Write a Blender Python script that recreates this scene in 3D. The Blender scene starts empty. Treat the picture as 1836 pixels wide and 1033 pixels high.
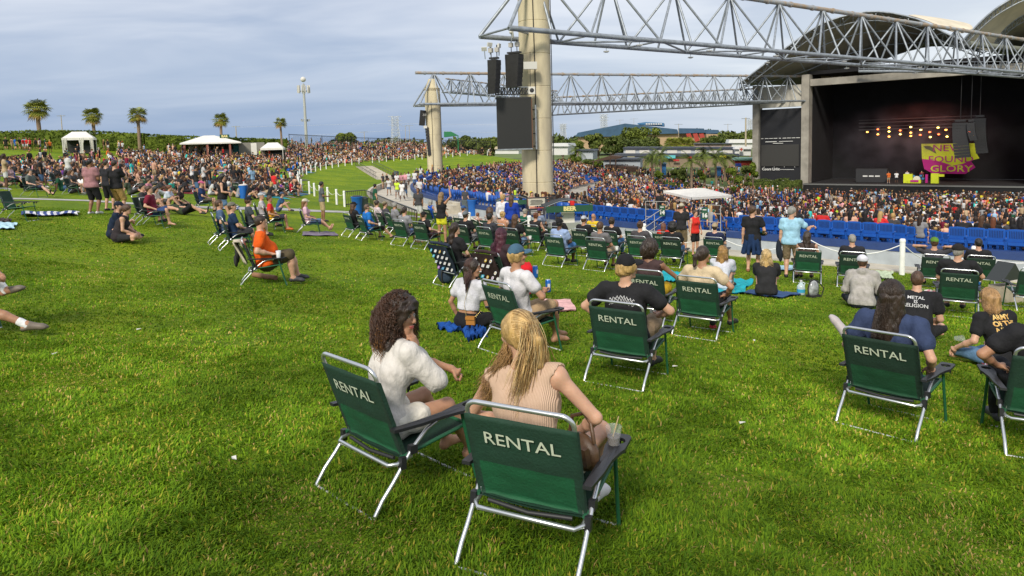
import bpy, math, random, numpy as np
from mathutils import Vector, Matrix
from mathutils.bvhtree import BVHTree
random.seed(7); RS=np.random.RandomState(11)
scene=bpy.context.scene
R_=math.radians
# ---------------------------------------------------------------- camera (pixel units of the 1836x1033 photograph)
F_PX=1224.0; PX0,PY0=918.0,370.0
_p=math.atan(.09); _roll=.028
_F=np.array([0,math.cos(_p),-math.sin(_p)]); _R0=np.array([1.,0,0]); _U0=np.cross(_R0,_F)
CR=_R0*math.cos(_roll)-_U0*math.sin(_roll); CU=_U0*math.cos(_roll)+_R0*math.sin(_roll); CF=_F
cd=bpy.data.cameras.new('camera'); cam=bpy.data.objects.new('camera',cd); scene.collection.objects.link(cam)
cd.sensor_width=36; cd.lens=24.0; cd.shift_y=-(516.5-PY0)/1836; cd.clip_end=9000; cd.clip_start=.05
cam.matrix_world=Matrix([[CR[i],CU[i],-CF[i],0] for i in range(3)]+[[0,0,0,1]])
scene.camera=cam
# ---------------------------------------------------------------- world + sun
SUN_EL,SUN_AZ=R_(38),R_(200)     # azimuth clockwise from +Y
w=bpy.data.worlds.new("World"); scene.world=w; w.use_nodes=True
nt=w.node_tree; nt.nodes.clear()
def N(t,nt=nt,**k):
    n=nt.nodes.new(t)
    for a,b in k.items(): setattr(n,a,b)
    return n
out=N('ShaderNodeOutputWorld'); bg=N('ShaderNodeBackground'); bg.inputs[1].default_value=.095
sky=N('ShaderNodeTexSky',sky_type='NISHITA'); sky.sun_disc=False; sky.sun_elevation=SUN_EL; sky.sun_rotation=SUN_AZ; sky.air_density=1.3; sky.dust_density=2.0
tc=N('ShaderNodeTexCoord'); sep=N('ShaderNodeSeparateXYZ'); nt.links.new(tc.outputs['Generated'],sep.inputs[0])
# cloud deck: project the direction onto a high flat layer so that clouds stretch towards the horizon
zc=N('ShaderNodeMath',operation='ADD'); zc.inputs[1].default_value=.12; nt.links.new(sep.outputs[2],zc.inputs[0])
def dv(o):
    d=N('ShaderNodeMath',operation='DIVIDE'); nt.links.new(sep.outputs[o],d.inputs[0]); nt.links.new(zc.outputs[0],d.inputs[1]); return d
dx,dy=dv(0),dv(1); cmb=N('ShaderNodeCombineXYZ'); nt.links.new(dx.outputs[0],cmb.inputs[0]); nt.links.new(dy.outputs[0],cmb.inputs[1])
mp=N('ShaderNodeMapping'); mp.inputs['Rotation'].default_value=(0,0,R_(25)); mp.inputs['Scale'].default_value=(.7,1.25,1); mp.inputs['Location'].default_value=(.6,2.1,0)
nt.links.new(cmb.outputs[0],mp.inputs[0])
n1=N('ShaderNodeTexNoise'); n1.inputs['Scale'].default_value=.9; n1.inputs['Detail'].default_value=4.5; n1.inputs['Roughness'].default_value=.52; n1.inputs['Distortion'].default_value=.5
nt.links.new(mp.outputs[0],n1.inputs['Vector'])
cr=N('ShaderNodeValToRGB'); cr.color_ramp.elements[0].position=.36; cr.color_ramp.elements[0].color=(4.9,5.4,6.6,1); cr.color_ramp.elements[1].position=.68; cr.color_ramp.elements[1].color=(9.3,9.3,9.6,1)
nt.links.new(n1.outputs[0],cr.inputs[0])
# slate-blue band low on the left, brighter overhead and to the right
hz=N('ShaderNodeMapRange'); hz.inputs['From Min'].default_value=-.02; hz.inputs['From Max'].default_value=.28; hz.inputs['To Min'].default_value=0; hz.inputs['To Max'].default_value=1; nt.links.new(sep.outputs[2],hz.inputs['Value'])
xr=N('ShaderNodeMapRange'); xr.inputs['From Min'].default_value=-.15; xr.inputs['From Max'].default_value=.55; nt.links.new(sep.outputs[0],xr.inputs['Value'])
low=N('ShaderNodeMix',data_type='RGBA'); low.inputs['A'].default_value=(2.3,3.5,5.6,1); low.inputs['B'].default_value=(7.4,8.0,8.5,1); nt.links.new(xr.outputs[0],low.inputs['Factor'])
m1=N('ShaderNodeMix',data_type='RGBA'); nt.links.new(hz.outputs[0],m1.inputs['Factor']); nt.links.new(low.outputs['Result'],m1.inputs['A']); nt.links.new(cr.outputs[0],m1.inputs['B'])
m2=N('ShaderNodeMix',data_type='RGBA'); m2.inputs['Factor'].default_value=.88; nt.links.new(sky.outputs[0],m2.inputs['A']); nt.links.new(m1.outputs['Result'],m2.inputs['B'])
nt.links.new(m2.outputs['Result'],bg.inputs[0]); nt.links.new(bg.outputs[0],out.inputs[0])
sl=bpy.data.lights.new('sun','SUN'); sl.energy=2.9; sl.angle=R_(11); sl.color=(1,.93,.80)
so=bpy.data.objects.new('sun',sl); scene.collection.objects.link(so)
_d=Vector((math.sin(SUN_AZ)*math.cos(SUN_EL),math.cos(SUN_AZ)*math.cos(SUN_EL),math.sin(SUN_EL)))
so.rotation_euler=_d.to_track_quat('Z','Y').to_euler()
vs=scene.view_settings; vs.view_transform='Standard'; vs.look='None'; vs.exposure=0.3; vs.gamma=1
# ---------------------------------------------------------------- terrain function (bowl centred on C)
CX,CY=66.,80.; AX=math.atan2(-80,-66)
def sstep(a,b,x):
    t=np.clip((x-a)/(b-a),0,1); return t*t*(3-2*t)
def gz(x,y):
    x=np.asarray(x,float); y=np.asarray(y,float)
    r=np.hypot(x-CX,y-CY); a=np.arctan2(y-CY,x-CX); dev=np.degrees(np.abs((a-AX+np.pi)%(2*np.pi)-np.pi))
    bowl=np.where(r>45,-3.95-.15*(77-r),-8.75-.5*(1-np.clip(r,0,45)/45))
    lawn=-4.1+.1*(np.minimum(r,134)-81); lawn=lawn-sstep(142,185,r)*7.5+.5*sstep(5,15,-x)*(1-sstep(38,70,y))*sstep(83,92,r)
    z=np.where(r<77,bowl,np.where(r<81,-4.6,lawn))
    k=sstep(95,103,dev)
    k=np.where(r<60,k*sstep(20,60,r)*.8,k)
    return z*(1-k)+(-6.6)*k
def ray(x,y): return CF+CR*(x-PX0)/F_PX+CU*(PY0-y)/F_PX
def unp(x,y,z=None):
    """ground point under a pixel of the photograph"""
    v=ray(x,y)
    if z is not None: return Vector(v*(z/v[2]))
    ts=np.geomspace(.5,900,4000); P=v[None]*ts[:,None]; g=gz(P[:,0],P[:,1]); i=int(np.argmax(P[:,2]<g))
    if i==0: i=1
    a,b=ts[i-1],ts[i]
    for _ in range(20):
        m=(a+b)/2; q=v*m
        if q[2]<gz(q[0],q[1]): b=m
        else: a=m
    return Vector(v*b)
def at(x,y,d):
    v=ray(x,y); return Vector(v*(d/v[1]))
# ---------------------------------------------------------------- materials
MATS={}
def mat(name,col,rough=.7,metal=0,noise=0,nscale=8,bump=0,bscale=30,spec=.5,alpha=1,trans=0,emit=None,estr=0,sss=0,detail=4,col2=None,nmin=.35,nmax=.65,coat=0,objvar=False,stretch=None):
    if name in MATS: return MATS[name]
    m=bpy.data.materials.new(name); m.use_nodes=True; t=m.node_tree; b=t.nodes['Principled BSDF']
    b.inputs['Roughness'].default_value=rough; b.inputs['Metallic'].default_value=metal; b.inputs['Specular IOR Level'].default_value=spec
    b.inputs['Alpha'].default_value=alpha; b.inputs['Transmission Weight'].default_value=trans
    if coat: b.inputs['Coat Weight'].default_value=coat
    if sss:
        b.inputs['Subsurface Weight'].default_value=sss; b.inputs['Subsurface Radius'].default_value=(.02,.008,.004); b.inputs['Subsurface Scale'].default_value=1
    if emit: b.inputs['Emission Color'].default_value=(*emit,1); b.inputs['Emission Strength'].default_value=estr
    c=(*col,1); b.inputs['Base Color'].default_value=c
    if noise or bump or col2:
        co=t.nodes.new('ShaderNodeTexCoord'); src=co.outputs['Object']
        if stretch:
            mpp=t.nodes.new('ShaderNodeMapping'); mpp.inputs['Scale'].default_value=stretch; t.links.new(src,mpp.inputs[0]); src=mpp.outputs[0]
    if noise or col2:
        n=t.nodes.new('ShaderNodeTexNoise'); n.inputs['Scale'].default_value=nscale; n.inputs['Detail'].default_value=detail; n.inputs['Roughness'].default_value=.6; t.links.new(src,n.inputs['Vector'])
        mr=t.nodes.new('ShaderNodeMapRange'); mr.inputs['From Min'].default_value=nmin; mr.inputs['From Max'].default_value=nmax; t.links.new(n.outputs[0],mr.inputs['Value'])
        mx=t.nodes.new('ShaderNodeMix'); mx.data_type='RGBA'; t.links.new(mr.outputs[0],mx.inputs['Factor'])
        lo=col2 if col2 else tuple(max(0,q*(1-noise)) for q in col); hi=col if col2 else tuple(min(1,q*(1+noise)) for q in col)
        mx.inputs['A'].default_value=(*lo,1); mx.inputs['B'].default_value=(*hi,1); t.links.new(mx.outputs['Result'],b.inputs['Base Color'])
    if bump:
        n2=t.nodes.new('ShaderNodeTexNoise'); n2.inputs['Scale'].default_value=bscale; n2.inputs['Detail'].default_value=3; t.links.new(src,n2.inputs['Vector'])
        bp=t.nodes.new('ShaderNodeBump'); bp.inputs['Strength'].default_value=bump; bp.inputs['Distance'].default_value=.02; t.links.new(n2.outputs[0],bp.inputs['Height']); t.links.new(bp.outputs[0],b.inputs['Normal'])
    MATS[name]=m; return m
def attr_mat(name,attr,typ='OBJECT',rough=.8,bump=0,bscale=40,spec=.3,trans=0):
    if name in MATS: return MATS[name]
    m=bpy.data.materials.new(name); m.use_nodes=True; t=m.node_tree; b=t.nodes['Principled BSDF']
    a=t.nodes.new('ShaderNodeAttribute'); a.attribute_type=typ; a.attribute_name=attr; t.links.new(a.outputs['Color'],b.inputs['Base Color'])
    b.inputs['Roughness'].default_value=rough; b.inputs['Specular IOR Level'].default_value=spec
    if trans:
        tr=t.nodes.new('ShaderNodeBsdfTranslucent'); t.links.new(a.outputs['Color'],tr.inputs[0]); ms=t.nodes.new('ShaderNodeMixShader'); ms.inputs[0].default_value=trans
        t.links.new(b.outputs[0],ms.inputs[1]); t.links.new(tr.outputs[0],ms.inputs[2]); t.links.new(ms.outputs[0],t.nodes['Material Output'].inputs[0])
    if bump:
        n2=t.nodes.new('ShaderNodeTexNoise'); n2.inputs['Scale'].default_value=bscale
        bp=t.nodes.new('ShaderNodeBump'); bp.inputs['Strength'].default_value=bump; bp.inputs['Distance'].default_value=.02; t.links.new(n2.outputs[0],bp.inputs['Height']); t.links.new(bp.outputs[0],b.inputs['Normal'])
    MATS[name]=m; return m
def hexs(c): return '%02x%02x%02x'%tuple(int(max(0,min(1,q))*255) for q in c)
def cloth(c,rough=.85): return mat('cloth_'+hexs(c),c,rough,0,.22,6,.35,45,.25)
def skin(c): return mat('skin_'+hexs(c),c,.5,0,.1,9,.08,60,.4,sss=.12)
def hairm(c): return mat('hair_'+hexs(c),c,.45,0,.35,30,.5,120,.5,stretch=(1,1,.25))
# ---------------------------------------------------------------- mesh builder
def mesh_np(name,V,Q,mats=(),mi=None,smooth=False,col=None,T=None):
    """V (n,3), Q quads (m,4), T tris (k,3)"""
    me=bpy.data.meshes.new(name); V=np.asarray(V,np.float32); Q=np.asarray(Q,np.int32).reshape(-1,4) if Q is not None and len(Q) else np.zeros((0,4),np.int32)
    T=np.asarray(T,np.int32).reshape(-1,3) if T is not None and len(T) else np.zeros((0,3),np.int32)
    me.vertices.add(len(V)); me.vertices.foreach_set('co',V.ravel())
    li=np.concatenate([Q.ravel(),T.ravel()]).astype(np.int32); me.loops.add(len(li)); me.loops.foreach_set('vertex_index',li)
    nf=len(Q)+len(T); me.polygons.add(nf)
    st=np.concatenate([np.arange(len(Q))*4,len(Q)*4+np.arange(len(T))*3]).astype(np.int32); me.polygons.foreach_set('loop_start',st)
    try: me.polygons.foreach_set('loop_total',np.concatenate([np.full(len(Q),4),np.full(len(T),3)]).astype(np.int32))
    except Exception: pass
    for m in mats: me.materials.append(m)
    if mi is not None: me.polygons.foreach_set('material_index',np.asarray(mi,np.int32))
    if smooth: me.polygons.foreach_set('use_smooth',np.ones(nf,bool))
    me.update(calc_edges=True)
    if col is not None:
        ca=me.color_attributes.new('Col','FLOAT_COLOR','POINT'); c4=np.ones((len(V),4),np.float32); c4[:,:3]=col; ca.data.foreach_set('color',c4.ravel())
    me.validate(); return me
class MB:
    def __init__(s): s.v=[];s.f=[];s.m=[];s.mats=[];s.sm=[]
    def mi(s,m):
        if m not in s.mats: s.mats.append(m)
        return s.mats.index(m)
    def add(s,vs,fs,m,smooth=False):
        o=len(s.v); s.v+=[tuple(v) for v in vs]; k=s.mi(m)
        for f in fs: s.f.append([i+o for i in f]); s.m.append(k); s.sm.append(smooth)
    def box(s,c,d,m,rz=0,M=None):
        hx,hy,hz=d[0]/2,d[1]/2,d[2]/2; vs=[(x*hx,y*hy,z*hz) for z in(-1,1) for y in(-1,1) for x in(-1,1)]
        Mx=M if M is not None else Matrix.Translation(c)@Matrix.Rotation(rz,4,'Z')
        s.add([Mx@Vector(v) for v in vs],[(0,2,3,1),(4,5,7,6),(0,1,5,4),(2,6,7,3),(0,4,6,2),(1,3,7,5)],m)
    def tube(s,pts,r,m,n=8,cap=True,closed=False):
        pts=[Vector(p) for p in pts]; k=len(pts); rr=r if hasattr(r,'__len__') else [r]*k; vs=[];up=None
        for i,p in enumerate(pts):
            a=pts[max(0,i-1)];b=pts[min(k-1,i+1)]; t=(b-a).normalized() if (b-a).length>1e-9 else Vector((0,0,1))
            if up is None: up=Vector((0,0,1)) if abs(t.z)<.9 else Vector((1,0,0))
            x=up.cross(t); 
            if x.length<1e-4: x=Vector((1,0,0)).cross(t)
            x.normalize(); y=t.cross(x).normalized(); up=y
            for j in range(n): q=2*math.pi*j/n; vs.append(p+(x*math.cos(q)+y*math.sin(q))*rr[i])
        fs=[(i*n+j,i*n+(j+1)%n,(i+1)*n+(j+1)%n,(i+1)*n+j) for i in range(k-1) for j in range(n)]
        if cap and not closed: s.add(vs[:n],[tuple(reversed(range(n)))],m); s.add(vs[-n:],[tuple(range(n))],m)
        s.add(vs,fs,m,True)
    def prism(s,poly,z0,z1,m,M=None):
        n=len(poly); vs=[(x,y,z0) for x,y in poly]+[(x,y,z1) for x,y in poly]
        if M is not None: vs=[M@Vector(v) for v in vs]
        s.add(vs,[tuple(reversed(range(n))),tuple(range(n,2*n))]+[(i,(i+1)%n,n+(i+1)%n,n+i) for i in range(n)],m)
    def lathe(s,prof,c,m,n=16,smooth=True):
        k=len(prof); vs=[(c[0]+r*math.cos(2*math.pi*j/n),c[1]+r*math.sin(2*math.pi*j/n),c[2]+z) for r,z in prof for j in range(n)]
        fs=[(i*n+j,i*n+(j+1)%n,(i+1)*n+(j+1)%n,(i+1)*n+j) for i in range(k-1) for j in range(n)]; s.add(vs[:n],[tuple(reversed(range(n)))],m); s.add(vs[-n:],[tuple(range(n))],m)
        s.add(vs,fs,m,smooth)
    def ell(s,c,r,m,n=12,k=8,M=None):
        vs=[];fs=[]
        for i in range(k+1):
            ph=math.pi*i/k
            for j in range(n): th=2*math.pi*j/n; vs.append(Vector((c[0]+r[0]*math.sin(ph)*math.cos(th),c[1]+r[1]*math.sin(ph)*math.sin(th),c[2]+r[2]*math.cos(ph))))
        if M is not None: vs=[M@v for v in vs]
        s.add(vs,[(i*n+j,(i+1)*n+j,(i+1)*n+(j+1)%n,i*n+(j+1)%n) for i in range(k) for j in range(n)],m,True)
    def mesh(s,name):
        me=bpy.data.meshes.new(name); me.from_pydata([tuple(v) for v in s.v],[],s.f)
        for m in s.mats: me.materials.append(m)
        me.polygons.foreach_set('material_index',s.m); me.polygons.foreach_set('use_smooth',s.sm); me.update(); return me
    def obj(s,name,parent=None,**k): return link(name,s.mesh(name),parent,**k)
def vnoise(x,y,f,seed=0,octv=3):
    x=np.asarray(x,float)*f;y=np.asarray(y,float)*f;t=0;amp=1;tot=0
    for o in range(octv):
        g=np.random.RandomState(seed+o).rand(64,64); xi=np.floor(x).astype(int);yi=np.floor(y).astype(int);u=x-xi;v=y-yi;u=u*u*(3-2*u);v=v*v*(3-2*v)
        G=lambda a,b:g[(xi+a)%64,(yi+b)%64]
        t=t+amp*((G(0,0)*(1-u)+G(1,0)*u)*(1-v)+(G(0,1)*(1-u)+G(1,1)*u)*v); tot+=amp; amp*=.5; x=x*2.03+7.1;y=y*2.03+3.3
    return t/tot
def link(name,data,parent=None,label=None,cat=None,group=None,kind=None,loc=None,rz=None):
    o=bpy.data.objects.new(name,data); scene.collection.objects.link(o)
    if parent: o.parent=parent
    if label: o['label']=label
    if cat: o['category']=cat
    if group: o['group']=group
    if kind: o['kind']=kind
    if loc is not None: o.location=loc
    if rz is not None: o.rotation_euler=(0,0,rz)
    return o
def thing(name,label,cat,loc=(0,0,0),rz=0,group=None): return link(name,None,None,label,cat,group,None,loc,rz)
def dup(o,loc=None,rz=None,label=None,parent=None):
    c=o.copy(); scene.collection.objects.link(c)
    if parent: c.parent=parent
    if loc is not None: c.location=loc
    if rz is not None: c.rotation_euler=(0,0,rz)
    if label: c['label']=label
    for ch in list(o.children): dup(ch,parent=c)
    return c
FONT=None
def text_mesh(s,size=1.0,bold=0):
    cu=bpy.data.curves.new('lettering','FONT'); cu.body=s; cu.size=size; cu.align_x='CENTER'; cu.align_y='CENTER'; cu.offset=bold; cu.resolution_u=2
    o=bpy.data.objects.new('lettering',cu); scene.collection.objects.link(o); dg=bpy.context.evaluated_depsgraph_get(); me=bpy.data.meshes.new_from_object(o.evaluated_get(dg))
    V=[v.co.copy() for v in me.vertices]; F=[list(p.vertices) for p in me.polygons]
    bpy.data.objects.remove(o); bpy.data.meshes.remove(me); bpy.data.curves.remove(cu); return V,F
def add_text(mb,s,M,size,m,bold=0,sx=1):
    V,F=text_mesh(s,size,bold); mb.add([M@Vector((v.x*sx,v.y,0)) for v in V],F,m)
# ---------------------------------------------------------------- implicit surfaces -> continuous bodies
class Field:
    def __init__(s,lo,hi,cell):
        s.c=cell; s.lo=np.array(lo)-2*cell; s.n=np.ceil((np.array(hi)+2*cell-s.lo)/cell).astype(int)+1
        s.ax=[(s.lo[i]+np.arange(s.n[i])*cell).astype(np.float32) for i in range(3)]
        s.f=np.full(s.n,.5,np.float32)
    def sub(s,lo,hi):
        a=np.clip(np.floor((np.array(lo)-s.lo)/s.c).astype(int),0,s.n); b=np.clip(np.ceil((np.array(hi)-s.lo)/s.c).astype(int)+1,0,s.n)
        sl=tuple(slice(a[i],b[i]) for i in range(3)); 
        return sl,s.ax[0][sl[0]][:,None,None],s.ax[1][sl[1]][None,:,None],s.ax[2][sl[2]][None,None,:]
    def comb(s,sl,d,k,op='+'):
        f=s.f[sl]
        if op=='+':
            if k>0: h=np.clip(.5+.5*(f-d)/k,0,1); s.f[sl]=f*(1-h)+d*h-k*h*(1-h)
            else: s.f[sl]=np.minimum(f,d)
        else:
            d=-d
            if k>0: h=np.clip(.5-.5*(f-d)/k,0,1); s.f[sl]=f*(1-h)+d*h+k*h*(1-h)
            else: s.f[sl]=np.maximum(f,d)
    def cone(s,a,b,ra,rb,k=.03,op='+',noise=None):
        a=np.array(a,np.float32);b=np.array(b,np.float32);R=max(ra,rb)+k+.03
        sl,x,y,z=s.sub(np.minimum(a,b)-R,np.maximum(a,b)+R)
        if min(q.stop-q.start for q in sl)<=0: return
        ab=b-a; L=max(float(ab@ab),1e-9)
        t=np.clip(((x-a[0])*ab[0]+(y-a[1])*ab[1]+(z-a[2])*ab[2])/L,0,1)
        d=np.sqrt((x-a[0]-t*ab[0])**2+(y-a[1]-t*ab[1])**2+(z-a[2]-t*ab[2])**2)-(ra+(rb-ra)*t)
        s.comb(sl,d,k,op)
    def ell(s,c,r,M=None,k=.03,op='+'):
        c=np.array(c,np.float32);r=np.array(r,np.float32);R=float(r.max())+k+.03
        sl,x,y,z=s.sub(c-R,c+R)
        if min(q.stop-q.start for q in sl)<=0: return
        x=x-c[0];y=y-c[1];z=z-c[2]
        if M is not None: X,Y,Z=[M[0][i]*x+M[1][i]*y+M[2][i]*z for i in range(3)]
        else: X,Y,Z=x,y,z
        q=np.sqrt((X/r[0])**2+(Y/r[1])**2+(Z/r[2])**2); g=np.sqrt((X/r[0]**2)**2+(Y/r[1]**2)**2+(Z/r[2]**2)**2)+1e-6
        s.comb(sl,q*(q-1)/g,k,op)
    def cut(s,p,n,k=0):   # remove the side the normal points to
        p=np.array(p);n=np.array(n,float);n/=np.linalg.norm(n)
        x,y,z=s.ax[0][:,None,None],s.ax[1][None,:,None],s.ax[2][None,None,:]
        d=(x-p[0])*n[0]+(y-p[1])*n[1]+(z-p[2])*n[2]
        s.f=np.maximum(s.f,d.astype(np.float32))
    def noise(s,amp,freq,seed=0,stretch=(1,1,1)):
        rs=np.random.RandomState(seed); x,y,z=s.ax[0][:,None,None]*stretch[0],s.ax[1][None,:,None]*stretch[1],s.ax[2][None,None,:]*stretch[2]
        t=0
        for i in range(5):
            k=rs.normal(size=3); k=k/np.linalg.norm(k)*freq*(1+.35*i); t=t+np.sin(k[0]*x+k[1]*y+k[2]*z+rs.rand()*6.3+1.5*np.sin(k[1]*x*.6-k[0]*z*.5+rs.rand()*6))
        s.f+=(amp*t/3).astype(np.float32)
def nets(f,lo,cell):
    S=f<0; n=f.shape
    if not S.any(): return np.zeros((0,3)),np.zeros((0,4),int)
    c=[(i,j,k) for i in(0,1) for j in(0,1) for k in(0,1)]
    def sh(A,o): return A[o[0]:n[0]-1+o[0],o[1]:n[1]-1+o[1],o[2]:n[2]-1+o[2]]
    cnt=sum(sh(S,o).astype(np.int8) for o in c); act=(cnt>0)&(cnt<8); idx=np.full(act.shape,-1,np.int64); I=np.argwhere(act); idx[act]=np.arange(len(I))
    P=np.zeros((len(I),3)); W=np.zeros(len(I)); a0=(I[:,0],I[:,1],I[:,2])
    for p in c:
        for ax in range(3):
            if p[ax]==1: continue
            q=list(p); q[ax]=1
            fa=f[I[:,0]+p[0],I[:,1]+p[1],I[:,2]+p[2]]; fb=f[I[:,0]+q[0],I[:,1]+q[1],I[:,2]+q[2]]
            m=(fa<0)!=(fb<0); t=np.where(m,fa/np.where(m,fa-fb,1),0); pt=np.array(p)[None]+np.zeros((len(I),1)); pt[:,ax]=t
            P[m]+=pt[m]; W[m]+=1
    V=(I+P/W[:,None])*cell+lo
    Q=[]
    for ax in range(3):
        o=[0,0,0];o[ax]=1; u=(ax+1)%3; v=(ax+2)%3
        A=S[:n[0]-o[0],:n[1]-o[1],:n[2]-o[2]]; B=S[o[0]:,o[1]:,o[2]:]; E=np.argwhere(A!=B)
        E=E[(E[:,u]>0)&(E[:,v]>0)&(E[:,u]<n[u]-1)&(E[:,v]<n[v]-1)]
        def g(du,dv): J=E.copy();J[:,u]-=du;J[:,v]-=dv; return idx[J[:,0],J[:,1],J[:,2]]
        q=np.stack([g(1,1),g(0,1),g(0,0),g(1,0)],1); ins=A[E[:,0],E[:,1],E[:,2]]
        q[~ins]=q[~ins][:,::-1]; Q.append(q)
    return V,np.concatenate(Q)
def sample(f,V):
    i=np.clip(np.rint((V-f.lo)/f.c).astype(int),0,np.array(f.n)-1); return f.f[i[:,0],i[:,1],i[:,2]]
# ---------------------------------------------------------------- figures
def v3(*a): return np.array(a,float)
def nrm(v): return v/ (np.linalg.norm(v)+1e-9)
def ik(a,b,l1,l2,hint):
    a=np.array(a,float);b=np.array(b,float);d=b-a;L=np.linalg.norm(d); mx=(l1+l2)*.998
    if L>mx: b=a+d/L*mx; d=b-a; L=mx
    c=(l1*l1-l2*l2+L*L)/(2*L); h=math.sqrt(max(0,l1*l1-c*c)); n=d/L; q=np.array(hint,float); q=q-n*(q@n); q=nrm(q)
    return a+n*c+q*h,b
def skel(P):
    """P: pelvis, lean(fwd), side, turn, wr{L,R}, hintsL/R, an{L,R}, look(az,pitch) ; returns joints (person faces +Y, x right)"""
    s=P.get('s',1.0); J={}; pel=np.array(P['pel'],float); J['pel']=pel
    ln=R_(P.get('lean',0)); sd=R_(P.get('side',0)); up=nrm(v3(math.sin(sd),math.sin(ln),math.cos(ln)*math.cos(sd)))
    ln2=R_(P.get('lean2',P.get('lean',0))); up2=nrm(v3(math.sin(sd),math.sin(ln2),math.cos(ln2)*math.cos(sd)))
    tw=R_(P.get('twist',0)); rt=v3(math.cos(tw),-math.sin(tw),0); rt=nrm(rt-up2*(rt@up2)); J['rt']=rt; fw=np.cross(up2,rt); J['fw']=fw
    J['waist']=pel+up*.17*s; J['chest']=J['waist']+up2*.19*s; J['neck']=J['chest']+up2*.16*s
    sw=P.get('sw',.185)*s
    J['shL']=J['neck']-rt*sw-up2*.035*s; J['shR']=J['neck']+rt*sw-up2*.035*s
    az,pt=P.get('look',(0,0)); az=R_(az);pt=R_(pt); hf=v3(math.sin(az)*math.cos(pt),math.cos(az)*math.cos(pt),math.sin(pt)); J['hf']=hf
    hu=v3(0,0,1)+up2*.4+v3(*P.get('tilt',(0,0,0))); hu=nrm(hu-hf*(hu@hf)); J['hu']=hu; J['hr']=np.cross(hf,hu)
    J['head']=J['neck']+nrm(up2+hf*.25)*.075*s+hu*.125*s
    hl=.42*s;sl=.41*s;ul=.285*s;fl=.25*s
    for S,sg in(('L',-1),('R',1)):
        J['hip'+S]=pel+v3(sg*.095*s,0,-.01)
        an=np.array(P['an'+S],float); kn,an=ik(J['hip'+S],an,hl,sl,P.get('kh'+S,(sg*.15,.6,1)))
        J['kn'+S]=kn;J['an'+S]=an; J['toe'+S]=an+nrm(v3(*P.get('ft'+S,(sg*.15,1,-.35))))*.15*s
        wr=np.array(P['wr'+S],float); el,wr=ik(J['sh'+S],wr,ul,fl,P.get('eh'+S,(sg*.6,-.5,-1)))
        J['el'+S]=el;J['wr'+S]=wr; hd=P.get('hd'+S); J['hd'+S]=nrm(np.array(hd,float)) if hd is not None else nrm(nrm(wr-el)+v3(0,0,-.15))
    J['s']=s; return J
def hand_prims(F,J,S,fine,curl=.5,palm=None):
    wr=J['wr'+S];d=J['hd'+S];s=J['s']; sg=-1 if S=='L' else 1
    side=np.cross(d,v3(0,0,1)) 
    if palm is not None: side=np.cross(d,np.array(palm,float))
    if np.linalg.norm(side)<.2: side=J['rt']
    side=nrm(side); pn=nrm(np.cross(side,d)); 
    if pn[2]>0 and palm is None: pn=-pn     # palm looks down
    if palm is not None and pn@np.array(palm)<0: pn=-pn
    c=wr+d*.045*s
    F.cone(wr,wr+d*.03*s,.024*s,.026*s,.015)
    M=np.stack([side,pn,d]); 
    F.ell(c+d*.012*s,np.array([.036,.016,.045])*s,M,.015)
    th=side*(-sg if True else sg)
    rf=.0085*s if fine else .011*s
    for i,(o,l) in enumerate(((-.027,.060),(-.009,.075),(.009,.072),(.026,.055))):
        b=c+side*o*s+d*.045*s; c1=curl+.1*i
        p1=b+nrm(d*math.cos(c1)+pn*math.sin(c1)+side*o*2)*l*.45*s; p2=p1+nrm(d*math.cos(c1*2.1)+pn*math.sin(c1*2.1))*l*.35*s; p3=p2+nrm(d*math.cos(c1*2.8)+pn*math.sin(c1*2.8))*l*.25*s
        F.cone(b,p1,rf*1.1,rf,.006);F.cone(p1,p2,rf,rf*.92,.003);F.cone(p2,p3,rf*.92,rf*.8,.003)
    b=c+th*.028*s-d*.02*s; p1=b+nrm(th*.8+d*.7+pn*.4)*.036*s; p2=p1+nrm(th*.2+d*1+pn*.5)*.03*s
    F.cone(b,p1,.013*s,.0115*s,.01);F.cone(p1,p2,.011*s,.009*s,.003)
def foot_prims(F,J,S,g=0,k=.02,bare=True):
    an=J['an'+S];to=J['toe'+S];s=J['s'];d=nrm(to-an); he=an-d*.045*s*0+v3(0,0,-.035*s)-nrm(v3(d[0],d[1],0))*.035*s
    F.cone(an,he,.034*s+g,.03*s+g,k); F.cone(he,to,.03*s+g,.024*s+g,k); F.cone(an,to,.032*s+g,.02*s+g,k+.01)
    F.cone(to-np.cross(d,v3(0,0,1))*.018*s,to+d*.045*s-np.cross(d,v3(0,0,1))*.016*s,.022*s+g,.016*s+g,k); F.cone(to+np.cross(d,v3(0,0,1))*.016*s,to+d*.035*s+np.cross(d,v3(0,0,1))*.018*s,.02*s+g,.014*s+g,k)
def torso_prims(F,J,b,g=0,k=.05,fem=0,lo=0.,bust=None):
    s=J['s'];rt=J['rt'];fw=J['fw'];w,c,n,p=J['waist'],J['chest'],J['neck'],J['pel']
    F.cone(p-rt*.075*s,p+rt*.075*s,.1*b*s+g,.1*b*s+g,k)
    wf=.9 if fem else 1.0
    for sg in(-1,1):
        F.cone(p+rt*sg*.055*s,w+rt*sg*.05*s*b,.098*b*s+g,.085*b*wf*s+g,k); F.cone(w+rt*sg*.05*s*b,c+rt*sg*.075*s,.088*b*wf*s+g,.092*min(b,1.25)*s+g,k)
        F.cone(c+rt*sg*.07*s,n+rt*sg*.07*s-nrm(n-c)*.05*s,.09*min(b,1.2)*s+g,.06*s+g,k)
        if fem: F.ell(c+rt*sg*.075*s+fw*.085*s+v3(0,0,.0),np.array([.062,.06,.062])*s+g,None,k)
    if b>1.15: F.ell(w+fw*.05*s,np.array([.13,.12,.13])*b*s*.95+g,None,k)
    for S in 'LR': F.cone(n+v3(0,0,-.02*s),J['sh'+S],.055*s+g,.056*s*min(b,1.15)+g,k)
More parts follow.
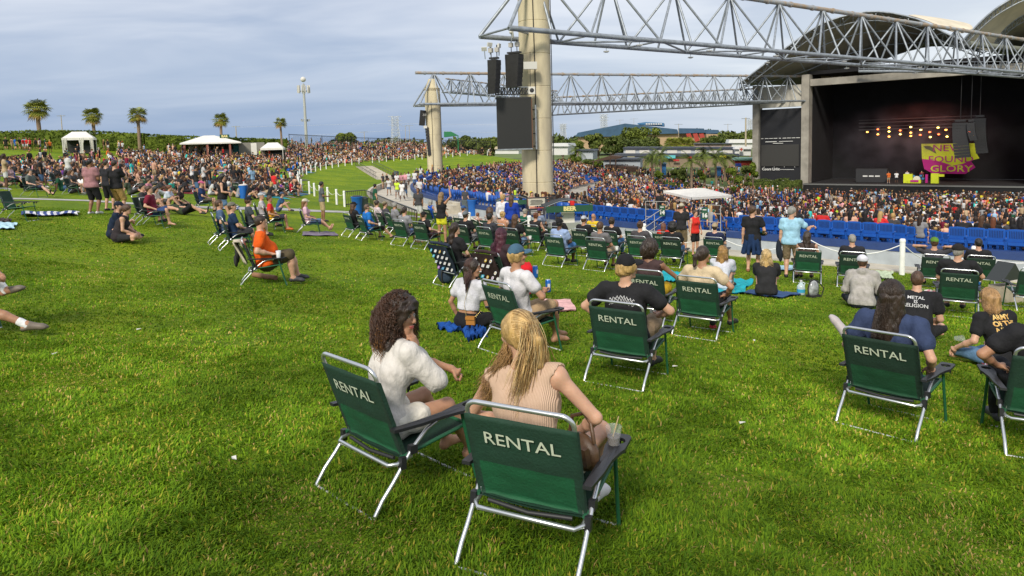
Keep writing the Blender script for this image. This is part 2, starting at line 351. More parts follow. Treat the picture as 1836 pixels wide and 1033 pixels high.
def head_prims(F,J,fine=True):
    h=J['head'];f,u,r=J['hf'],J['hu'],J['hr'];s=J['s'];M=np.stack([r,f,u])
    def pt(x,y,z): return h+r*x*s+f*y*s+u*z*s
    F.cone(J['neck']-v3(0,0,.03),pt(0,-.02,-.06),.058*s,.052*s,.03)
    F.ell(pt(0,-.012,.025),np.array([.074,.093,.088])*s,M,.0); F.ell(pt(0,.022,-.035),np.array([.058,.066,.075])*s,M,.03)
    F.cone(pt(-.02,.062,-.095),pt(.02,.062,-.095),.02*s,.02*s,.03)
    if fine:
        for sg in(-1,1):
            F.ell(pt(sg*.033,.094,.012),np.array([.020,.016,.013])*s,M,.012,'-')
            F.ell(pt(sg*.042,.066,-.025),np.array([.023,.022,.02])*s,M,.02)
            F.cone(pt(sg*.02,.082,.034),pt(sg*.045,.072,.03),.008*s,.006*s,.015)
            F.cone(pt(sg*.012,.098,-.030),pt(sg*.009,.1,-.028),.0085*s,.008*s,.008)
        F.cone(pt(0,.082,.018),pt(0,.111,-.024),.007*s,.0115*s,.012)
        F.cone(pt(-.016,.088,-.058),pt(.016,.088,-.058),.0062*s,.0062*s,.006); F.cone(pt(-.013,.087,-.068),pt(.013,.087,-.068),.0072*s,.0072*s,.006)
        F.cone(pt(-.019,.088,-.063),pt(.019,.088,-.063),.003*s,.003*s,.004,'-')
    for sg in(-1,1): 
        F.ell(pt(sg*.077,-.008,-.005),np.array([.009,.018,.03])*s,M,.006)
        if fine: F.ell(pt(sg*.086,-.004,0),np.array([.006,.009,.017])*s,M,.004,'-')
def limb(F,pts,rs,k=.02,g=0,t1=None):
    for i in range(len(pts)-1): F.cone(pts[i],pts[i+1],rs[i]+g,rs[i+1]+g,k)
def bodyfield(J,cell,b=1,fem=0,fine=True,hands=True,thk=1,palmL=None,palmR=None,curl=.5):
    pts=[v for k,v in J.items() if k not in('rt','fw','hf','hu','hr','s','hdL','hdR')]; lo=np.min(pts,0)-.22;hi=np.max(pts,0)+.24
    F=Field(lo,hi,cell);s=J['s']
    torso_prims(F,J,b*.97,0,.05,fem)
    la=(1+(b-1)*.5)*s
    for S in 'LR':
        el,wr,sh=J['el'+S],J['wr'+S],J['sh'+S]; m=.55*el+.45*wr
        ar=la*(.87 if fem else 1); F.cone(sh,el,.05*ar,.037*ar,.03); F.cone(el,m,.036*ar,.037*ar,.015); F.cone(m,wr,.036*ar,.024*s,.015)
        hp,kn,an=J['hip'+S],J['kn'+S],J['an'+S]
        F.cone(hp,kn,.086*la*(1.05 if fem else 1),.053*la,.04); m=.62*kn+.38*an
        F.cone(kn,m+nrm(np.cross(kn-an,J['rt']))*0,.05*la,.053*la,.02); F.cone(m,an,.052*la,.033*s,.02)
        foot_prims(F,J,S)
        if hands: hand_prims(F,J,S,fine,curl,palmL if S=='L' else palmR)
        else: F.cone(wr,wr+J['hd'+S]*.12*s,.027*s,.022*s,.02)
    head_prims(F,J,fine); return F
def topfield(F0,J,b=1,fem=0,sleeve=.55,crop=0,g=.014,nz=.006,seed=1,loose=1.0,collar=0,hood=0,tank=0,lo=None):
    F=Field((0,0,0),(0,0,0),F0.c);F.lo,F.n,F.ax=F0.lo,F0.n,F0.ax;F.f=np.full(F.n,.5,np.float32);s=J['s'];la=(1+(b-1)*.5)*s
    torso_prims(F,J,b*loose,g,.05,fem)
    dn=nrm(J['pel']-J['waist']); F.cone(J['pel']-J['rt']*.08*s,J['pel']+J['rt']*.08*s,.105*b*s+g,.105*b*s+g,.04)
    up=nrm(J['neck']-J['chest'])
    if tank:
        for S,sg in(('L',-1),('R',1)):   # bare shoulders
            F.cone(J['sh'+S]+J['rt']*sg*.012*s-up*.01,J['sh'+S]+J['rt']*sg*.1*s-up*.02,.06*s,.09*s,.02,'-')
    else:
        for S in 'LR':
            sh,el,wr=J['sh'+S],J['el'+S],J['wr'+S]
            if sleeve<=1: e=sh+(el-sh)*sleeve*.95; F.cone(sh,e,.058*la+g,.055*la+g+.006,.03)
            else: F.cone(sh,el,.056*la+g,.045*la+g,.03); e=el+(wr-el)*(sleeve-1); F.cone(el,e,.045*la+g,.036*la+g,.02)
    if hood: F.ell(J['neck']-J['fw']*.08*s+v3(0,0,.0),(.1*s,.06*s,.07*s),None,.03)
    if nz: F.noise(nz,38,seed,(1,1,.55))
    # neck opening, hem
    F.cone(J['neck']+up*(.035-.01*collar)*s,J['neck']+up*.2*s,.072*s,.075*s,0,'-')
    if crop: F.cut(J['waist']-dn*(crop-.06),dn)
    else: F.cut(J['pel']+dn*.06*s,dn)
    return F
def botfield(F0,J,b=1,fem=0,length=.8,g=.012,nz=.005,seed=2):
    F=Field((0,0,0),(0,0,0),F0.c);F.lo,F.n,F.ax=F0.lo,F0.n,F0.ax;F.f=np.full(F.n,.5,np.float32);s=J['s'];la=(1+(b-1)*.5)*s;rt=J['rt']
    p,w=J['pel'],J['waist']; F.cone(p-rt*.07*s,p+rt*.07*s,.102*b*s+g,.102*b*s+g,.04)
    for sg in(-1,1): F.cone(p+rt*sg*.055*s,p*.35+w*.65+rt*sg*.05*s*b,.1*b*s+g,.09*b*s+g,.03)
    for S in 'LR':
        hp,kn,an=J['hip'+S],J['kn'+S],J['an'+S]
        if length<=1: e=hp+(kn-hp)*length; F.cone(hp,e,.09*la+g,(.086+(.056-.086)*length)*la+g+.014,.04)
        else:
            F.cone(hp,kn,.09*la+g,.056*la+g,.04); e=kn+(an-kn)*(length-1); F.cone(kn,e,.058*la+g,.048*s+g,.03)
    if nz: F.noise(nz,34,seed)
    up=nrm(w-p); F.cut(p+up*.115*s,up); return F
def shoefield(F0,J,g=.008,which='LR'):
    F=Field((0,0,0),(0,0,0),F0.c);F.lo,F.n,F.ax=F0.lo,F0.n,F0.ax;F.f=np.full(F.n,.5,np.float32)
    for S in which: foot_prims(F,J,S,g,.02)
    for S in which: F.cone(J['an'+S]+nrm(J['kn'+S]-J['an'+S])*.035,J['kn'+S],.06,.3,0,'-')
    return F
def hairfield(F0,J,style='short',seed=3,cap=False):
    F=Field((0,0,0),(0,0,0),F0.c);F.lo,F.n,F.ax=F0.lo,F0.n,F0.ax;F.f=np.full(F.n,.5,np.float32)
    h=J['head'];f,u,r=J['hf'],J['hu'],J['hr'];s=J['s'];M=np.stack([r,f,u]); nz=.004
    def pt(x,y,z): return h+r*x*s+f*y*s+u*z*s
    G={'short':.010,'buzz':.004,'bun':.012,'long':.016,'pony':.012,'curly':.05,'afro':.05,'bob':.016,'messy':.02}[style]
    F.ell(pt(0,-.014,.028),(np.array([.074,.093,.088])+G)*s,M,0); F.ell(pt(0,-.035,-.02),(np.array([.066,.066,.07])+G*.7)*s,M,.03)
    if style in('curly','afro'): F.ell(pt(0,-.04,-.04),np.array([.125,.1,.12])*s,M,.04); nz=.012
    if style=='curly':
        for a in np.linspace(-1.35,1.75,8): F.cone(pt(.085*math.sin(a),-.02-.085*math.cos(a),0),pt(.115*math.sin(a),-.03-.10*math.cos(a),-.19),.05*s,.035*s,.03)
    dn=v3(0,0,-1)
    back=nrm(-J['fw']+v3(0,0,-.2))
    if style in('long','bob'):
        L=.3 if style=='long' else .13
        for a in np.linspace(-1.15,1.15,7):
            p0=pt(.07*math.sin(a),-.02-.085*math.cos(a),.0); p1=p0+(dn*.14-f*.005)*s; p2=p1+(dn*(L-.14)*.9+back*.03)*s if L>.14 else p1
            F.cone(p0,p1,.032*s,.03*s,.02)
            if L>.14: F.cone(p1,p2,.03*s,.017*s,.02)
        nz=.006
    if style=='pony':
        p0=pt(0,-.10,.04);p1=pt(0,-.145,-.02);p2=p1+(dn*.12-f*.01)*s;p3=p2+dn*.12*s
        F.cone(p0,p1,.022*s,.032*s,.015);F.cone(p1,p2,.032*s,.028*s,.01);F.cone(p2,p3,.028*s,.01*s,.01)
    if style=='bun': F.ell(pt(0,-.115,.05),np.array([.04,.036,.04])*s,M,.01)
    if style=='messy': nz=.012
    if nz: F.noise(nz,60 if style not in('curly','afro') else 70,seed,(1,1,.6))
    if cap: F.cut(pt(0,0,.045),nrm(u)) 
    # open the face
    F.ell(pt(0,.10,-.035),np.array([.07 if style!='curly' else .085,.075,.095])*s,M,.008,'-')
    if style in('short','buzz','pony','bun','messy'):
        F.cut(pt(0,-.05,-.075),nrm(f*.75-u)) if style!='messy' else F.cut(pt(0,-.05,-.095),nrm(f*.5-u))
    return F
def capfield(F0,J,back=False):
    F=Field((0,0,0),(0,0,0),F0.c);F.lo,F.n,F.ax=F0.lo,F0.n,F0.ax;F.f=np.full(F.n,.5,np.float32)
    h=J['head'];f,u,r=J['hf'],J['hu'],J['hr'];s=J['s'];M=np.stack([r,f,u])
    def pt(x,y,z): return h+r*x*s+f*y*s+u*z*s
    F.ell(pt(0,-.014,.035),np.array([.094,.114,.10])*s,M,0); F.cut(pt(0,0,.034),nrm(-u+f*.12)); 
    q=-1 if back else 1
    Fb=Field((0,0,0),(0,0,0),F0.c);Fb.lo,Fb.n,Fb.ax=F.lo,F.n,F.ax;Fb.f=np.full(F.n,.5,np.float32)
    uu=nrm(u+f*.25*q); M2=np.stack([r,nrm(np.cross(uu,r)),uu]); Fb.ell(pt(0,q*.115-.005,.036),np.array([.072,.075,.013])*s,M2,0); Fb.ell(pt(0,-.012,.03),np.array([.07,.09,.09])*s,M,0,'-')
    F.f=np.minimum(F.f,Fb.f); return F
# poses: everything in metres, seat 0.33 high, person looks +Y
def pose(kind,**k):
    P={}
    if kind=='chair': P=dict(pel=(0,.02,.41),lean=-16,lean2=-6,wrL=(-.29,.16,.56),wrR=(.29,.16,.56),anL=(-.14,.46,.09),anR=(.16,.50,.09),hdL=(0,1,-.2),hdR=(0,1,-.2))
    if kind=='chair_lap': P=dict(pel=(0,.02,.41),lean=-12,lean2=0,wrL=(-.08,.24,.56),wrR=(.1,.24,.56),anL=(-.12,.50,.09),anR=(.12,.46,.09),hdL=(.7,.5,-.2),hdR=(-.7,.5,-.2),ehL=(-1,-.2,-.6),ehR=(1,-.2,-.6))
    if kind=='chair_stretch': P=dict(pel=(0,.03,.40),lean=-22,lean2=-8,wrL=(-.29,.16,.55),wrR=(.25,.2,.55),anL=(-.10,.78,.1),anR=(.08,.74,.14),ftL=(-.3,.5,.9),ftR=(.3,.5,.9),khL=(0,0,1),khR=(0,0,1))
    if kind=='chair_cross': P=dict(pel=(0,.02,.41),lean=-14,lean2=-6,wrL=(-.2,.2,.56),wrR=(.29,.14,.56),anR=(.1,.5,.09),anL=(.22,.42,.45),ftL=(.9,.3,-.1),khL=(-.6,.7,.5),hdL=(.6,.6,-.2))
    if kind=='ground_cross': P=dict(pel=(0,0,.12),lean=10,lean2=24,wrL=(-.16,.36,.2),wrR=(.16,.36,.2),anL=(.14,.30,.07),anR=(-.14,.38,.07),khL=(-1,.5,.15),khR=(1,.5,.15),ftL=(.9,.4,-.1),ftR=(-.9,.4,-.1))
    if kind=='ground_knees': P=dict(pel=(0,0,.12),lean=6,lean2=22,wrL=(-.05,.46,.44),wrR=(.08,.46,.44),anL=(-.13,.48,.08),anR=(.13,.52,.08),hdL=(.6,.3,-.3),hdR=(-.6,.3,-.3))
    if kind=='ground_back': P=dict(pel=(0,0,.12),lean=-22,lean2=-14,wrL=(-.28,-.26,.05),wrR=(.28,-.26,.05),anL=(-.12,.78,.08),anR=(.1,.74,.09),hdL=(-.3,-1,-.2),hdR=(.3,-1,-.2),ftL=(-.3,.3,1),ftR=(.3,.3,1),ehL=(-1,-1,0),ehR=(1,-1,0))
    if kind=='lie': P=dict(pel=(0,0,.11),lean=-72,lean2=-60,wrL=(-.2,.1,.25),wrR=(.25,-.4,.06),anL=(-.1,.8,.08),anR=(.12,.66,.08),ftL=(-.3,.3,1),look=(0,35))
    if kind=='stand': P=dict(pel=(0,0,.93),lean=0,lean2=2,wrL=(-.27,.04,.83),wrR=(.27,.08,.83),anL=(-.11,-.02,.08),anR=(.13,.05,.08),hdL=(0,.15,-1),hdR=(0,.15,-1),khL=(-.1,1,0),khR=(.1,1,0))
    if kind=='walk': P=dict(pel=(0,0,.92),lean=3,lean2=4,wrL=(-.27,.2,.88),wrR=(.26,-.12,.84),anL=(-.08,-.28,.12),anR=(.08,.28,.08),hdL=(0,.4,-1),hdR=(0,0,-1),khL=(0,1,0),khR=(0,1,0))
    if kind=='drink': P=dict(pel=(0,0,.93),lean=0,lean2=0,wrL=(-.27,.04,.83),wrR=(.12,.28,1.28),anL=(-.12,-.02,.08),anR=(.13,.03,.08),hdL=(0,.15,-1),hdR=(-.4,.4,.8),khL=(-.1,1,0),khR=(.1,1,0))
    if kind=='arms_up': P=dict(pel=(0,0,.93),lean=2,lean2=4,wrL=(-.2,.3,1.3),wrR=(.3,.12,1.85),anL=(-.12,-.02,.08),anR=(.13,.03,.08),hdL=(.6,.5,.2),hdR=(0,.1,1),khL=(-.1,1,0),khR=(.1,1,0),ehR=(1,0,0))
    P.update(k); return P
def emit(name,F,m,parent,smooth=True,**k):
    V,Q=nets(F.f,F.lo,F.c)
    if len(V)==0: return None
    o=link(name,mesh_np(name,V,Q,(m,) if not isinstance(m,(tuple,list)) else m,None,smooth),parent,**k); o['_n']=len(V); return o
SKIN={'pale':(.60,.37,.27),'fair':(.52,.30,.20),'tan':(.40,.21,.125),'brown':(.25,.125,.07),'dark':(.11,.055,.035)}
HAIR={'black':(.012,.010,.010),'dark':(.03,.018,.012),'brown':(.07,.035,.018),'auburn':(.13,.045,.02),'blond':(.42,.27,.10),'grey':(.25,.24,.22),'red':(.22,.03,.04)}
WHITE=(.66,.66,.66);BLACK=(.014,.014,.016)
def figure(loc,az,P,label,sk='fair',hair='brown',style='short',top=BLACK,bot=BLACK,blen=.8,sleeve=.55,shoe=BLACK,cap=None,capback=False,b=1.,fem=0,cell=.014,tank=0,crop=0,hood=0,group=None,hand=True,fine=None,loose=1.,extra=None,barefoot=False,nz=.006,hats=None,g=.014):
    """one person: body mesh (top level) with clothes and hair as children"""
    P=dict(P); P['pel']=(P['pel'][0],P['pel'][1]+(.1*(b-1) if P['pel'][2]<.6 and P['pel'][2]>.3 else 0),P['pel'][2]); J=skel(P); fine=(cell<.013) if fine is None else fine
    F=bodyfield(J,cell,b,fem,fine,hand,curl=P.get('curl',.6),palmL=P.get('palmL'),palmR=P.get('palmR'))
    V,Q=nets(F.f,F.lo,F.c); me=mesh_np('person',V,Q,(skin(SKIN[sk] if isinstance(sk,str) else sk),),None,True)
    o=link('person',me,None,label,'person',group,None,loc,-R_(az))
    if top is not None: 
        if isinstance(top,bpy.types.Material): tm=top
        else: tm=cloth(top)
        FT=topfield(F,J,b,fem,sleeve,crop,nz=nz,seed=int(abs(loc[0]*100))%97,tank=tank,hood=hood,loose=loose,g=g); o2=emit('shirt',FT,tm,o)
    if bot is not None: emit('shorts' if blen<=1 else 'trousers',botfield(F,J,b,fem,blen,seed=int(abs(loc[1]*100))%97),cloth(bot) if not isinstance(bot,bpy.types.Material) else bot,o)
    if shoe is not None and not barefoot: emit('shoes',shoefield(F,J),mat('shoe_'+hexs(shoe),shoe,.6),o)
    if hair: emit('hair',hairfield(F,J,style,int(abs(loc[0]*77))%91,cap is not None),hairm(HAIR[hair] if isinstance(hair,str) else hair),o)
    if cap is not None: emit('cap',capfield(F,J,capback),cloth(cap),o)
    o['_top']=1 if top is not None else 0
    return o,J,F
# ---------------------------------------------------------------- ground sheets
def polar(r0,r1,nr,a0,a1,na,dz=0,geo=False,fn=None):
    rr=np.geomspace(max(r0,.5),r1,nr) if geo else np.linspace(r0,r1,nr); aa=np.linspace(R_(a0),R_(a1),na)
    A,Rr=np.meshgrid(aa,rr); X=CX+Rr*np.cos(A);Y=CY+Rr*np.sin(A);Z=(fn or gz)(X,Y)+dz
    V=np.stack([X,Y,Z],-1).reshape(-1,3); i=np.arange(nr-1)[:,None]*na+np.arange(na-1)[None]; i=i.ravel()
    return V,np.stack([i,i+1,i+na+1,i+na],1)[:,::-1]
AXD=math.degrees(AX)   # about -129.5
def grass_mat():
    m=bpy.data.materials.new('lawn_grass'); m.use_nodes=True; t=m.node_tree; b=t.nodes['Principled BSDF']; b.inputs['Roughness'].default_value=.9; b.inputs['Specular IOR Level'].default_value=.15
    co=t.nodes.new('ShaderNodeTexCoord')
    def nz(s,d,st=None):
        n=t.nodes.new('ShaderNodeTexNoise'); n.inputs['Scale'].default_value=s; n.inputs['Detail'].default_value=d; n.inputs['Roughness'].default_value=.65; t.links.new(co.outputs['Object'],n.inputs['Vector']); return n
    def ramp(n,a,b_,c0,c1):
        r=t.nodes.new('ShaderNodeValToRGB'); e=r.color_ramp.elements; e[0].position=a;e[0].color=(*c0,1);e[1].position=b_;e[1].color=(*c1,1); t.links.new(n.outputs[0],r.inputs[0]); return r
    r1=ramp(nz(9,8),.32,.68,(.085,.150,.006),(.26,.36,.012)); r2=ramp(nz(.35,6),.40,.66,(.70,.80,.8),(1.25,1.12,.9)); r3=nz(2.2,7); 
    mu=t.nodes.new('ShaderNodeMix'); mu.data_type='RGBA'; mu.blend_type='MULTIPLY'; mu.inputs['Factor'].default_value=1; t.links.new(r1.outputs[0],mu.inputs['A']); t.links.new(r2.outputs[0],mu.inputs['B'])
    rr=ramp(r3,.58,.74,(0,0,0),(1,1,1)); mx=t.nodes.new('ShaderNodeMix'); mx.data_type='RGBA'; t.links.new(mu.outputs['Result'],mx.inputs['A']); mx.inputs['B'].default_value=(.26,.22,.03,1)
    fa=t.nodes.new('ShaderNodeMath'); fa.operation='MULTIPLY'; fa.inputs[1].default_value=.45; t.links.new(rr.outputs[0],fa.inputs[0]); t.links.new(fa.outputs[0],mx.inputs['Factor']); t.links.new(mx.outputs['Result'],b.inputs['Base Color'])
    n5=nz(45,4); bp=t.nodes.new('ShaderNodeBump'); bp.inputs['Strength'].default_value=.9; bp.inputs['Distance'].default_value=.05; t.links.new(n5.outputs[0],bp.inputs['Height']); t.links.new(bp.outputs[0],b.inputs['Normal'])
    return m
M_GRASS=grass_mat()
M_CONC=mat('concrete',(.47,.43,.35),.85,0,.18,1.2,.25,20); M_CONC2=mat('concrete_column',(.62,.54,.36),.85,0,0,1.3,.3,14,stretch=(1,1,.22),col2=(.44,.38,.26),nmin=.36,nmax=.62,detail=7)
M_SCRUB=mat('scrub',(.10,.14,.03),.95,0,.4,.05)
V,Q=polar(.6,7000,160,0,360,241,0,True,fn=lambda x,y: gz(x,y)-np.where(np.hypot(x-CX,y-CY)<139,1.6,.06)); link('ground',mesh_np('ground',V,Q,(M_SCRUB,),None,True),kind='structure')
V,Q=polar(81,141,121,AXD-97,AXD+97,420); link('lawn',mesh_np('lawn',V,Q,(M_GRASS,),None,True),kind='structure')
V,Q=polar(76.9,81.05,8,AXD-99,AXD+97,240,.0,fn=lambda x,y: np.full(np.shape(x),-4.6)); link('walkway',mesh_np('walkway',V,Q,(M_CONC,),None,True),kind='structure')
V,Q=polar(2,76.9,90,AXD-99,AXD+99,200,.012,fn=lambda x,y: gz(np.asarray(x)*.9999+CX*.0001,np.asarray(y)*.9999+CY*.0001)); link('bowl_floor',mesh_np('bowl_floor',V,Q,(mat('bowl_concrete',(.36,.33,.28),.9,0,.2,.8),),None,True),kind='structure')
# kerb between lawn and walkway
def arcwall(name,r0,r1,z0,z1,a0,a1,m,n=200,mb=None):
    mb=mb or MB(); aa=np.linspace(R_(a0),R_(a1),n); vs=[];fs=[]
    for a in aa:
        c,s=math.cos(a),math.sin(a)
        for r,z in((r0,z0),(r1,z0),(r1,z1),(r0,z1)): vs.append((CX+r*c,CY+r*s,z))
    for i in range(n-1):
        for j in range(4): fs.append((i*4+j,i*4+(j+1)%4,i*4+4+(j+1)%4,i*4+4+j))
    mb.add(vs,fs,m); return mb
arcwall('',80.9,81.2,-4.8,-4.04,AXD-97,AXD+97,M_CONC).obj('kerb',kind='structure')
# rear wall of the seating bowl, with gaps where the stairs come up
M_WALLG=mat('wall_grey',(.36,.40,.42),.8,0,.12,1.5,.1,10); M_NAVY=mat('wall_navy',(.015,.045,.16),.6,0,.1,3)
def ang_px(x,y,z): v=unp(x,y,z); return math.degrees(math.atan2(v.y-CY,v.x-CX))
def solve_r(px,R,z,y0=300,y1=520):
    """point on the circle of radius R seen in pixel column px"""
    best=None
    for y in np.linspace(y0,y1,1200):
        v=unp(px,y,z); e=abs(math.hypot(v.x-CX,v.y-CY)-R)
        if best is None or e<best[0]: best=(e,v)
    return best[1]
gaps=[]
for px in (1250,): 
    v=solve_r(px,76.9,-3.95); gaps.append(math.degrees(math.atan2(v.y-CY,v.x-CX)))
v=solve_r(815,76.9,-3.95,300,420); gaps.append(math.degrees(math.atan2(v.y-CY,v.x-CX)))
gaps=[g if g<0 else g-360 for g in gaps]; gaps.sort()
seg=[]; a=AXD-97
for g in gaps: seg.append((a,g-1.1)); a=g+1.1
seg.append((a,AXD+97))
wall=thing('bowl_wall','long curved grey wall with navy top band behind the blue seats','wall',(0,0,0))
wm=MB();wn=MB()
for a0,a1 in seg: arcwall('',76.75,77.0,-4.75,-4.1,a0,a1,M_WALLG,90,wm); arcwall('',76.72,77.03,-4.1,-3.84,a0,a1,M_NAVY,90,wn)
wm.obj('lower_wall',wall); wn.obj('navy_band',wall)
# grey path across the lawn
def strip(name,pts,w,m,dz=.012,kind='structure',**k):
    P=[Vector(p) for p in pts]; vs=[]; fs=[]
    D=[]; 
    for i in range(len(P)-1):
        n=max(2,int((P[i+1]-P[i]).length/1.0))
        for j in range(n): D.append(P[i].lerp(P[i+1],j/n))
    D.append(P[-1])
    for i,p in enumerate(D):
        t=(D[min(i+1,len(D)-1)]-D[max(i-1,0)]); t.z=0; t.normalize(); s=Vector((-t.y,t.x,0))
        for q in(-.5,-.17,.17,.5):
            x=p+s*w*q; vs.append((x.x,x.y,float(gz(x.x,x.y))+dz))
    for i in range(len(D)-1):
        for j in range(3): a=i*4+j; fs.append((a,a+1,a+5,a+4))
    mb=MB(); mb.add(vs,[tuple(reversed(f)) for f in fs],m,True); return mb.obj(name,kind=kind,**k)
pp=[unp(x,y) for x,y in ((-60,355),(60,357),(160,360),(250,366),(330,371),(420,374),(520,376),(620,380),(700,384),(780,392))]
strip('path',pp,1.0,mat('path_concrete',(.40,.38,.37),.9,0,.15,2))
strip('path',[unp(x,y) for x,y in ((255,278),(300,279),(345,283),(400,287),(470,290))],1.2,MATS['path_concrete'])
# ---------------------------------------------------------------- columns and trusses
def ring(cx,cy,r,n=28): return [(cx+r*math.cos(2*math.pi*i/n),cy+r*math.sin(2*math.pi*i/n)) for i in range(n)]
C1=Vector((1.75,45,0)); C2=Vector((-10.2,92,0))
def column(p,ztop,label,r=1.02):
    t=thing('concrete_column',label,'column',(p.x,p.y,-4.55)); mb=MB()
    h=ztop+4.55; prof=[(r,0)]
    k=int(h/2.1)
    for i in range(1,k+1):
        z=h*i/(k+.6); prof+=[(r,z-.03),(r-.025,z-.012),(r-.025,z+.012),(r,z+.03)]
    prof+=[(r,h-1.6),(r*.97,h-1.55),(r*.45,h)]
    mb.lathe(prof,(0,0,0),M_CONC2,64,False); mb.obj('shaft',t)
    mk=MB(); mk.tube([(r+.03,-.35,h-2.0),(r+.04,-.3,h*.5),(r+.03,-.5,h*.2),(r+.03,-.5,.4)],.03,mat('black_rubber',(.015,.015,.015),.6),5); mk.tube([(-.1,-r-.02,h-3),(-.05,-r-.03,h*.5),(-.12,-r-.02,.3)],.035,MATS['black_rubber'],5); mk.obj('cable',t); return t
column(C1,13.2,'thick round concrete column beside the beer carts, carrying the large near truss'); column(C2,9.0,'more distant round concrete column with a tapered top at the far end of the walkway')
M_STEEL=mat('galvanised_steel',(.30,.33,.36),.5,.45,.2,2.5,0); M_RUST=mat('rusty_steel',(.36,.27,.18),.7,.2,0,1.1,col2=(.33,.35,.37),nmin=.42,nmax=.62)
def truss(name,label,A,B,h,w,n,over=3.0,group='roof trusses',rt=.2,rb=.17,zt=0,endcap=True,walk=None):
    """triangular truss: one top chord, two bottom chords; A,B are bottom-centre ends"""
    t=thing(name,label,'truss',(0,0,0),0,group); A=Vector(A);B=Vector(B); d=(B-A).normalized(); s=Vector((d.y,-d.x,0)).normalized()
    def bot(u,q): return A.lerp(B,u)+s*q*w/2
    def top(u): return A.lerp(B,u)+Vector((0,0,h))
    L=(B-A).length; mb=MB(); mb.tube([top(i/n) for i in range(n+1)],rt,M_RUST,10); mb.obj('top_chord',t)
    for i in range(1,2*n):
        pass
    m2=MB()
    for i in range(2*n): 
        p=A.lerp(B,(i+.5)/(2*n))+Vector((0,0,h)); m2=MB(); m2.tube([p-d*.12,p+d*.12],rt+.05,M_RUST,10); m2.obj('coupling',t)
    for q in(-1,1): mb=MB(); mb.tube([bot(i/n,q) for i in range(n+1)],rb,M_STEEL,8); mb.obj('bottom_chord',t)
    for i in range(n):
        u0,u1,um=i/n,(i+1)/n,(i+.5)/n
        for q in(-1,1):
            for (a,b) in ((bot(u0,q),top(um)),(top(um),bot(u1,q)),(top(um),bot(um,q))):
                mb=MB(); mb.tube([a,b],.085,M_STEEL,6,False); mb.obj('brace',t)
        mb=MB(); mb.tube([bot(u0,-1 if i%2 else 1),bot(u1,1 if i%2 else -1)],.075,M_STEEL,6,False); mb.obj('cross_brace',t)
        mb=MB(); mb.tube([bot(u0,-1),bot(u0,1)],.07,M_STEEL,6,False); mb.obj('cross_brace',t)
    # sloping end
    if endcap:
        for q in(-1,1): mb=MB(); mb.tube([bot(0,q),top(.5/n)],.11,M_STEEL,8); mb.obj('end_brace',t)
    return t,bot,top
d1=(Vector((66,88,0))-C1); d1.z=0; d1.normalize()
A1=Vector((C1.x,C1.y,0))-d1*3.1; A1.z=7.0; B1=Vector((74,93.4,7.0))
T1,bot1,top1=truss('roof_truss','large triangular pipe truss with rusty top chord above the near column',A1,B1,4.4,3.4,14)
d2=(Vector((45,114,0))-C2); d2.z=0; d2.normalize(); A2=Vector((C2.x,C2.y,5.6))-Vector((d2.x,d2.y,0))*2.2; B2=Vector((49,116,5.9))
T2,bot2,top2=truss('roof_truss','second pipe truss farther off, from the distant column to the screen tower',A2,B2,4.2,3.4,13)
# lighter truss behind, seen between the two
A3=at(800,165,101);B3=at(1372,192,119); T3,_,_=truss('catwalk_truss','slimmer truss with catwalk rail behind the far roof truss',at(994,206,104),at(1365,186,119),2.6,2.2,18,rt=.12,rb=.1)
T4,_,_=truss('catwalk_truss','short slim truss section reaching left of the near column',at(800,165,100),at(1000,182,128),1.9,1.6,14,rt=.09,rb=.08,endcap=False)
# lamps below truss 1
fl=thing('floodlight','small grey floodlight hanging below the near truss','floodlight',(0,0,0),0,'floodlights under the near truss'); 
mb=MB(); mb.box((0,0,-.28),(.38,.3,.07),mat('lamp_housing',(.5,.5,.48),.4,.6)); mb.ell((0,0,-.31),(.17,.13,.06),MATS['lamp_housing'],10,6); mb.obj('housing',fl); mb=MB(); mb.tube([(0,0,0),(0,0,-.26)],.02,M_STEEL,5); mb.obj('rod',fl)
for i,(u,q) in enumerate([(.12,1),(.12,-1),(.2,1),(.22,-1),(.29,1),(.33,-1),(.4,1),(.47,-1),(.55,1),(.62,-1),(.7,1)]):
    p=bot1(u,q)-Vector((0,0,.12))
    if i==0: fl.location=p
    else: dup(fl,p)
# speakers, cameras and screen at the near column
M_BLK=mat('black_fabric',(.018,.018,.018),.85,0,.2,4,.3,8); M_BP=mat('black_paint',(.025,.025,.027),.5)
def hang(px,py0,py1,d,wid,dep,tilt,label,group=None):
    a=at(px,py0,d); b=at(px,py1,d); h=a.z-b.z
    t=thing('line_array_speaker',label,'speaker',a,R_(-28),group); mb=MB(); n=7
    for i in range(n): 
        z=-(i+.5)*h/n; off=tilt*(i/n)**1.5; M=Matrix.Translation((0,-off*.2,z))@Matrix.Rotation(off*.15,4,'X'); mb.box(None,(wid*(1-.03*i),dep,h/n*1.03),M_BLK,M=M)
    mb.obj('cabinet',t); mb=MB(); mb.box((0,0,.12),(wid*.9,dep*.5,.1),M_BP); mb.tube([(-.2,0,.1),(-.2,0,.9)],.03,M_BP,5); mb.tube([(.2,0,.1),(.2,0,.9)],.03,M_BP,5); mb.obj('rigging',t)
    for x in(-.22,.22): mb=MB(); mb.box((x,0,.6),(.24,.22,.26),mat('motor_grey',(.42,.40,.37),.6)); mb.obj('hoist',t)
    return t
hang(886,108,168,42.0,.62,.6,1.2,'black shrouded speaker stack hanging at the outer end of the near truss')
hang(922,98,156,43.0,.95,.7,1.0,'wider black shrouded speaker stack hanging against the near column')
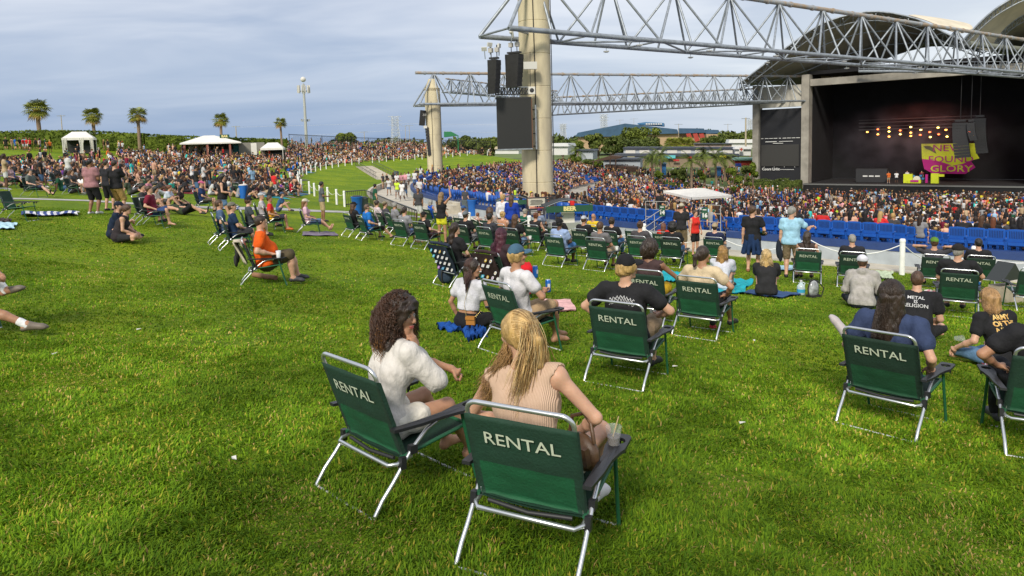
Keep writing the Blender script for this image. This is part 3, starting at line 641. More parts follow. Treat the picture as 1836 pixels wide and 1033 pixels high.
# video screen
scr=thing('video_screen','large dark video screen hung from a box truss beside the near column','screen',at(922,222,43),R_(8)); 
sw=62/1224*43; sh=88/1224*43
mb=MB(); mb.box((0,0,0),(sw,.12,sh),mat('led_off',(.016,.016,.015),.5,0,.08,60)); mb.obj('panel',scr)
mb=MB(); mb.box((0,.1,sh/2+.05),(sw*1.03,.35,.1),M_BP); mb.box((0,.1,-sh/2-.04),(sw*1.03,.3,.08),M_STEEL); mb.box((sw/2+.04,.1,0),(.08,.3,sh),mat('brown_paint',(.12,.06,.03),.6)); mb.obj('frame',scr)
mb=MB(); z0=sh/2+.28
for y in(-.16,.16):
    for z in(0,.42): mb.tube([(-sw*.52,y,z0+z),(sw*.52,y,z0+z)],.028,M_STEEL if z else M_BP,6)
for i in range(12):
    x=-sw*.52+sw*1.04*i/12; x2=x+sw*1.04/12
    for y in(-.16,.16): mb.tube([(x,y,z0+(.42 if i%2 else 0)),(x2,y,z0+(0 if i%2 else .42))],.02,M_BP,5); mb.tube([(x,y,z0),(x,y,z0+.42)],.02,M_BP,5)
mb.obj('box_truss',scr); mb=MB(); mb.box((sw*.52,0,z0+.21),(.42,.42,.46),mat('white_panel',(.62,.6,.55),.6)); mb.lathe([(.17,0),(.17,.02)],(0,0,0),M_BP,12) if False else mb.ell((sw*.52,-.22,z0+.21),(.14,.02,.14),M_BP,12,8); mb.obj('end_box',scr)
mb=MB(); mb.tube([(sw*.5,0,z0+.4),(sw*.5,0,z0+1.3),(sw*.52,.1,z0+2.6)],.018,M_BP,5); mb.box((sw*.5,0,z0+1.75),(.85,.3,.45),mat('grey_box',(.55,.54,.5),.6)); mb.obj('hanger',scr)
ant=thing('pipe_bracket','vertical steel pipe with brackets fixed on the near column beside the screen','pipe',at(961,228,43.6)); mb=MB(); mb.tube([(0,0,-1.4),(0,0,1.4)],.06,M_STEEL,8); mb.obj('pipe',ant)
for z in(-1.2,-.4,.5,1.1): mb=MB(); mb.box((-.25,0,z),(.5,.08,.08),M_BP); mb.obj('bracket',ant)
# outrigger lights at truss tip
for i,(px,py,d) in enumerate([(868,88,42),(878,80,42),(895,82,42),(918,58,43)]):
    t=thing('stage_light',['grey floodlight at the very tip of the near truss','grey floodlight second from the tip of the near truss','angled floodlight above the shrouded speakers','flat pale panel lamp standing above the truss end at the column'][i],'floodlight',at(px,py,d),.6*i); mb=MB()
    mb.box((0,0,0),(.32,.1,.24) if i<3 else (.5,.06,.7),MATS['grey_box'],M=Matrix.Rotation(.5-.2*i,4,'X')); mb.ell((0,.08,0),(.12,.1,.10),MATS['grey_box']); mb.obj('housing',t); mb=MB(); mb.tube([(0,0,0),(.05,.05,-.6)],.03,M_STEEL,5); mb.obj('bracket',t)
# far column speakers
a=at(757,198,91); t=thing('line_array_speaker','black speaker line hanging beside the distant column','speaker',a,.2); mb=MB(); mb.box((0,0,-1),(.75,.6,2.0),M_BLK,M=Matrix.Translation((0,0,-1))@Matrix.Rotation(.12,4,'Y')); mb.obj('cabinet',t); mb=MB(); 
for i in range(9): mb.box((.5+.03*i,0,-2.4-.42*i),(.42,.4,.38),M_BP)
mb.obj('lower_cabinet',t); mb=MB(); mb.box((.25,-.2,-.6),(.4,.2,.3),MATS['grey_box']);mb.box((.3,-.2,-2.2),(.45,.25,.35),MATS['white_panel']); mb.obj('control_box',t)
# lower column bands
# ---------------------------------------------------------------- stage house
SL=Vector((50.2,114.5,0)); SR=Vector((73.5,95.5,0)); STD=(SR-SL).normalized(); STN=Vector((-STD.y,STD.x,0))  # sn points away from audience
if STN.y<0: STN=-STN
def sp(u,dep,z): p=SL+STD*u+STN*dep; return Vector((p.x,p.y,z))
SWd=(SR-SL).length
Mst=Matrix(((STD.x,STN.x,0,SL.x),(STD.y,STN.y,0,SL.y),(0,0,1,0),(0,0,0,1)))
M_DARK=mat('stage_black',(.006,.006,.008),.9,0,.3,.6); M_TCONC=mat('tower_concrete',(.30,.28,.24),.85,0,.22,.5,.15,8)
st=thing('stage_building','open black stage house with concrete pillars and a low black deck','stage',(0,0,0)); st.matrix_world=Mst
def sbox(name,u0,u1,y0,y1,z0,z1,m,parent=None,**k): mb=MB(); mb.box(((u0+u1)/2,(y0+y1)/2,(z0+z1)/2),(u1-u0,y1-y0,z1-z0),m); return mb.obj(name,st if parent is None else parent,**k)
sbox('deck',-.5,SWd+9,-2.2,16,-9.4,-7.75,M_DARK); sbox('deck_edge',-.5,SWd+9,-2.3,-2.21,-7.95,-7.72,mat('edge_grey',(.13,.13,.13),.8))
sbox('back_wall',-1,SWd+9,14,14.4,-7.7,11,M_DARK); sbox('side_wall',-.7,0,1,14,-7.7,10.5,M_DARK); sbox('side_wall',SWd+8.3,SWd+9,1,14,-7.7,10.5,M_DARK); sbox('ceiling',-.7,SWd+9,.5,14,10.2,10.8,M_DARK)
sbox('pillar',-1.25,-.05,-1.0,.9,-9.4,10.2,M_TCONC); sbox('pillar',-9.4,-8.35,-1.0,.9,-9.4,9.0,M_TCONC); sbox('pillar',SWd+.0,SWd+1.5,-1.2,.9,-9.4,9.5,M_TCONC)
sbox('header',-9.3,-1.3,-.3,.5,5.1,8.7,mat('pale_panel',(.52,.50,.44),.8,0,.15,.4)); sbox('header_beam',0,SWd,-.6,.4,8.3,9.4,M_TCONC)
sbox('tower_panel',-8.3,-1.3,-.2,.2,-7.3,4.85,mat('tower_black',(.010,.011,.015),.7,0,.1,1)); sbox('tower_sill',-8.3,-1.3,-.25,.3,-9.4,-7.35,M_TCONC)
tw=thing('video_screen','dark video screen in the left concrete tower beside the stage','screen'); tw.matrix_world=Mst@Matrix.Translation((-4.9,-.35,-3.1))
mb=MB(); mb.box((0,0,0),(6.3,.14,3.7),mat('led_off2',(.035,.034,.031),.55,0,.1,20)); mb.obj('panel',tw)
mb=MB()
MF=Matrix.Rotation(R_(90),4,'X')
M_WT=mat('white_letter',(.6,.6,.58),.6)
for i in range(9): mb.box((-3.0+.75*i,-.02,2.95),(.62 if i not in(0,4) else .35,.04,.10),M_WT)
mb.obj('light_bar',tw)
mb=MB(); mb.box((-1.5,-.05,2.38),(1.9,.03,.13),M_WT); mb.box((1.0,-.05,2.4),(2.3,.03,.08),M_WT); mb.box((-.3,-.05,2.1),(1.7,.03,.09),M_WT); add_text(mb,'Coors Light',Matrix.Translation((-1.5,-.09,-2.35))@MF,.62,M_WT,.02); mb.box((1.2,-.05,-2.42),(2.3,.03,.07),M_WT); mb.obj('lettering',tw)
mb=MB()
for x in(-2.6,-.9,.8,2.5): mb.ell((x,-.1,-1.97),(.09,.05,.05),M_WT,6,4)
mb.obj('marker_lamp',tw)
# right tower screen (part of it is beyond the frame)
tr=thing('video_screen','grey framed video screen on the right concrete tower at the edge of the stage','screen'); tr.matrix_world=Mst@Matrix.Translation((SWd+4.6,-1.5,-2.6)); mb=MB(); mb.box((0,0,0),(6.6,.2,6.2),MATS['led_off2']); mb.obj('panel',tr); mb=MB()
for x in(-3.38,3.38): mb.box((x,-.05,0),(.14,.3,6.5),MATS['white_panel'])
for z in(-3.2,3.2): mb.box((0,-.05,z),(6.7,.3,.14),MATS['white_panel'])
mb.obj('frame',tr); mb=MB(); mb.box((0,.3,4.2),(8,.5,1.6),M_DARK); mb.box((0,.3,-4.0),(8,.5,1.3),M_DARK); mb.obj('surround',tr)
sbox('tower_wall',SWd+1.55,SWd+9,.0,.6,-9.4,9.5,M_TCONC)
# banner
def spx(px,py,dep):  # stage-local (u,z) of a pixel on the plane at depth dep
    v=Vector(ray(px,py)); t=(SL+STN*dep).dot(STN)/v.dot(STN); P=v*t; return (P-SL).dot(STD),P.z
bn=thing('banner','yellow and magenta banner hanging at the back of the stage','banner'); bn.matrix_world=Mst@Matrix.Translation((0,9.0,0))
MY=mat('banner_yellow',(.50,.55,.02),.8,emit=(.5,.6,.02),estr=.10); MM=mat('banner_magenta',(.36,.01,.16),.8,emit=(.4,.01,.17),estr=.12); MG=mat('banner_dark',(.10,.11,.03),.8)  # faint glow put into the banner and riser colours, which are no lamps
O=[spx(x,y,9) for x,y in((1652,258),(1748,257),(1749,300),(1731,312),(1672,311),(1657,303))]
wav=[spx(x,y,9) for x,y in((1653,285),(1672,287),(1690,291),(1708,297),(1725,294),(1740,288),(1756,284))]
mb=MB(); mb.prism([( p[0],p[1]) for p in [O[0],O[1],spx(1752,277,9)]+wav[::-1]],0,.03,MY,M=Matrix(((1,0,0,0),(0,0,1,0),(0,1,0,0),(0,0,0,1)))); mb.obj('upper_cloth',bn)
mb=MB(); mb.prism([(p[0],p[1]) for p in wav[:-1]+[O[2],O[3],O[4],O[5]]],.0,.03,MM,M=Matrix(((1,0,0,0),(0,0,1,0),(0,1,0,0),(0,0,0,1)))); mb.obj('lower_cloth',bn)
mb=MB()
for s_,px,py,sz,m_ in(('NEW',1699,266,1.5,MM),('FOUND',1704,286,1.45,MM),('GLORY',1705,303,1.45,MY)):
    u,z=spx(px,py,8.9); add_text(mb,s_,Matrix.Translation((u,-.05,z))@MF,sz,m_,.012,1.22)
for q in(((1655,262),(1668,262),(1676,268),(1668,270),(1660,267)),((1668,270),(1676,268),(1679,276))):
    pl=[spx(x,y,8.9) for x,y in q]; mb.add([(u,-.04,z) for u,z in pl],[tuple(range(len(pl)))],MG)
mb.obj('lettering',bn)
# lamps over the stage
ML=mat('stage_lamp_glow',(1,.6,.2),.5,emit=(1,.36,.05),estr=7); ML2=mat('stage_lamp_glow_yellow',(1,.9,.4),.5,emit=(1,.62,.12),estr=8); MLr=mat('stage_lamp_glow_red',(1,.2,.05),.5,emit=(1,.12,.03),estr=6)
lamps=[(1555,237,0),(1574,232,2),(1574,241,0),(1594,229,0),(1594,236,1),(1594,245,0),(1614,234,2),(1614,241,1),(1633,228,1),(1633,238,0),(1633,244,0),(1651,233,1),(1650,242,2),(1667,237,2),(1668,246,1),(1682,229,1),(1683,241,2),(1696,233,0),(1698,245,1),(1737,236,2),(1748,241,0)]
bt=thing('lighting_rig','black lighting truss with moving lamps hanging above the stage','rig'); bt.matrix_world=Mst@Matrix.Translation((0,7,0)); mb=MB()
for py in(228,240): 
    u0,z0_=spx(1540,py,7);u1,z1_=spx(1760,py,7); mb.tube([(u0,0,z0_+.6),(u1,0,z0_+.6)],.12,M_BP,6); mb.tube([(u0,0,z0_+1.1),(u1,0,z0_+1.1)],.08,M_BP,6)
mb.obj('bar',bt)
for i,(px,py,c) in enumerate(lamps):
    u,z=spx(px,py,6.5); lt=thing('stage_lamp',None,None); mb=MB(); mb.ell((0,0,0),(.17,.13,.11),(ML,ML2,MLr)[c],10,6); mb.obj('lens',lt); mb=MB(); mb.box((0,.3,.15),(.5,.4,.5),M_BP); mb.obj('housing',lt)
    lt.matrix_world=Mst@Matrix.Translation((u,6.5,z)); lt['category']='stage lamp'; lt['group']='glowing lamps above the stage'; lt['label']=['orange','yellow','red-orange'][c]+' glowing lamp in the rows above the dark stage'
pl=bpy.data.lights.new('stage_wash','AREA'); pl.energy=430; pl.size=8; pl.color=(1,.22,.12); po=bpy.data.objects.new('stage_wash',pl); scene.collection.objects.link(po); po.matrix_world=Mst@Matrix.Translation((SWd*.5,6,5.0))
# smoke in the stage
mb=MB(); mb.box((SWd*.42,7.5,-2.6),(SWd*.8,8,9.4),None); mb.mats=[]; so_=bpy.data.objects.new('smoke',None)
sm=bpy.data.materials.new('stage_smoke'); sm.use_nodes=True; t=sm.node_tree; t.nodes.remove(t.nodes['Principled BSDF']); pv=t.nodes.new('ShaderNodeVolumePrincipled'); pv.inputs['Density'].default_value=.03; pv.inputs['Color'].default_value=(.55,.5,.6,1); t.links.new(pv.outputs[0],t.nodes['Material Output'].inputs['Volume'])
co=t.nodes.new('ShaderNodeTexCoord'); vs_=t.nodes.new('ShaderNodeVectorMath'); vs_.operation='SUBTRACT'; vs_.inputs[1].default_value=(.5,.5,.5); t.links.new(co.outputs['Generated'],vs_.inputs[0]); vl=t.nodes.new('ShaderNodeVectorMath'); vl.operation='LENGTH'; t.links.new(vs_.outputs[0],vl.inputs[0])
mr=t.nodes.new('ShaderNodeMapRange'); mr.inputs['From Min'].default_value=.08; mr.inputs['From Max'].default_value=.5; mr.inputs['To Min'].default_value=.075; mr.inputs['To Max'].default_value=0; t.links.new(vl.outputs['Value'],mr.inputs['Value'])
sn_=t.nodes.new('ShaderNodeTexNoise'); sn_.inputs['Scale'].default_value=.35; sn_.inputs['Detail'].default_value=4; t.links.new(co.outputs['Object'],sn_.inputs['Vector']); sm_=t.nodes.new('ShaderNodeMapRange'); sm_.inputs['From Min'].default_value=.35; sm_.inputs['From Max'].default_value=.65; t.links.new(sn_.outputs[0],sm_.inputs['Value']); mu_=t.nodes.new('ShaderNodeMath'); mu_.operation='MULTIPLY'; t.links.new(mr.outputs[0],mu_.inputs[0]); t.links.new(sm_.outputs[0],mu_.inputs[1]); t.links.new(mu_.outputs[0],pv.inputs['Density'])
bpy.data.objects.remove(so_); mb=MB(); mb.box((SWd*.45,5.2,-1.0),(SWd*.95,8,13.0),sm); o=mb.obj('smoke',kind='stuff'); o.matrix_world=Mst
# line arrays over stage
for (px,y0,y1,wd,dep,lab) in((1722,220,283,28,1.0,'long curved black line array hanging in front of the banner'),(1757,212,275,22,3.0,'second black line array hanging right of the banner'),(1741,220,252,14,.5,'short black speaker stack between the two line arrays')):
    u,z0_=spx(px,y0,dep);_,z1_=spx(px,y1,dep); w_=abs(spx(px+wd/2,y0,dep)[0]-spx(px-wd/2,y0,dep)[0]); t=thing('line_array_speaker',lab,'speaker'); t.matrix_world=Mst@Matrix.Translation((u,dep,z0_)); mb=MB(); n=12;h=z0_-z1_
    for i in range(n): mb.box(None,(w_,.9,h/n*.94),M_BP,M=Matrix.Translation((.5*(i/n)**2,0,-(i+.5)*h/n))@Matrix.Rotation(-.1*(i/n),4,'Y'))
    mb.obj('cabinet',t); mb=MB(); mb.box((0,0,.3),(w_*.7,.4,.3),M_BP); mb.tube([(0,0,.3),(0,0,10-z0_)],.05,M_BP,5); mb.obj('rigging',t)
# gear on stage
def prop(name,lab,cat,px,py,dep,boxes):
    u,z=spx(px,py,dep); t=thing(name,lab,cat); t.matrix_world=Mst@Matrix.Translation((u,dep,-7.7))
    for nm,c,d_,m_ in boxes: mb=MB(); mb.box(c,d_,m_); mb.obj(nm,t)
prop('stage_riser','yellow and magenta painted riser left of the drums','riser',1628,333,2,[('panel',(0,0,.7),(1.2,.8,1.4),MY),('panel',(.9,-.3,.25),(1.8,.5,.5),MY),('panel',(.95,-.6,.35),(1.1,.1,.3),MM)])
prop('stage_riser','yellow riser with magenta stripe right of the drums','riser',1676,334,2,[('panel',(0,0,.75),(1.0,.8,1.5),MY),('panel',(-1.1,0,.7),(.3,.5,1.3),MM),('panel',(.7,0,1.2),(1.0,.6,.35),MY)])
prop('amplifier_stack','wide black amplifier stack with white lettering at the left of the stage','amplifier',1563,333,3,[('cabinet',(0,0,1.1),(4.6,.9,2.2),M_BP),('badge',(-.9,-.5,1.0),(.7,.06,.22),M_WT),('badge',(0,-.5,1.0),(.7,.06,.22),M_WT),('badge',(.9,-.5,1.0),(.7,.06,.22),M_WT)])
u,_z=spx(1644,333,3); t=thing('drum_kit','drum kit with a pale bass drum on the stage','drum kit'); t.matrix_world=Mst@Matrix.Translation((u,3,-7.7)); mb=MB(); mb.lathe([(.5,0),(.5,.5)],(0,0,0),MATS['white_panel'],16); o=mb.obj('bass_drum',t); o.rotation_euler=(R_(90),0,0); o.location=(0,0,.55)
for x,z in((-.5,.9),(.5,.95),(.8,.5)): mb=MB(); mb.lathe([(.22,0),(.22,.28)],(x,0,z),mat('drum_blue',(.05,.2,.4),.4),12); mb.obj('tom_drum',t)
for x,z in((-.8,1.5),(.7,1.6)): mb=MB(); mb.lathe([(.3,0),(.02,.04)],(x,0,z),mat('brass',(.6,.45,.15),.3,.9),12); mb.tube([(x,0,0),(x,0,z)],.02,M_STEEL,4); mb.obj('cymbal',t)
# ---------------------------------------------------------------- roof canopies over the stage
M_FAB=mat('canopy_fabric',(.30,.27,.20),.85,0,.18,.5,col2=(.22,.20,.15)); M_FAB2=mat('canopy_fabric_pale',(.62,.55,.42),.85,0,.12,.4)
def spl(P,n):
    P=[np.array(p,float) for p in P]; L=np.linspace(0,len(P)-1,n); o=[]
    for l in L:
        i=min(int(l),len(P)-2); t=l-i; p0=P[max(i-1,0)];p1=P[i];p2=P[i+1];p3=P[min(i+2,len(P)-1)]
        o.append(.5*((2*p1)+(-p0+p2)*t+(2*p0-5*p1+4*p2-p3)*t*t+(-p0+3*p1-3*p2+p3)*t**3))
    return o
def loft(c0,c1,n,m,name,parent,sag=0,nv=8,thick=.08,bulge=0):
    a=spl(c0,n);b=spl(c1,n);vs=[];fs=[]
    for j in range(nv+1):
        v=j/nv
        for i in range(n): p=a[i]*(1-v)+b[i]*v; p=p+np.array([0,0,bulge*math.sin(math.pi*v)*math.sin(math.pi*i/(n-1))]); vs.append(p)
    k=len(vs); vs+= [p+np.array([0,0,thick]) for p in vs]
    for j in range(nv):
        for i in range(n-1): q=j*n+i; fs.append((q,q+1,q+n+1,q+n)); fs.append((k+q,k+q+n,k+q+n+1,k+q+1))
    mb=MB(); mb.add(vs,fs,m,True); mb.obj(name,parent); return a,b
def pxc(L,d0,d1=None): n=len(L); return [at(x,y,d0+(0 if d1 is None else (d1-d0)*i/(n-1))) for i,(x,y) in enumerate(L)]
cn=thing('roof_canopy','dark arched fabric canopy with a lattice arch above the left part of the stage','canopy')
fa=pxc([(1326,150),(1362,122),(1420,78),(1480,40),(1560,21),(1640,33),(1700,62),(1770,92)],112,100); ba=pxc([(1345,152),(1400,152),(1460,150),(1510,136),(1560,118),(1610,97),(1680,82),(1775,92)],124,112)
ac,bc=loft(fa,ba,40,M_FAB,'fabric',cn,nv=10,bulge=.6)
def arch(c,off,name,parent,n=26,r=.13):
    a=spl(c,n); b=[p+np.array(off) for p in a]; mb=MB(); mb.tube(a,r,M_STEEL,6); mb.tube(b,r*.8,M_STEEL,6)
    for i in range(n-1): mb.tube([a[i],b[i+1]] if i%2 else [b[i],a[i+1]],r*.55,M_STEEL,4,False); mb.tube([a[i],b[i]],r*.5,M_STEEL,4,False)
    mb.obj(name,parent)
arch(fa,(.5,1.2,-1.1),'lattice_arch',cn); arch(ba,(0,.6,.7),'lattice_arch',cn,r=.1)
# purlins under the fabric
mb=MB()
for i in range(3,40,4): mb.tube([Vector(ac[i])-Vector((0,0,.35)),Vector(bc[i])-Vector((0,0,.35))],.09,M_STEEL,5)
for v in(.3,.6): mb.tube([Vector(ac[i]).lerp(Vector(bc[i]),v)-Vector((0,0,.4)) for i in range(0,40,2)],.09,M_STEEL,5)
mb.obj('purlins',cn)
cp=thing('roof_canopy','pale tan fabric canopy top curving down behind the dark arch','canopy')
loft(pxc([(1628,28),(1662,38),(1700,55),(1726,60)],106,103),pxc([(1640,27),(1690,34),(1735,43),(1745,52)],112,108),24,M_FAB2,'fabric',cp)
cr_=thing('roof_canopy','large tan arched canopy at the upper right above the stage','canopy')
f2=pxc([(1722,78),(1742,56),(1768,30),(1800,6),(1850,-18),(1930,-34),(2040,-30)],92,86); b2=pxc([(1775,92),(1790,66),(1812,42),(1845,22),(1900,4),(1960,-6),(2040,0)],96,90); b3=pxc([(1776,96),(1800,98),(1836,102),(1870,104),(1920,104),(1980,100),(2040,90)],112,104)
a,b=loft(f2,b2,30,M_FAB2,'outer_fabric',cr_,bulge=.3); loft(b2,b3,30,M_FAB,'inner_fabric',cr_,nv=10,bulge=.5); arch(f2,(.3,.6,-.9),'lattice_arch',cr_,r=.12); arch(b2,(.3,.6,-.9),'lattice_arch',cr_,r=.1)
mb=MB(); mb.tube(pxc([(1738,78),(1790,84),(1850,90)],91),.35,mat('gutter_dark',(.16,.17,.14),.7),8); mb.obj('gutter',cr_)
cw=thing('catwalk','steel catwalk with railings above the stage opening','catwalk'); p0=at(1540,128,108);p1=at(1840,128,92); mb=MB(); mb.tube([p0,p1],.25,M_STEEL,6)
for k in range(3): mb.tube([p0+Vector((0,0,.4+.45*k)),p1+Vector((0,0,.4+.45*k))],.05,M_STEEL,5)
for k in range(30): q=p0.lerp(p1,k/29); mb.tube([q,q+Vector((0,0,1.3))],.045,M_STEEL,4)
mb.obj('railing',cw)
# ---------------------------------------------------------------- foliage
def leaf_cloud(centres,radii,n,size,seed=0,flat=.7,aspect=1.5):
    rs=np.random.RandomState(seed); centres=np.array(centres,float);radii=np.array(radii,float); wgt=(radii[:,0]*radii[:,1]+.01); wgt/=wgt.sum()
    ci=rs.choice(len(centres),n,p=wgt); d=rs.normal(size=(n,3)); d/=np.linalg.norm(d,axis=1)[:,None]; rad=rs.uniform(.45,1.08,n)**.6
    P=centres[ci]+d*rad[:,None]*radii[ci]
    u=rs.normal(size=(n,3)); u/=np.linalg.norm(u,axis=1)[:,None]; v=np.cross(u,d+rs.normal(scale=.6,size=(n,3))); v/=np.linalg.norm(v,axis=1)[:,None]+1e-6
    s=size*rs.uniform(.6,1.5,n)[:,None]; A=P-u*s*aspect*.5;B=P+v*s*.5;C=P+u*s*aspect*.5;D=P-v*s*.5
    V=np.stack([A,B,C,D],1).reshape(-1,3); Q=np.arange(4*n).reshape(-1,4); return V,Q,ci
def leafmat(name,c,c2): 
    m=mat(name,c,.75,0,0,1.1,spec=.25,col2=c2,nmin=.4,nmax=.6); return m
ML_OAK=leafmat('leaf_oak',(.14,.17,.03),(.06,.085,.015)); ML_DK=leafmat('leaf_dark',(.10,.13,.025),(.04,.06,.012)); ML_PALM=leafmat('leaf_palm',(.26,.27,.035),(.10,.13,.015)); ML_HEDGE=leafmat('leaf_hedge',(.14,.19,.018),(.06,.09,.008)); ML_LT=leafmat('leaf_light',(.17,.21,.03),(.08,.11,.015)); ML_QP=leafmat('leaf_queen',(.15,.19,.035),(.06,.09,.015)); ML_DEAD=mat('leaf_dry',(.34,.22,.05),.8)
M_BARK=mat('bark',(.17,.12,.08),.9,0,.3,3,.4,10); M_PTR=mat('palm_trunk',(.24,.17,.11),.9,0,.3,5,.4,14,stretch=(1,1,4))
def tree(name,label,base,h,w,seed,m=None,n=2600,size=.32,cat='tree',group=None,lobes=9,trunk=.3,bare=.25):
    rs=np.random.RandomState(seed); t=thing(name,label,cat,base,0,group); C_=[];R2=[]
    for i in range(lobes): a=rs.uniform(0,6.28); q=rs.uniform(.1,.75)**.7*w/2; z=h*rs.uniform(bare+.2,.9); C_.append((q*math.cos(a),q*math.sin(a),z)); k=w*rs.uniform(.13,.24); R2.append((k,k,k*rs.uniform(.55,.8)))
    C_.append((0,0,h*.85));R2.append((w*.2,w*.2,h*.13)); V,Q,_=leaf_cloud(C_,R2,n,size,seed); link('crown',mesh_np('crown',V,Q,(m or ML_OAK,)),t)
    mb=MB(); mb.tube([(0,0,-.3),(.1,.05,h*.2),(0,.1,h*.45),(0,0,h*.7)],[trunk,trunk*.8,trunk*.6,trunk*.25],M_BARK,8)
    for c,r in list(zip(C_,R2))[:7]: mb.tube([(0,.05,h*.3),(c[0]*.5,c[1]*.5,(h*.35+c[2])*.5),c],[trunk*.45,trunk*.3,trunk*.1],M_BARK,5)
    mb.obj('trunk',t); return t
def frond(mb,o,a,el,L,droop,m,wid=.5,fan=False,n=9,rs=None):
    # pinnate frond: rachis curve with leaflets
    p=Vector(o); d=Vector((math.cos(a)*math.cos(el),math.sin(a)*math.cos(el),math.sin(el))); pts=[p.copy()]
    for i in range(n): p=p+d*L/n; d=(d+Vector((0,0,-droop/n))).normalized(); pts.append(p.copy())
    vs=[];fs=[]
    for i in range(1,n+1):
        t=(pts[i]-pts[i-1]).normalized(); s=t.cross(Vector((0,0,1))).normalized(); wl=wid*math.sin(math.pi*min(1,(i+.6)/(n+1)))+.05
        for sg in(-1,1):
            for q in(0,.5):
                b=pts[i-1].lerp(pts[i],q); tip=b+s*sg*wl+t*wl*.5+Vector((0,0,-wl*.45)); k=len(vs); vs+=[b-t*.05*L/ n*2,b+t*.09*L/n*3,tip]; fs.append((k,k+1,k+2))
    mb.add(vs,fs,m)
def palm(name,label,base,h,seed,kind='sabal',group=None,sc=1.0,cat='palm tree'):
    rs=random.Random(seed); t=thing(name,label,cat,base,0,group); mb=MB(); lean=rs.uniform(-.3,.3); r=.24*sc if kind=='sabal' else .16*sc
    mb.tube([(0,0,-.3),(lean*.3,0,h*.4),(lean,0,h)],[r*1.15,r,r*.95],M_PTR,9); mb.obj('trunk',t); cr=MB(); dd=MB(); top=Vector((lean,0,h))
    if kind=='sabal':
        for i in range(46):
            a=rs.uniform(0,6.28);el=rs.uniform(-.9,1.2); L=rs.uniform(.7,1.0)*sc; d=Vector((math.cos(a)*math.cos(el),math.sin(a)*math.cos(el),math.sin(el))); c=top+d*L; s=d.cross(Vector((0,0,1))); s=s.normalized() if s.length>.1 else Vector((1,0,0)); u=s.cross(d); mm=M_ if (M_:=(ML_DEAD if el<-.55 and rs.random()<.7 else ML_PALM)) else None
            tgt=dd if mm is ML_DEAD else cr; tgt.tube([top,c],.02*sc,mm,4,False)
            vs=[c];fs=[];nn=13
            for j in range(nn): q=-1.9+3.8*j/(nn-1); R2=.95*sc*rs.uniform(.8,1.05); tip=c+(d*math.cos(q)+s*math.sin(q))*R2+Vector((0,0,-.3*sc)); w2=(d*math.cos(q+.12)+s*math.sin(q+.12))*R2*.55;w1=(d*math.cos(q-.12)+s*math.sin(q-.12))*R2*.55; k=len(vs); vs+=[c+w1,tip,c+w2]; fs.append((0,k,k+1,k+2))
            tgt.add(vs,fs,mm)
        mb=MB(); mb.lathe([(r,h-.9*sc),(r*1.9,h-.5*sc),(r*1.6,h)],(lean,0,0),ML_DEAD,10); mb.obj('boot',t)
    else:
        for i in range(20): frond(cr,top,rs.uniform(0,6.28),rs.uniform(-.1,1.25),rs.uniform(2.3,3.0)*sc,rs.uniform(1.4,2.4),ML_QP,.42*sc)
    cr.obj('crown',t)
    if dd.v: dd.obj('dry_fronds',t)
    return t
# five sabal palms on the skyline
for i,(px,pt,d,lab) in enumerate([(66,178,104,'tallest sabal palm at the far left above the hedge'),(166,194,106,'sabal palm rising behind the white draped tent'),(245,192,106,'slim sabal palm between the tent and the bar pavilion'),(393,203,112,'sabal palm behind the roof of the bar pavilion'),(503,211,118,'smallest sabal palm above the second white tent')]):
    top=at(px,pt,d); z=float(gz(top.x,top.y)); sc=(1.25,1.0,1.0,.9,.75)[i]; palm('sabal_palm',lab,(top.x,top.y,z),top.z-z-1.2*sc,i+3,'sabal','palms on the lawn skyline',sc)
# hedge along the lawn crest
def hedge(name,label,pts,w,h,seed,size=.3,dens=60,m=None,hv=0):
    P=[Vector(p) for p in pts]; C_=[];core=MB(); V_=[];rs=np.random.RandomState(seed); VS=[];n=0
    L=0
    for i in range(len(P)-1):
        a,b=P[i],P[i+1]; l=(b-a).length; k=int(l*dens); t_=rs.rand(k); d=(b-a).normalized(); s=Vector((-d.y,d.x,0))
        q=rs.rand(k)*(2*h+w); side=np.where(q<h,-1,np.where(q<2*h,1,0)); zz=np.where(q<h,q,np.where(q<2*h,q-h,h)); xx=np.where(side==0,(q-2*h)-w/2,side*w/2)
        base=np.outer(1-t_,np.array(a))+np.outer(t_,np.array(b)); bump=.14*np.sin(base[:,0]*2.1)+.1*np.sin(base[:,1]*3.7)
        p=base+np.outer(xx,np.array(s))+np.stack([rs.normal(0,.07,k),rs.normal(0,.07,k),zz+rs.normal(0,.06,k)+(bump*(side==0) if hv else 0)],1); VS.append(p)
        core.box(None,(l,w-.1,h-.06),m or ML_HEDGE,M=Matrix.Translation((a+b)/2+Vector((0,0,h/2-.08)))@Matrix.Rotation(math.atan2(d.y,d.x),4,'Z'))
    p=np.concatenate(VS); n=len(p); u=rs.normal(size=(n,3));u/=np.linalg.norm(u,axis=1)[:,None];v=np.cross(u,rs.normal(size=(n,3)));v/=np.linalg.norm(v,axis=1)[:,None]; s=(size*rs.uniform(.5,1.3,n))[:,None]
    V=np.stack([p-u*s*.7,p+v*s*.4,p+u*s*.7,p-v*s*.4],1).reshape(-1,3); t=thing(name,label,'hedge'); link('leaves',mesh_np('leaves',V,np.arange(4*n).reshape(-1,4),(m or ML_HEDGE,)),t); core.obj('core',t); return t
hp=[at(x,262,d) for x,d in((-260,96),(-60,99),(60,102),(160,105),(260,107),(330,110),(425,116),(512,122))]
for p in hp: p.z=float(gz(p.x,p.y))-.1
hedge('clipped_hedge','long clipped green hedge along the lawn crest behind the tents',hp,1.6,2.9,4,.3,150)
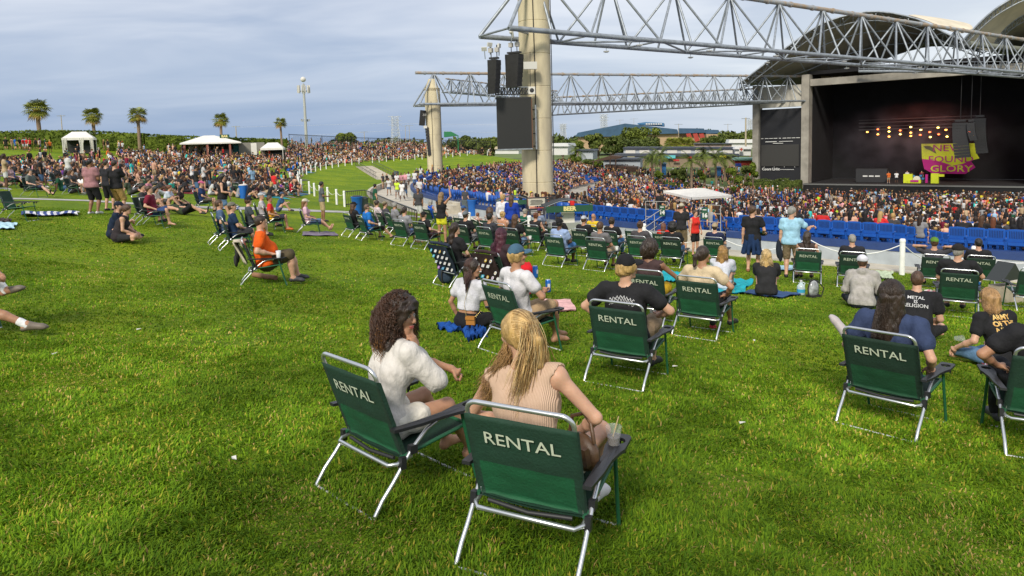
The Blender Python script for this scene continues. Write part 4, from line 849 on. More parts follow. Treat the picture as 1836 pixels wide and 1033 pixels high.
# ---------------------------------------------------------------- tents and bar
M_TENT=mat('tent_fabric',(.72,.70,.64),.8,0,.06,1.5); M_TENTD=mat('tent_dark',(.03,.035,.03),.8)
def tent(label,px,py,wpx,d,h=3.0,open_=True,rz=.1,peak=.9,curt=True):
    p=at(px,py,d); p.z=float(gz(p.x,p.y)); w_=wpx/1224*d; rz=-math.atan2(p.x,p.y)-.12; t=thing('marquee_tent',label,'tent',p,rz); k=w_/2; mb=MB()
    e=h-peak
    mb.add([(-k,-k,e),(k,-k,e),(k,k,e),(-k,k,e),(-k*.45,0,h),(k*.45,0,h)],[(0,1,5,4),(2,3,4,5),(1,2,5),(3,0,4)],M_TENT); 
    for a,b in(((-k,-k),(k,-k)),((k,-k),(k,k)),((k,k),(-k,k)),((-k,k),(-k,-k))): mb.add([(a[0]*1.01,a[1]*1.01,e+.02),(b[0]*1.01,b[1]*1.01,e+.02),(b[0]*1.01,b[1]*1.01,e-.3),(a[0]*1.01,a[1]*1.01,e-.3)],[(0,1,2,3)],M_TENT)
    mb.obj('roof',t)
    mb=MB(); mb.box((0,k*.98,e/2),(2*k,.05,e),M_TENTD); mb.obj('back_panel',t)
    for x in(-1,1):
        for y in(-1,1): mb=MB(); mb.tube([(x*k*.97,y*k*.97,0),(x*k*.97,y*k*.97,e)],.06,MATS['white_panel'],6); mb.obj('post',t)
    if curt:
        for x0,x1 in((-1,-.62),(0.02,.42),(.72,1)):
            mb=MB(); n=10;vs=[];zz=[e-.02,e*.6,e*.3,0]
            for r_,z in enumerate(zz):
                wq=(1,.62,.5,.85)[r_]
                for i in range(n+1): u=i/n; xa=x0+(x1-x0)*(.5+(u-.5)*wq) if x0>-.9 else x0+(x1-x0)*u*wq; vs.append((xa*k,-k*1.0+.09*math.sin(u*22),z))
            mb.add(vs,[(r_*(n+1)+i,r_*(n+1)+i+1,(r_+1)*(n+1)+i+1,(r_+1)*(n+1)+i) for r_ in range(3) for i in range(n)],M_TENT,True); mb.obj('curtain',t)
    mb=MB(); mb.box((.1*k,-.2*k,.5),(1.5*k,.5,1.0),M_BP); mb.obj('counter',t); return t
tent('white draped cabana tent with tied back curtains in front of the hedge',144,268,47,96,3.0)
tent('second smaller white tent with open front right of the bar pavilion',489,258,38,112,2.7,curt=False)
bp=at(380,259,108); bp.z=float(gz(bp.x,bp.y)); bar=thing('bar_pavilion','white roofed open bar pavilion with dark posts and green sign','pavilion',bp,-math.atan2(bp.x,bp.y)-.05); W2=98/1224*108/2
mb=MB(); mb.add([(-W2,-3,2.2),(W2,-3,2.2),(W2,3,2.2),(-W2,3,2.2),(-W2*.25,0,3.35),(W2*.1,0,3.35),(-W2,-3,2.0),(W2,-3,2.0),(W2,3,2.0),(-W2,3,2.0)],[(0,1,5,4),(2,3,4,5),(1,2,5),(3,0,4),(0,6,7,1),(1,7,8,2),(3,9,6,0)],M_TENT); mb.obj('roof',bar)
for x in(-.86,-.12,.62): mb=MB(); mb.box((x*W2,-2.7,1),(.28,.28,2.0),mat('post_brown',(.28,.10,.07),.7)); mb.obj('post',bar)
mb=MB(); mb.box((-.45*W2,1,1.0),(.7*W2,.1,1.9),mat('bar_grey',(.22,.21,.18),.8)); mb.box((.2*W2,2,1),(1.4*W2,.1,2),M_TENTD); mb.obj('back_wall',bar); mb=MB(); mb.box((.25*W2,-1.6,.55),(.9*W2,.5,1.1),M_BP); mb.obj('counter',bar)
for x in(.8,1.03,1.7): mb=MB(); mb.box((x*W2,1.4,1.05),(.2*W2,.1,1.9),mat('teal_panel',(.02,.22,.26),.6,0,.6,1.4)); mb.obj('teal_panel',bar)
mb=MB(); mb.box((.45*W2,-1.2,3.15),(1.4,.12,.55),mat('sign_green',(.01,.07,.035),.6)); add_text(mb,'BAR',Matrix.Translation((.45*W2,-1.28,3.15))@MF,.5,mat('sign_gold',(.7,.6,.25),.5),.02); mb.obj('sign',bar)
mb=MB(); mb.box((1.35*W2,1.6,1.05),(.9*W2,2.4,2.1),MATS['bar_grey']); mb.box((1.42*W2,.36,1.05),(.2*W2,.06,1.9),M_TENT); mb.obj('side_cabin',bar)
def gbase(px,d,dz=0): p=at(px,300,d); p.z=float(gz(p.x,p.y))+dz; return p
M_BIN=mat('bin_blue',(.01,.12,.45),.5); M_BING=mat('bin_grey',(.10,.13,.14),.6)
def bin_(label,px,py,m,s=1.0):
    p=unp(px,py) if py>262 else gbase(px,112); t=thing('litter_bin',label,'bin',p); mb=MB(); mb.lathe([(.24*s,0),(.31*s,.9*s),(.33*s,.92*s),(.33*s,.98*s)],(0,0,0),m,14); mb.obj('body',t); mb=MB(); mb.lathe([(.27*s,.985*s),(.2*s,1.04*s)],(0,0,0),M_BP,14); mb.obj('bag_rim',t)
# ---------------------------------------------------------------- cell tower, fence, pylons, poles
p=at(550,262,150); g=float(gz(p.x,p.y)); t=thing('phone_mast','tall grey mast with antenna racks and a white ball on top','mast',(p.x,p.y,g)); H=at(547,150,150).z-g; mb=MB(); mb.tube([(0,0,0),(0,0,H)],[.34,.22],mat('mast_grey',(.42,.43,.40),.7),10); mb.obj('pole',t)
mb=MB()
for k in range(12): a=k*math.pi/6; mb.box(None,(.28,.14,1.6),MATS['white_panel'],M=Matrix.Translation((1.25*math.cos(a),1.25*math.sin(a),H-1.2))@Matrix.Rotation(a,4,'Z')); mb.tube([(.3*math.cos(a),.3*math.sin(a),H-1.6),(1.2*math.cos(a),1.2*math.sin(a),H-1.6)],.05,M_STEEL,4)
mb.obj('antenna_rack',t); mb=MB(); mb.ell((0,0,H+.9),(.58,.58,.58),MATS['white_panel'],14,10); mb.obj('radome',t); mb=MB()
for k in range(5): a=k*1.26; mb.box(None,(.25,.2,.5),M_STEEL,M=Matrix.Translation((.85*math.cos(a),.85*math.sin(a),H*.42)))
mb.obj('lower_rack',t)
fa_=[at(x,y,d) for x,y,d in((518,243,128),(640,252,140),(760,259,155),(880,264,170))]; fe=thing('chain_link_fence','dark chain link fence on the skyline above the far lawn','fence'); top=[at(x,y,d) for x,y,d in((518,241,128),(640,247,140),(760,250,155),(880,254,170))]
mb=MB(); mb.tube(top,.05,M_BP,4); mb.obj('rail',fe)
for i in range(14): q=i/13*3; k=min(int(q),2); tp=top[k].lerp(top[k+1],q-k); mb=MB(); mb.tube([(tp.x,tp.y,float(gz(tp.x,tp.y))-.2),tp+Vector((0,0,.1))],.06,M_BP,4); mb.obj('post',fe)
mb=MB()
for k in range(3):
    a,b=top[k],top[k+1]
    for j in range(150):
        u=j/150; q=a.lerp(b,u); r=a.lerp(b,min(1,u+.06)); gq=float(gz(q.x,q.y)); gr=float(gz(r.x,r.y)); mb.tube([q,(r.x,r.y,gr)],.006,M_BP,3,False); mb.tube([(q.x,q.y,gq),r],.006,M_BP,3,False)
mb.obj('mesh_panel',fe)
def pylon(label,px,ytop,ybase,d,wtop,wbase):
    b=at(px,ybase,d); tp=at(px,ytop,d); h=tp.z-b.z; t=thing('lattice_pylon',label,'pylon',b,.4); mb=MB(); m=mat('pylon_grey',(.55,.57,.58),.7); ws=wbase/1224*d/2; wt=wtop/1224*d/2; r=.00028*d
    n=9; L=lambda k,x,y: Vector((x*(ws+(wt-ws)*min(1,k/n*1.5)),y*(ws+(wt-ws)*min(1,k/n*1.5)),h*k/n))
    for k in range(n):
        for x,y in((-1,-1),(1,-1),(1,1),(-1,1)): mb.tube([L(k,x,y),L(k+1,x,y)],r,m,4,False); x2,y2=-y,x; mb.tube([L(k,x,y),L(k+1,x2,y2)],r*.7,m,3,False); mb.tube([L(k,x2,y2),L(k+1,x,y)],r*.7,m,3,False); mb.tube([L(k,x,y),L(k,x2,y2)],r*.7,m,3,False)
    mb.obj('tower',t)
    for z in(.98,.84,.70): mb=MB(); mb.tube([(-wt*2.4,0,h*z),(wt*2.4,0,h*z)],r*1.1,m,4); mb.obj('cross_arm',t)
pylon('lattice power pylon left of the distant column',710,208,262,420,10,16); pylon('lattice power pylon showing above the far blue roof',1083,205,240,600,8,10); pylon('faint lattice pylon left of the blue roofed arena',1010,222,250,800,7,9)
pylon('faint lattice pylon right of the arena near the screen tower',1345,214,240,800,6,8)
def pole(label,px,yt,yb,d,r=.12,head='x',name='utility_pole'):
    b=at(px,yb,d);tp=at(px,yt,d);h=tp.z-b.z; t=thing(name,label,'pole',b); mb=MB(); mb.tube([(0,0,0),(0,0,h)],[r,r*.7],mat('pole_tan',(.42,.36,.25),.8),6); mb.obj('post',t)
    mb=MB(); mb.box((0,0,h*.97),(.012*d,.15,.15),M_STEEL); mb.obj('cross_arm' if head=='x' else 'lamp_head',t)
for a in [('utility pole right of the lattice pylon, nearest to it',728,225,262,300),('utility pole second right of the lattice pylon',735,224,262,300),('thin light pole beyond the far lawn fence',654,236,262,200),('light pole behind the hedge left of the first tent',114,206,262,160),('light pole behind the hedge right of the slim palm',250,228,262,150),('light pole behind the bar pavilion roof',425,226,262,150),('tall tan light pole left of the screen tower',1337,211,268,170,.25),('thin pole before the arena wall',1217,222,262,250),('thin pole right end of the arena',1305,222,262,300),('thin pole on the left of the arena roof',1112,214,262,420),('second thin pole on the left of the arena roof',1137,212,262,420)]: pole(*a)
# power lines
ln=thing('power_line','thin power lines strung between the far pylons','power line'); mb=MB()
for y0,y1,y2,dd in((228,221,226,420),(250,234,240,420),(262,250,252,420)): mb.tube([at(430+i*70,y0+(y1-y0)*min(1,i/4)+(y2-y1)*max(0,(i-4)/4),dd) for i in range(9)],.05,MATS['pylon_grey'],3)
mb.obj('cable',ln)
# ---------------------------------------------------------------- arena, sheds and street behind the bowl
M_ROOFB=mat('roof_blue',(.045,.10,.17),.5,.2,.12,.4,stretch=(1,1,1)); M_TANW=mat('wall_tan',(.42,.29,.17),.8,0,.08,.3); M_REDP=mat('panel_red',(.36,.045,.03),.6,0,.1,2); M_GREYW=mat('wall_grey_metal',(.40,.43,.46),.6,0,.1,.5); M_WIN=mat('glass_dark',(.03,.05,.07),.2)
D=340
ar=thing('arena_building','wide tan arena with a dark blue sloped roof and three red slanted panels','building'); 
def arp(px,py,d=D): return at(px,py,d)
mb=MB(); q=[arp(1032,246),arp(1122,222),arp(1210,228),arp(1252,240),arp(1252,230),arp(1264,231),arp(1264,238)]
def slab(mb,pts,m,dep=30):
    vs=[Vector(p) for p in pts]; n=len(vs); bk=[v+Vector((dep*.25,dep,0)) for v in vs]; mb.add(vs+bk,[tuple(range(n))[::-1],tuple(range(n,2*n))]+[(i,(i+1)%n,n+(i+1)%n,n+i) for i in range(n)],m)
slab(mb,[arp(1036,270),arp(1036,246),arp(1170,240),arp(1216,239),arp(1216,272)],M_TANW,50); slab(mb,[arp(1216,272,345),arp(1216,239,345),arp(1290,241,345),arp(1290,275,345)],M_TANW,50); mb.obj('wall',ar)
mb=MB(); slab(mb,[arp(1031,245,338),arp(1036,238,338),arp(1121,221.5,338),arp(1171,227,338),arp(1214,232,338),arp(1216,239.5,338),arp(1170,240.5,338),arp(1098,245,338)],M_ROOFB,55); slab(mb,[arp(1216,230,342),arp(1262,230.5,342),arp(1266,238,342),arp(1216,239.5,342)],M_ROOFB,50); slab(mb,[arp(1265,232.5,348),arp(1288,233,348),arp(1292,239,348),arp(1265,240,348)],M_ROOFB,50); mb.obj('roof',ar)
mb=MB(); slab(mb,[arp(1143,221,350),arp(1157,219,350),arp(1190,220.5,350),arp(1190,226,350),arp(1143,223,350)],mat('clerestory_blue',(.05,.16,.30),.5),20); mb.obj('clerestory',ar)
for i,x in enumerate((1230,1242,1253)):
    mb=MB(); slab(mb,[arp(x,240,336-i),arp(x+8,239,336-i),arp(x+13,252,336-i),arp(x+5,254.5,336-i)],M_REDP,5); mb.obj('red_panel',ar)
    mb=MB(); slab(mb,[arp(x+6,254.5,337-i),arp(x+12,252.5,337-i),arp(x+19,266,337-i),arp(x+14,266,337-i)],M_TANW,5); mb.obj('buttress',ar)
mb=MB()
for i in range(7): slab(mb,[arp(1158+i*4.3,221.2,349),arp(1161+i*4.3,221.3,349),arp(1161+i*4.3,223.6,349),arp(1158+i*4.3,223.5,349)],MATS['white_panel'],1)
mb.obj('window_band',ar)
def shed(label,x0,x1,y0,y1,d,m,rm=None,roofy=None,dep=12,name='market_building',sign=None,win=0,awn=None):
    t=thing(name,label,'building'); mb=MB(); slab(mb,[at(x0,y1,d),at(x0,y0,d),at(x1,y0,d),at(x1,y1,d)],m,dep); mb.obj('wall',t)
    mb=MB(); ry=roofy or 3; slab(mb,[at(x0-2,y0+.6,d-.6),at(x0,y0-ry,d-.6),at(x1,y0-ry,d-.6),at(x1+2,y0+.6,d-.6)],rm or M_ROOFB,dep+1.2); mb.obj('roof',t)
    for i in range(win): xa=x0+(x1-x0)*(i+.15)/win; xb=x0+(x1-x0)*(i+.85)/win; mb=MB(); slab(mb,[at(xa,y1-2,d-.15),at(xa,y0+3,d-.15),at(xb,y0+3,d-.15),at(xb,y1-2,d-.15)],M_GREYW if m is not M_GREYW else MATS['white_panel'],.1); mb.obj('shutter',t)
    if sign:
        for sx0,sx1,sy0,sy1,c,txt in sign:
            mb=MB(); slab(mb,[at(sx0,sy1,d-1),at(sx0,sy0,d-1),at(sx1,sy0,d-1),at(sx1,sy1,d-1)],mat('sign_'+hexs(c),c,.6),.15)
            if txt: cx=at((sx0+sx1)/2,(sy0+sy1)/2,d-1.15); mb_h=(at(sx0,sy0,d).z-at(sx0,sy1,d).z); add_text(mb,txt,Matrix.Translation(cx)@Matrix.Rotation(-.1,4,'Z')@MF,mb_h*.8,M_WT if sum(c)<1.2 else M_BP,.01)
            mb.obj('sign',t)
    return t
shed('long grey metal market hall with a dark roof and row of shutters',1118,1342,266,280,150,M_GREYW,mat('roof_slate',(.05,.06,.08),.6),2,win=9)
shed('lower tan market row with shop signs below the long hall',1102,1325,280,300,143,mat('wall_brown',(.26,.20,.14),.8),MATS['roof_slate'],4,8,sign=[(1110,1122,281,284,(.03,.05,.03),None),(1125,1138,281,284,(.6,.55,.3),None),(1187,1211,278.5,284,(.12,.5,.55),None),(1290,1302,279,282.5,(.7,.6,.02),None),(1232,1240,281,284,(.5,.03,.02),None),(1207,1218,286,289,(.45,.02,.03),None),(1180,1190,286,289,(.03,.12,.45),None)])
shed('grey shed with blue gable behind the brown deck',1082,1148,286,306,128,mat('shed_grey',(.36,.40,.44),.7),MATS['roof_slate'],2,8)
shed('white gabled shed with a red cross sign near the screen tower',1318,1346,267,279,146,mat('shed_white',(.66,.66,.64),.7),mat('roof_white',(.7,.7,.7),.6),3,10,sign=[(1326,1332,266,270,(.75,.75,.73),None)])
t=thing('red_cross_sign','white square sign with a red cross on the white shed','sign',at(1329,268,144.5)); mb=MB(); mb.box((0,0,0),(.9,.06,.9),MATS['white_panel']); mb.box((0,-.05,0),(.7,.04,.22),M_REDP); mb.box((0,-.055,0),(.22,.04,.7),M_REDP); mb.obj('board',t)
shed('red food stall left of the screen tower',1318,1360,287,297,132,M_REDP,mat('roof_teal',(.15,.3,.25),.6),3,6,sign=[(1317,1329,293,299,(.02,.06,.35),None)])
shed('small blue ticket hut among the palms',1184,1194,294,314,118,mat('hut_blue',(.03,.16,.38),.6),M_ROOFB,1.5,2.5); shed('second small blue hut by the tall palms',1284,1293,301,316,116,MATS['hut_blue'],M_ROOFB,1.5,2.5)
shed('white arched event tent behind the red stall',1308,1356,256,265,190,MATS['shed_white'],MATS['roof_white'],6,12); shed('low beige building right of the arena wall',1246,1312,258,267,175,mat('wall_pinkish',(.45,.33,.27),.8),MATS['roof_slate'],1,10); shed('white roofed tent beyond the column on the left',990,1018,262,278,160,MATS['shed_white'],MATS['roof_white'],5,10); shed('small grey building with flat roof left of the oaks',1034,1063,270,286,150,M_GREYW,MATS['roof_slate'],2,8); shed('low white building beyond the lawn near the column',888,930,267,276,190,MATS['shed_white'],mat('roof_tan',(.5,.42,.3),.7),4,10)
# brown timber deck
t=thing('timber_deck','dark brown timber deck with a sloping shade roof','deck'); mb=MB(); slab(mb,[at(1082,308,122),at(1084,296,122),at(1142,300,122),at(1142,308,122)],mat('timber_dark',(.07,.04,.025),.8),5); mb.obj('balustrade',t); mb=MB(); slab(mb,[at(1055,291,121),at(1094,279,121),at(1114,281,121),at(1112,284,121)],MATS['timber_dark'],5); mb.obj('roof',t)
for x,y in((1064,290),(1094,283),(1104,283)): mb=MB(); mb.tube([at(x,y,121),at(x,305,121)],.12,MATS['timber_dark'],5); mb.obj('post',t)
# trees
random.seed(5)
for i,(px,yt,wpx,d,lab) in enumerate([(1073,238,34,190,'rounded live oak at the left before the arena'),(1100,243,30,180,'dense oak second from the left before the arena'),(1125,226,32,195,'tall oak with open crown before the arena roof'),(1155,226,42,190,'broad oak with pale limbs before the arena'),(1143,248,50,175,'low spreading oak below the taller oaks'),(1178,246,20,185,'small oak at the right of the oak clump'),(1040,252,26,185,'yellow green tree left of the oaks'),(1280,243,30,230,'oak beyond the right end of the arena'),(1310,238,44,260,'dark wide oak mass left of the screen tower'),(1345,236,30,240,'oak directly left of the screen tower pillar'),(1010,252,34,220,'distant dark tree beside the near column'),(615,239,24,185,'pale green tree left of the pair on the far lawn skyline'),(628,238,24,190,'round dark tree right of the pair on the far lawn skyline'),(835,242,30,200,'open crowned tree with bare limbs beyond the far lawn'),(862,250,34,195,'bushy tree behind the video screen'),(880,246,30,210,'tree close behind the left edge of the video screen'),(812,254,24,210,'low tree right of the distant column'),(745,252,26,230,'dark tree behind the pylon feet'),(1265,246,12,210,'tiny palm like tree by the arena panels')]):
    p=gbase(px,d); tp=at(px,yt,d); tree('oak_tree' if 'oak' in lab else 'broadleaf_tree',lab,p,tp.z-p.z,wpx/1224*d*1.35,20+i,[ML_OAK,ML_DK,ML_OAK][i%3] if 'yellow' not in lab and 'pale' not in lab else ML_LT,2300,.42*d/190,trunk=.35)
for i,(px,yt,d,lab) in enumerate([(1185,274,112,'feathery queen palm second in the row before the market'),(1170,276,116,'feathery queen palm left of the market signs'),(1263,272,108,'tallest queen palm beside the blue hut'),(1285,278,112,'queen palm just right of the tallest'),(1240,286,106,'short queen palm left of the tallest'),(1300,280,120,'queen palm near the red stall'),(1168,284,120,'short queen palm behind the seats'),(1037,268,150,'small palm left of the grey building')]):
    p=gbase(px,d); tp=at(px,yt,d); palm('queen_palm',lab,p,tp.z-p.z-.4,40+i,'queen','queen palms before the market',1.15)
for i,(px,d) in enumerate(((1205,190),(1215,188),(1225,186),(1235,190))): p=gbase(px,d); palm('sabal_palm',['first','second','third','fourth'][i]+' small round headed palm from the left against the tan arena wall',p,at(px,252,d).z-p.z-1,60+i,'sabal',None,1.5)
# shrubs and hedges by the stage tower and plaza
for i,(px,yt,d,wpx,lab) in enumerate([(1315,300,100,20,'bushy shrub at the left foot of the screen tower'),(1335,296,102,22,'tall shrub in front of the left tower pillar'),(1350,290,106,20,'tree like shrub touching the left tower pillar'),(1225,300,112,22,'shrub behind the seats below the market'),(1255,304,108,18,'shrub beside the tall palm'),(1210,303,112,18,'low shrub left of the tall palm'),(1180,306,110,14,'small shrub by the blue hut'),(1010,285,135,20,'shrub right of the near column'),(1030,283,135,20,'shrub below the small palm'),(1053,286,130,20,'shrub left of the timber deck'),(1075,284,132,18,'shrub behind the timber deck roof')]):
    p=gbase(px,d); tp=at(px,yt,d); tree('garden_shrub',lab,p,max(1.2,tp.z-p.z),wpx/1224*d*1.2,70+i,ML_DK if i%2 else ML_HEDGE,1400,.26,'shrub',lobes=7,trunk=.12,bare=.0)
def hl(label,L,w,h,sd): P=[gbase(x,d) for x,d in L]; hedge('low_hedge',label,P,w,h,sd,.22,120,ML_DK,1)
hl('low hedge along the plaza edge behind the seats',[(1160,116),(1220,110),(1290,106)],2.5,.9,5); hp2=[sp(u,-3.2,-9.2) for u in(-12,-8,-4,-.6)]
for p_ in hp2: p_.z=-8.9
hedge('low_hedge','dark green shrub border at the foot of the left screen tower',hp2,2.2,1.7,6,.24,200,ML_DK,1)
# far tree line to the horizon
V,Q,_=leaf_cloud([(x,y,z) for x,y,z in [(700*math.sin(a)+RS.normal()*14,700*math.cos(a)+RS.normal()*25,-5+RS.uniform(0,7)) for a in np.linspace(-.95,.95,240)]],[(12,12,8)]*240,30000,3.0,9); link('treeline',mesh_np('treeline',V,Q,(ML_DK,)),kind='stuff')
# green canopy frame beyond far lawn
t=thing('green_canopy','green shade canopy on a single steel post beyond the far lawn','canopy',gbase(806,150)); b=t.location; mb=MB(); a=at(796,236,150)-b;c=at(808,236,150)-b;e=at(821,243,150)-b; a2=at(796,246,150)-b
mb.add([a,c,e,a2,a+Vector((0,3,0)),c+Vector((0,3,0)),e+Vector((0,3,0)),a2+Vector((0,3,0))],[(0,1,2,3),(4,7,6,5),(0,4,5,1),(1,5,6,2),(2,6,7,3),(3,7,4,0)],mat('canopy_green',(.01,.16,.06),.6)); mb.obj('fabric',t); mb=MB(); mb.tube([Vector((e.x,e.y,0)),e],.12,MATS['canopy_green'],6); mb.obj('post',t)
# ---------------------------------------------------------------- rental chair
M_ALU=mat('aluminium_tube',(.62,.64,.66),.28,.85,.08,6); M_GTUBE=mat('green_tube',(.015,.10,.045),.45); M_PLAS=mat('black_plastic',(.018,.019,.022),.42,0,.1,9,.05,30)
M_FD=mat('chair_fabric_dark',(.007,.040,.022),.8,0,.12,7,.25,60); M_FL=mat('chair_fabric_bright',(.004,.082,.030),.75,0,.12,7,.25,60); M_LET=mat('chair_lettering',(.55,.60,.48),.7)
for m_ in(M_FD,M_FL):   # each chair is faded a little differently
    t=m_.node_tree; b=t.nodes['Principled BSDF']; l=b.inputs['Base Color'].links[0].from_socket; oi=t.nodes.new('ShaderNodeObjectInfo'); hs=t.nodes.new('ShaderNodeHueSaturation'); mr=t.nodes.new('ShaderNodeMapRange'); mr.inputs['To Min'].default_value=.6; mr.inputs['To Max'].default_value=1.08; t.links.new(oi.outputs['Random'],mr.inputs['Value']); t.links.new(mr.outputs[0],hs.inputs['Value']); t.links.new(l,hs.inputs['Color']); t.links.new(hs.outputs[0],b.inputs['Base Color'])
RENT=text_mesh('RENTAL',.112,.0006)
HW=.285
def chair_mesh():
    def bk(t): return (-.17-.235*t,.30+.53*t)        # y,z along the back
    P={}
    # back frame: U tube over the top
    def arc_top(x0,y0,z0,y1,z1,r=.06):
        pts=[(-x0,y0,z0)]
        for sg,rng in((-1,range(0,7)),(1,range(6,-1,-1))):
            for k in rng:
                a=math.pi/2*k/6; dx=r*(1-math.cos(a)); dt=r*math.sin(a)-r; L=math.hypot(y1-y0,z1-z0); pts.append((sg*(x0-dx),y1+(y1-y0)/L*dt,z1+(z1-z0)/L*dt))
        pts.append((x0,y0,z0)); return pts
    mb=MB(); mb.tube(arc_top(HW-.012,*bk(-.04),*bk(1)),.0125,M_ALU,8); P['back_frame']=mb
    mb=MB(); nx,nz=14,14; vs=[];m_=[]
    for side in(0,1):
        for j in range(nz+1):
            t=-.02+.885*j/nz; y,z=bk(t)
            for i in range(nx+1):
                x=-HW-.004+(2*HW+.008)*i/nx; e=min(1,min(i,nx-i)/1.5); sag=.026*math.sin(math.pi*i/nx)*math.sin(math.pi*min(1,max(0,t)))*(1.3-t)
                yy=y-(.016 if side==0 else -.016)*(1 if e<1 else .25)-sag*1.0; wr=(.0045*math.sin(t*38+.5*math.sin(i*.8)+i*.15)*(1 if t<.45 else .2)+.002*math.sin(t*17+i*1.1))*e; vs.append((x,yy+wr,z-.3*(yy-y)))
    k=(nx+1)*(nz+1)
    for side in(0,1):
        for j in range(nz):
            for i in range(nx):
                a=side*k+j*(nx+1)+i; f=(a,a+1,a+nx+2,a+nx+1); f=f if side==0 else f[::-1]; 
                mb.v; mb.f.append(f); mb.m.append(1 if (j<6 and 0<i<nx-1) else 0); mb.sm.append(True)
    mb.v=vs; mb.mats=[M_FD,M_FL]
    for j in range(nz):
        for i in(0,nx): a=j*(nx+1)+i; mb.f.append([a,a+nx+1,a+k+nx+1,a+k]); mb.m.append(0); mb.sm.append(False)
    for j in(0,nz):
        for i in range(nx): a=j*(nx+1)+i; mb.f.append([a,a+1,a+k+1,a+k]); mb.m.append(0); mb.sm.append(False)
    ln=math.hypot(.235,.53); up=Vector((0,-.235/ln,.53/ln)); nn=Vector((0,-.53/ln,-.235/ln)); y,z=bk(.66)
    V,Fc=RENT; Mx=[]
    for v in V: p=Vector((v.x*.98,y,z))+up*(v.y*.9)+nn*.0165; sag=.026*math.sin(math.pi*min(1,max(0,(p.x+HW)/(2*HW))))*.55; p.y-=sag*.85+.002; Mx.append(p)
    mb.add(Mx,Fc,M_LET); P['back_panel']=mb
    # seams
    mb=MB(); mb.tube(arc_top(HW-.03,-.20,.262,-.255,.262,.035),.0125,M_ALU,8) if False else mb.tube([(-HW+.0,-.12,.285),(-HW,-.225,.262),(-HW+.03,-.262,.255),(HW-.03,-.262,.255),(HW,-.225,.262),(HW,-.12,.285)],.0125,M_ALU,8); P['support_bar']=mb
    mb=MB(); vs=[]; nx,ny=10,8
    for side in(0,1):
        for j in range(ny+1):
            for i in range(nx+1): x=-HW+2*HW*i/nx; y=-.19+.50*j/ny; vs.append((x,y,.30+.085*j/ny-.035*math.sin(math.pi*i/nx)*math.sin(math.pi*min(1,(j+1)/ny))-side*.012))
    k=(nx+1)*(ny+1); fs=[]
    for side in(0,1):
        for j in range(ny):
            for i in range(nx): a=side*k+j*(nx+1)+i; f=(a,a+1,a+nx+2,a+nx+1); fs.append(f if side==0 else f[::-1])
    mb.add(vs,fs,M_FD,True); mb.tube([(-HW+.06,-.20,.275),(0,-.215,.262),(HW-.06,-.20,.275)],.012,M_BP,5); P['seat']=mb
    mb=MB(); 
    for s in(-1,1): mb.tube([(s*HW,-.20,.295),(s*HW,.31,.385)],.0125,M_GTUBE,8)
    mb.tube([(-HW,.31,.385),(HW,.31,.385)],.0125,M_GTUBE,8); P['seat_frame']=mb
    legs=[]
    for s in(-1,1):
        x=s*.305
        mb=MB(); mb.tube([(x,.16,.475),(x,.06,.468),(x,-.03,.43),(x,-.14,.33),(x,-.26,.17),(x,-.33,.09),(x,-.385,0),(x,-.39,-.02)],.0125,M_ALU,8); mb.box((x,-.20,.27),(.032,.035,.07),M_PLAS); mb.box((x,-.13,.335),(.034,.05,.05),M_PLAS); legs.append(('rear_leg',mb))
        mb=MB(); mb.tube([(x+s*.008,.235,.49),(x+s*.008,.32,.22),(x+s*.008,.40,0),(x+s*.008,.405,-.02)],.012,M_GTUBE,8); legs.append(('front_leg',mb))
        # armrest: narrow at the rear, wide with a cup hole at the front
        mb=MB(); out=[(-.29,-.022),(-.29,.022),(-.1,.03),(.05,.028),(.16,.045),(.2,.058),(.35,.058),(.37,.04),(.37,-.04),(.35,-.052),(.2,-.052),(.1,-.034),(-.1,-.03)]
        # ring-shaped top built as quads between outline and hole
        c=(.285,.003); hr=.037; n=24
        def outline(a):
            d=Vector((math.cos(a),math.sin(a))); best=9
            for q in range(len(out)):
                p0=Vector(out[q])-Vector(c);p1=Vector(out[(q+1)%len(out)])-Vector(c); e=p1-p0; den=d.x*e.y-d.y*e.x
                if abs(den)<1e-9: continue
                t=(p0.x*e.y-p0.y*e.x)/den; u=(p0.x*d.y-p0.y*d.x)/den
                if t>0 and -1e-6<=u<=1+1e-6: best=min(best,t)
            return best
        A=sorted([2*math.pi*i/n for i in range(n)]+[math.atan2(q[1]-c[1],q[0]-c[0])%(2*math.pi) for q in out]); vs=[];N_=len(A)
        for a in A:
            r=outline(a); r=r if r<9 else .1
            for rad in(hr,r):
                for dz in(0,-.018):
                    yy=c[0]+math.cos(a)*rad; xx=c[1]+math.sin(a)*rad; zz=.485+.045*(yy+.29)/.66+dz-.012*math.sin((yy+.29)/.66*math.pi); vs.append((x+s*(.012+xx),yy,zz))
        fs=[]
        for i in range(N_): j=(i+1)%N_; a,b=i*4,j*4; fs+=[(a,b,b+2,a+2),(a+1,a+3,b+3,b+1),(a+2,b+2,b+3,a+3),(a,a+1,b+1,b)]
        mb.add(vs,fs,M_PLAS); zz=.485+.045*(.285+.29)/.66-.015
        mb.lathe([(.043,0),(.043,-.012),(.037,-.014)],(x+s*(.012+.003),.285,zz-.003),M_PLAS,16) if False else None
        for a in range(0,360,90): mb.box((x+s*.015+.035*math.cos(R_(a)),.285+.035*math.sin(R_(a)),zz-.025),(.012,.012,.05),M_PLAS)
        legs.append(('armrest',mb))
    mb=MB(); mb.tube([(-.305,-.39,-.004),(.305,-.39,-.004)],.0115,mat('worn_paint_bar',(.35,.36,.36),.6,.2,0,40,col2=(.75,.76,.76)),6); legs.append(('foot_bar',mb))
    mb=MB(); mb.tube([(-.312,.405,-.002),(.312,.405,-.002)],.0115,MATS['worn_paint_bar'],6); legs.append(('foot_bar',mb))
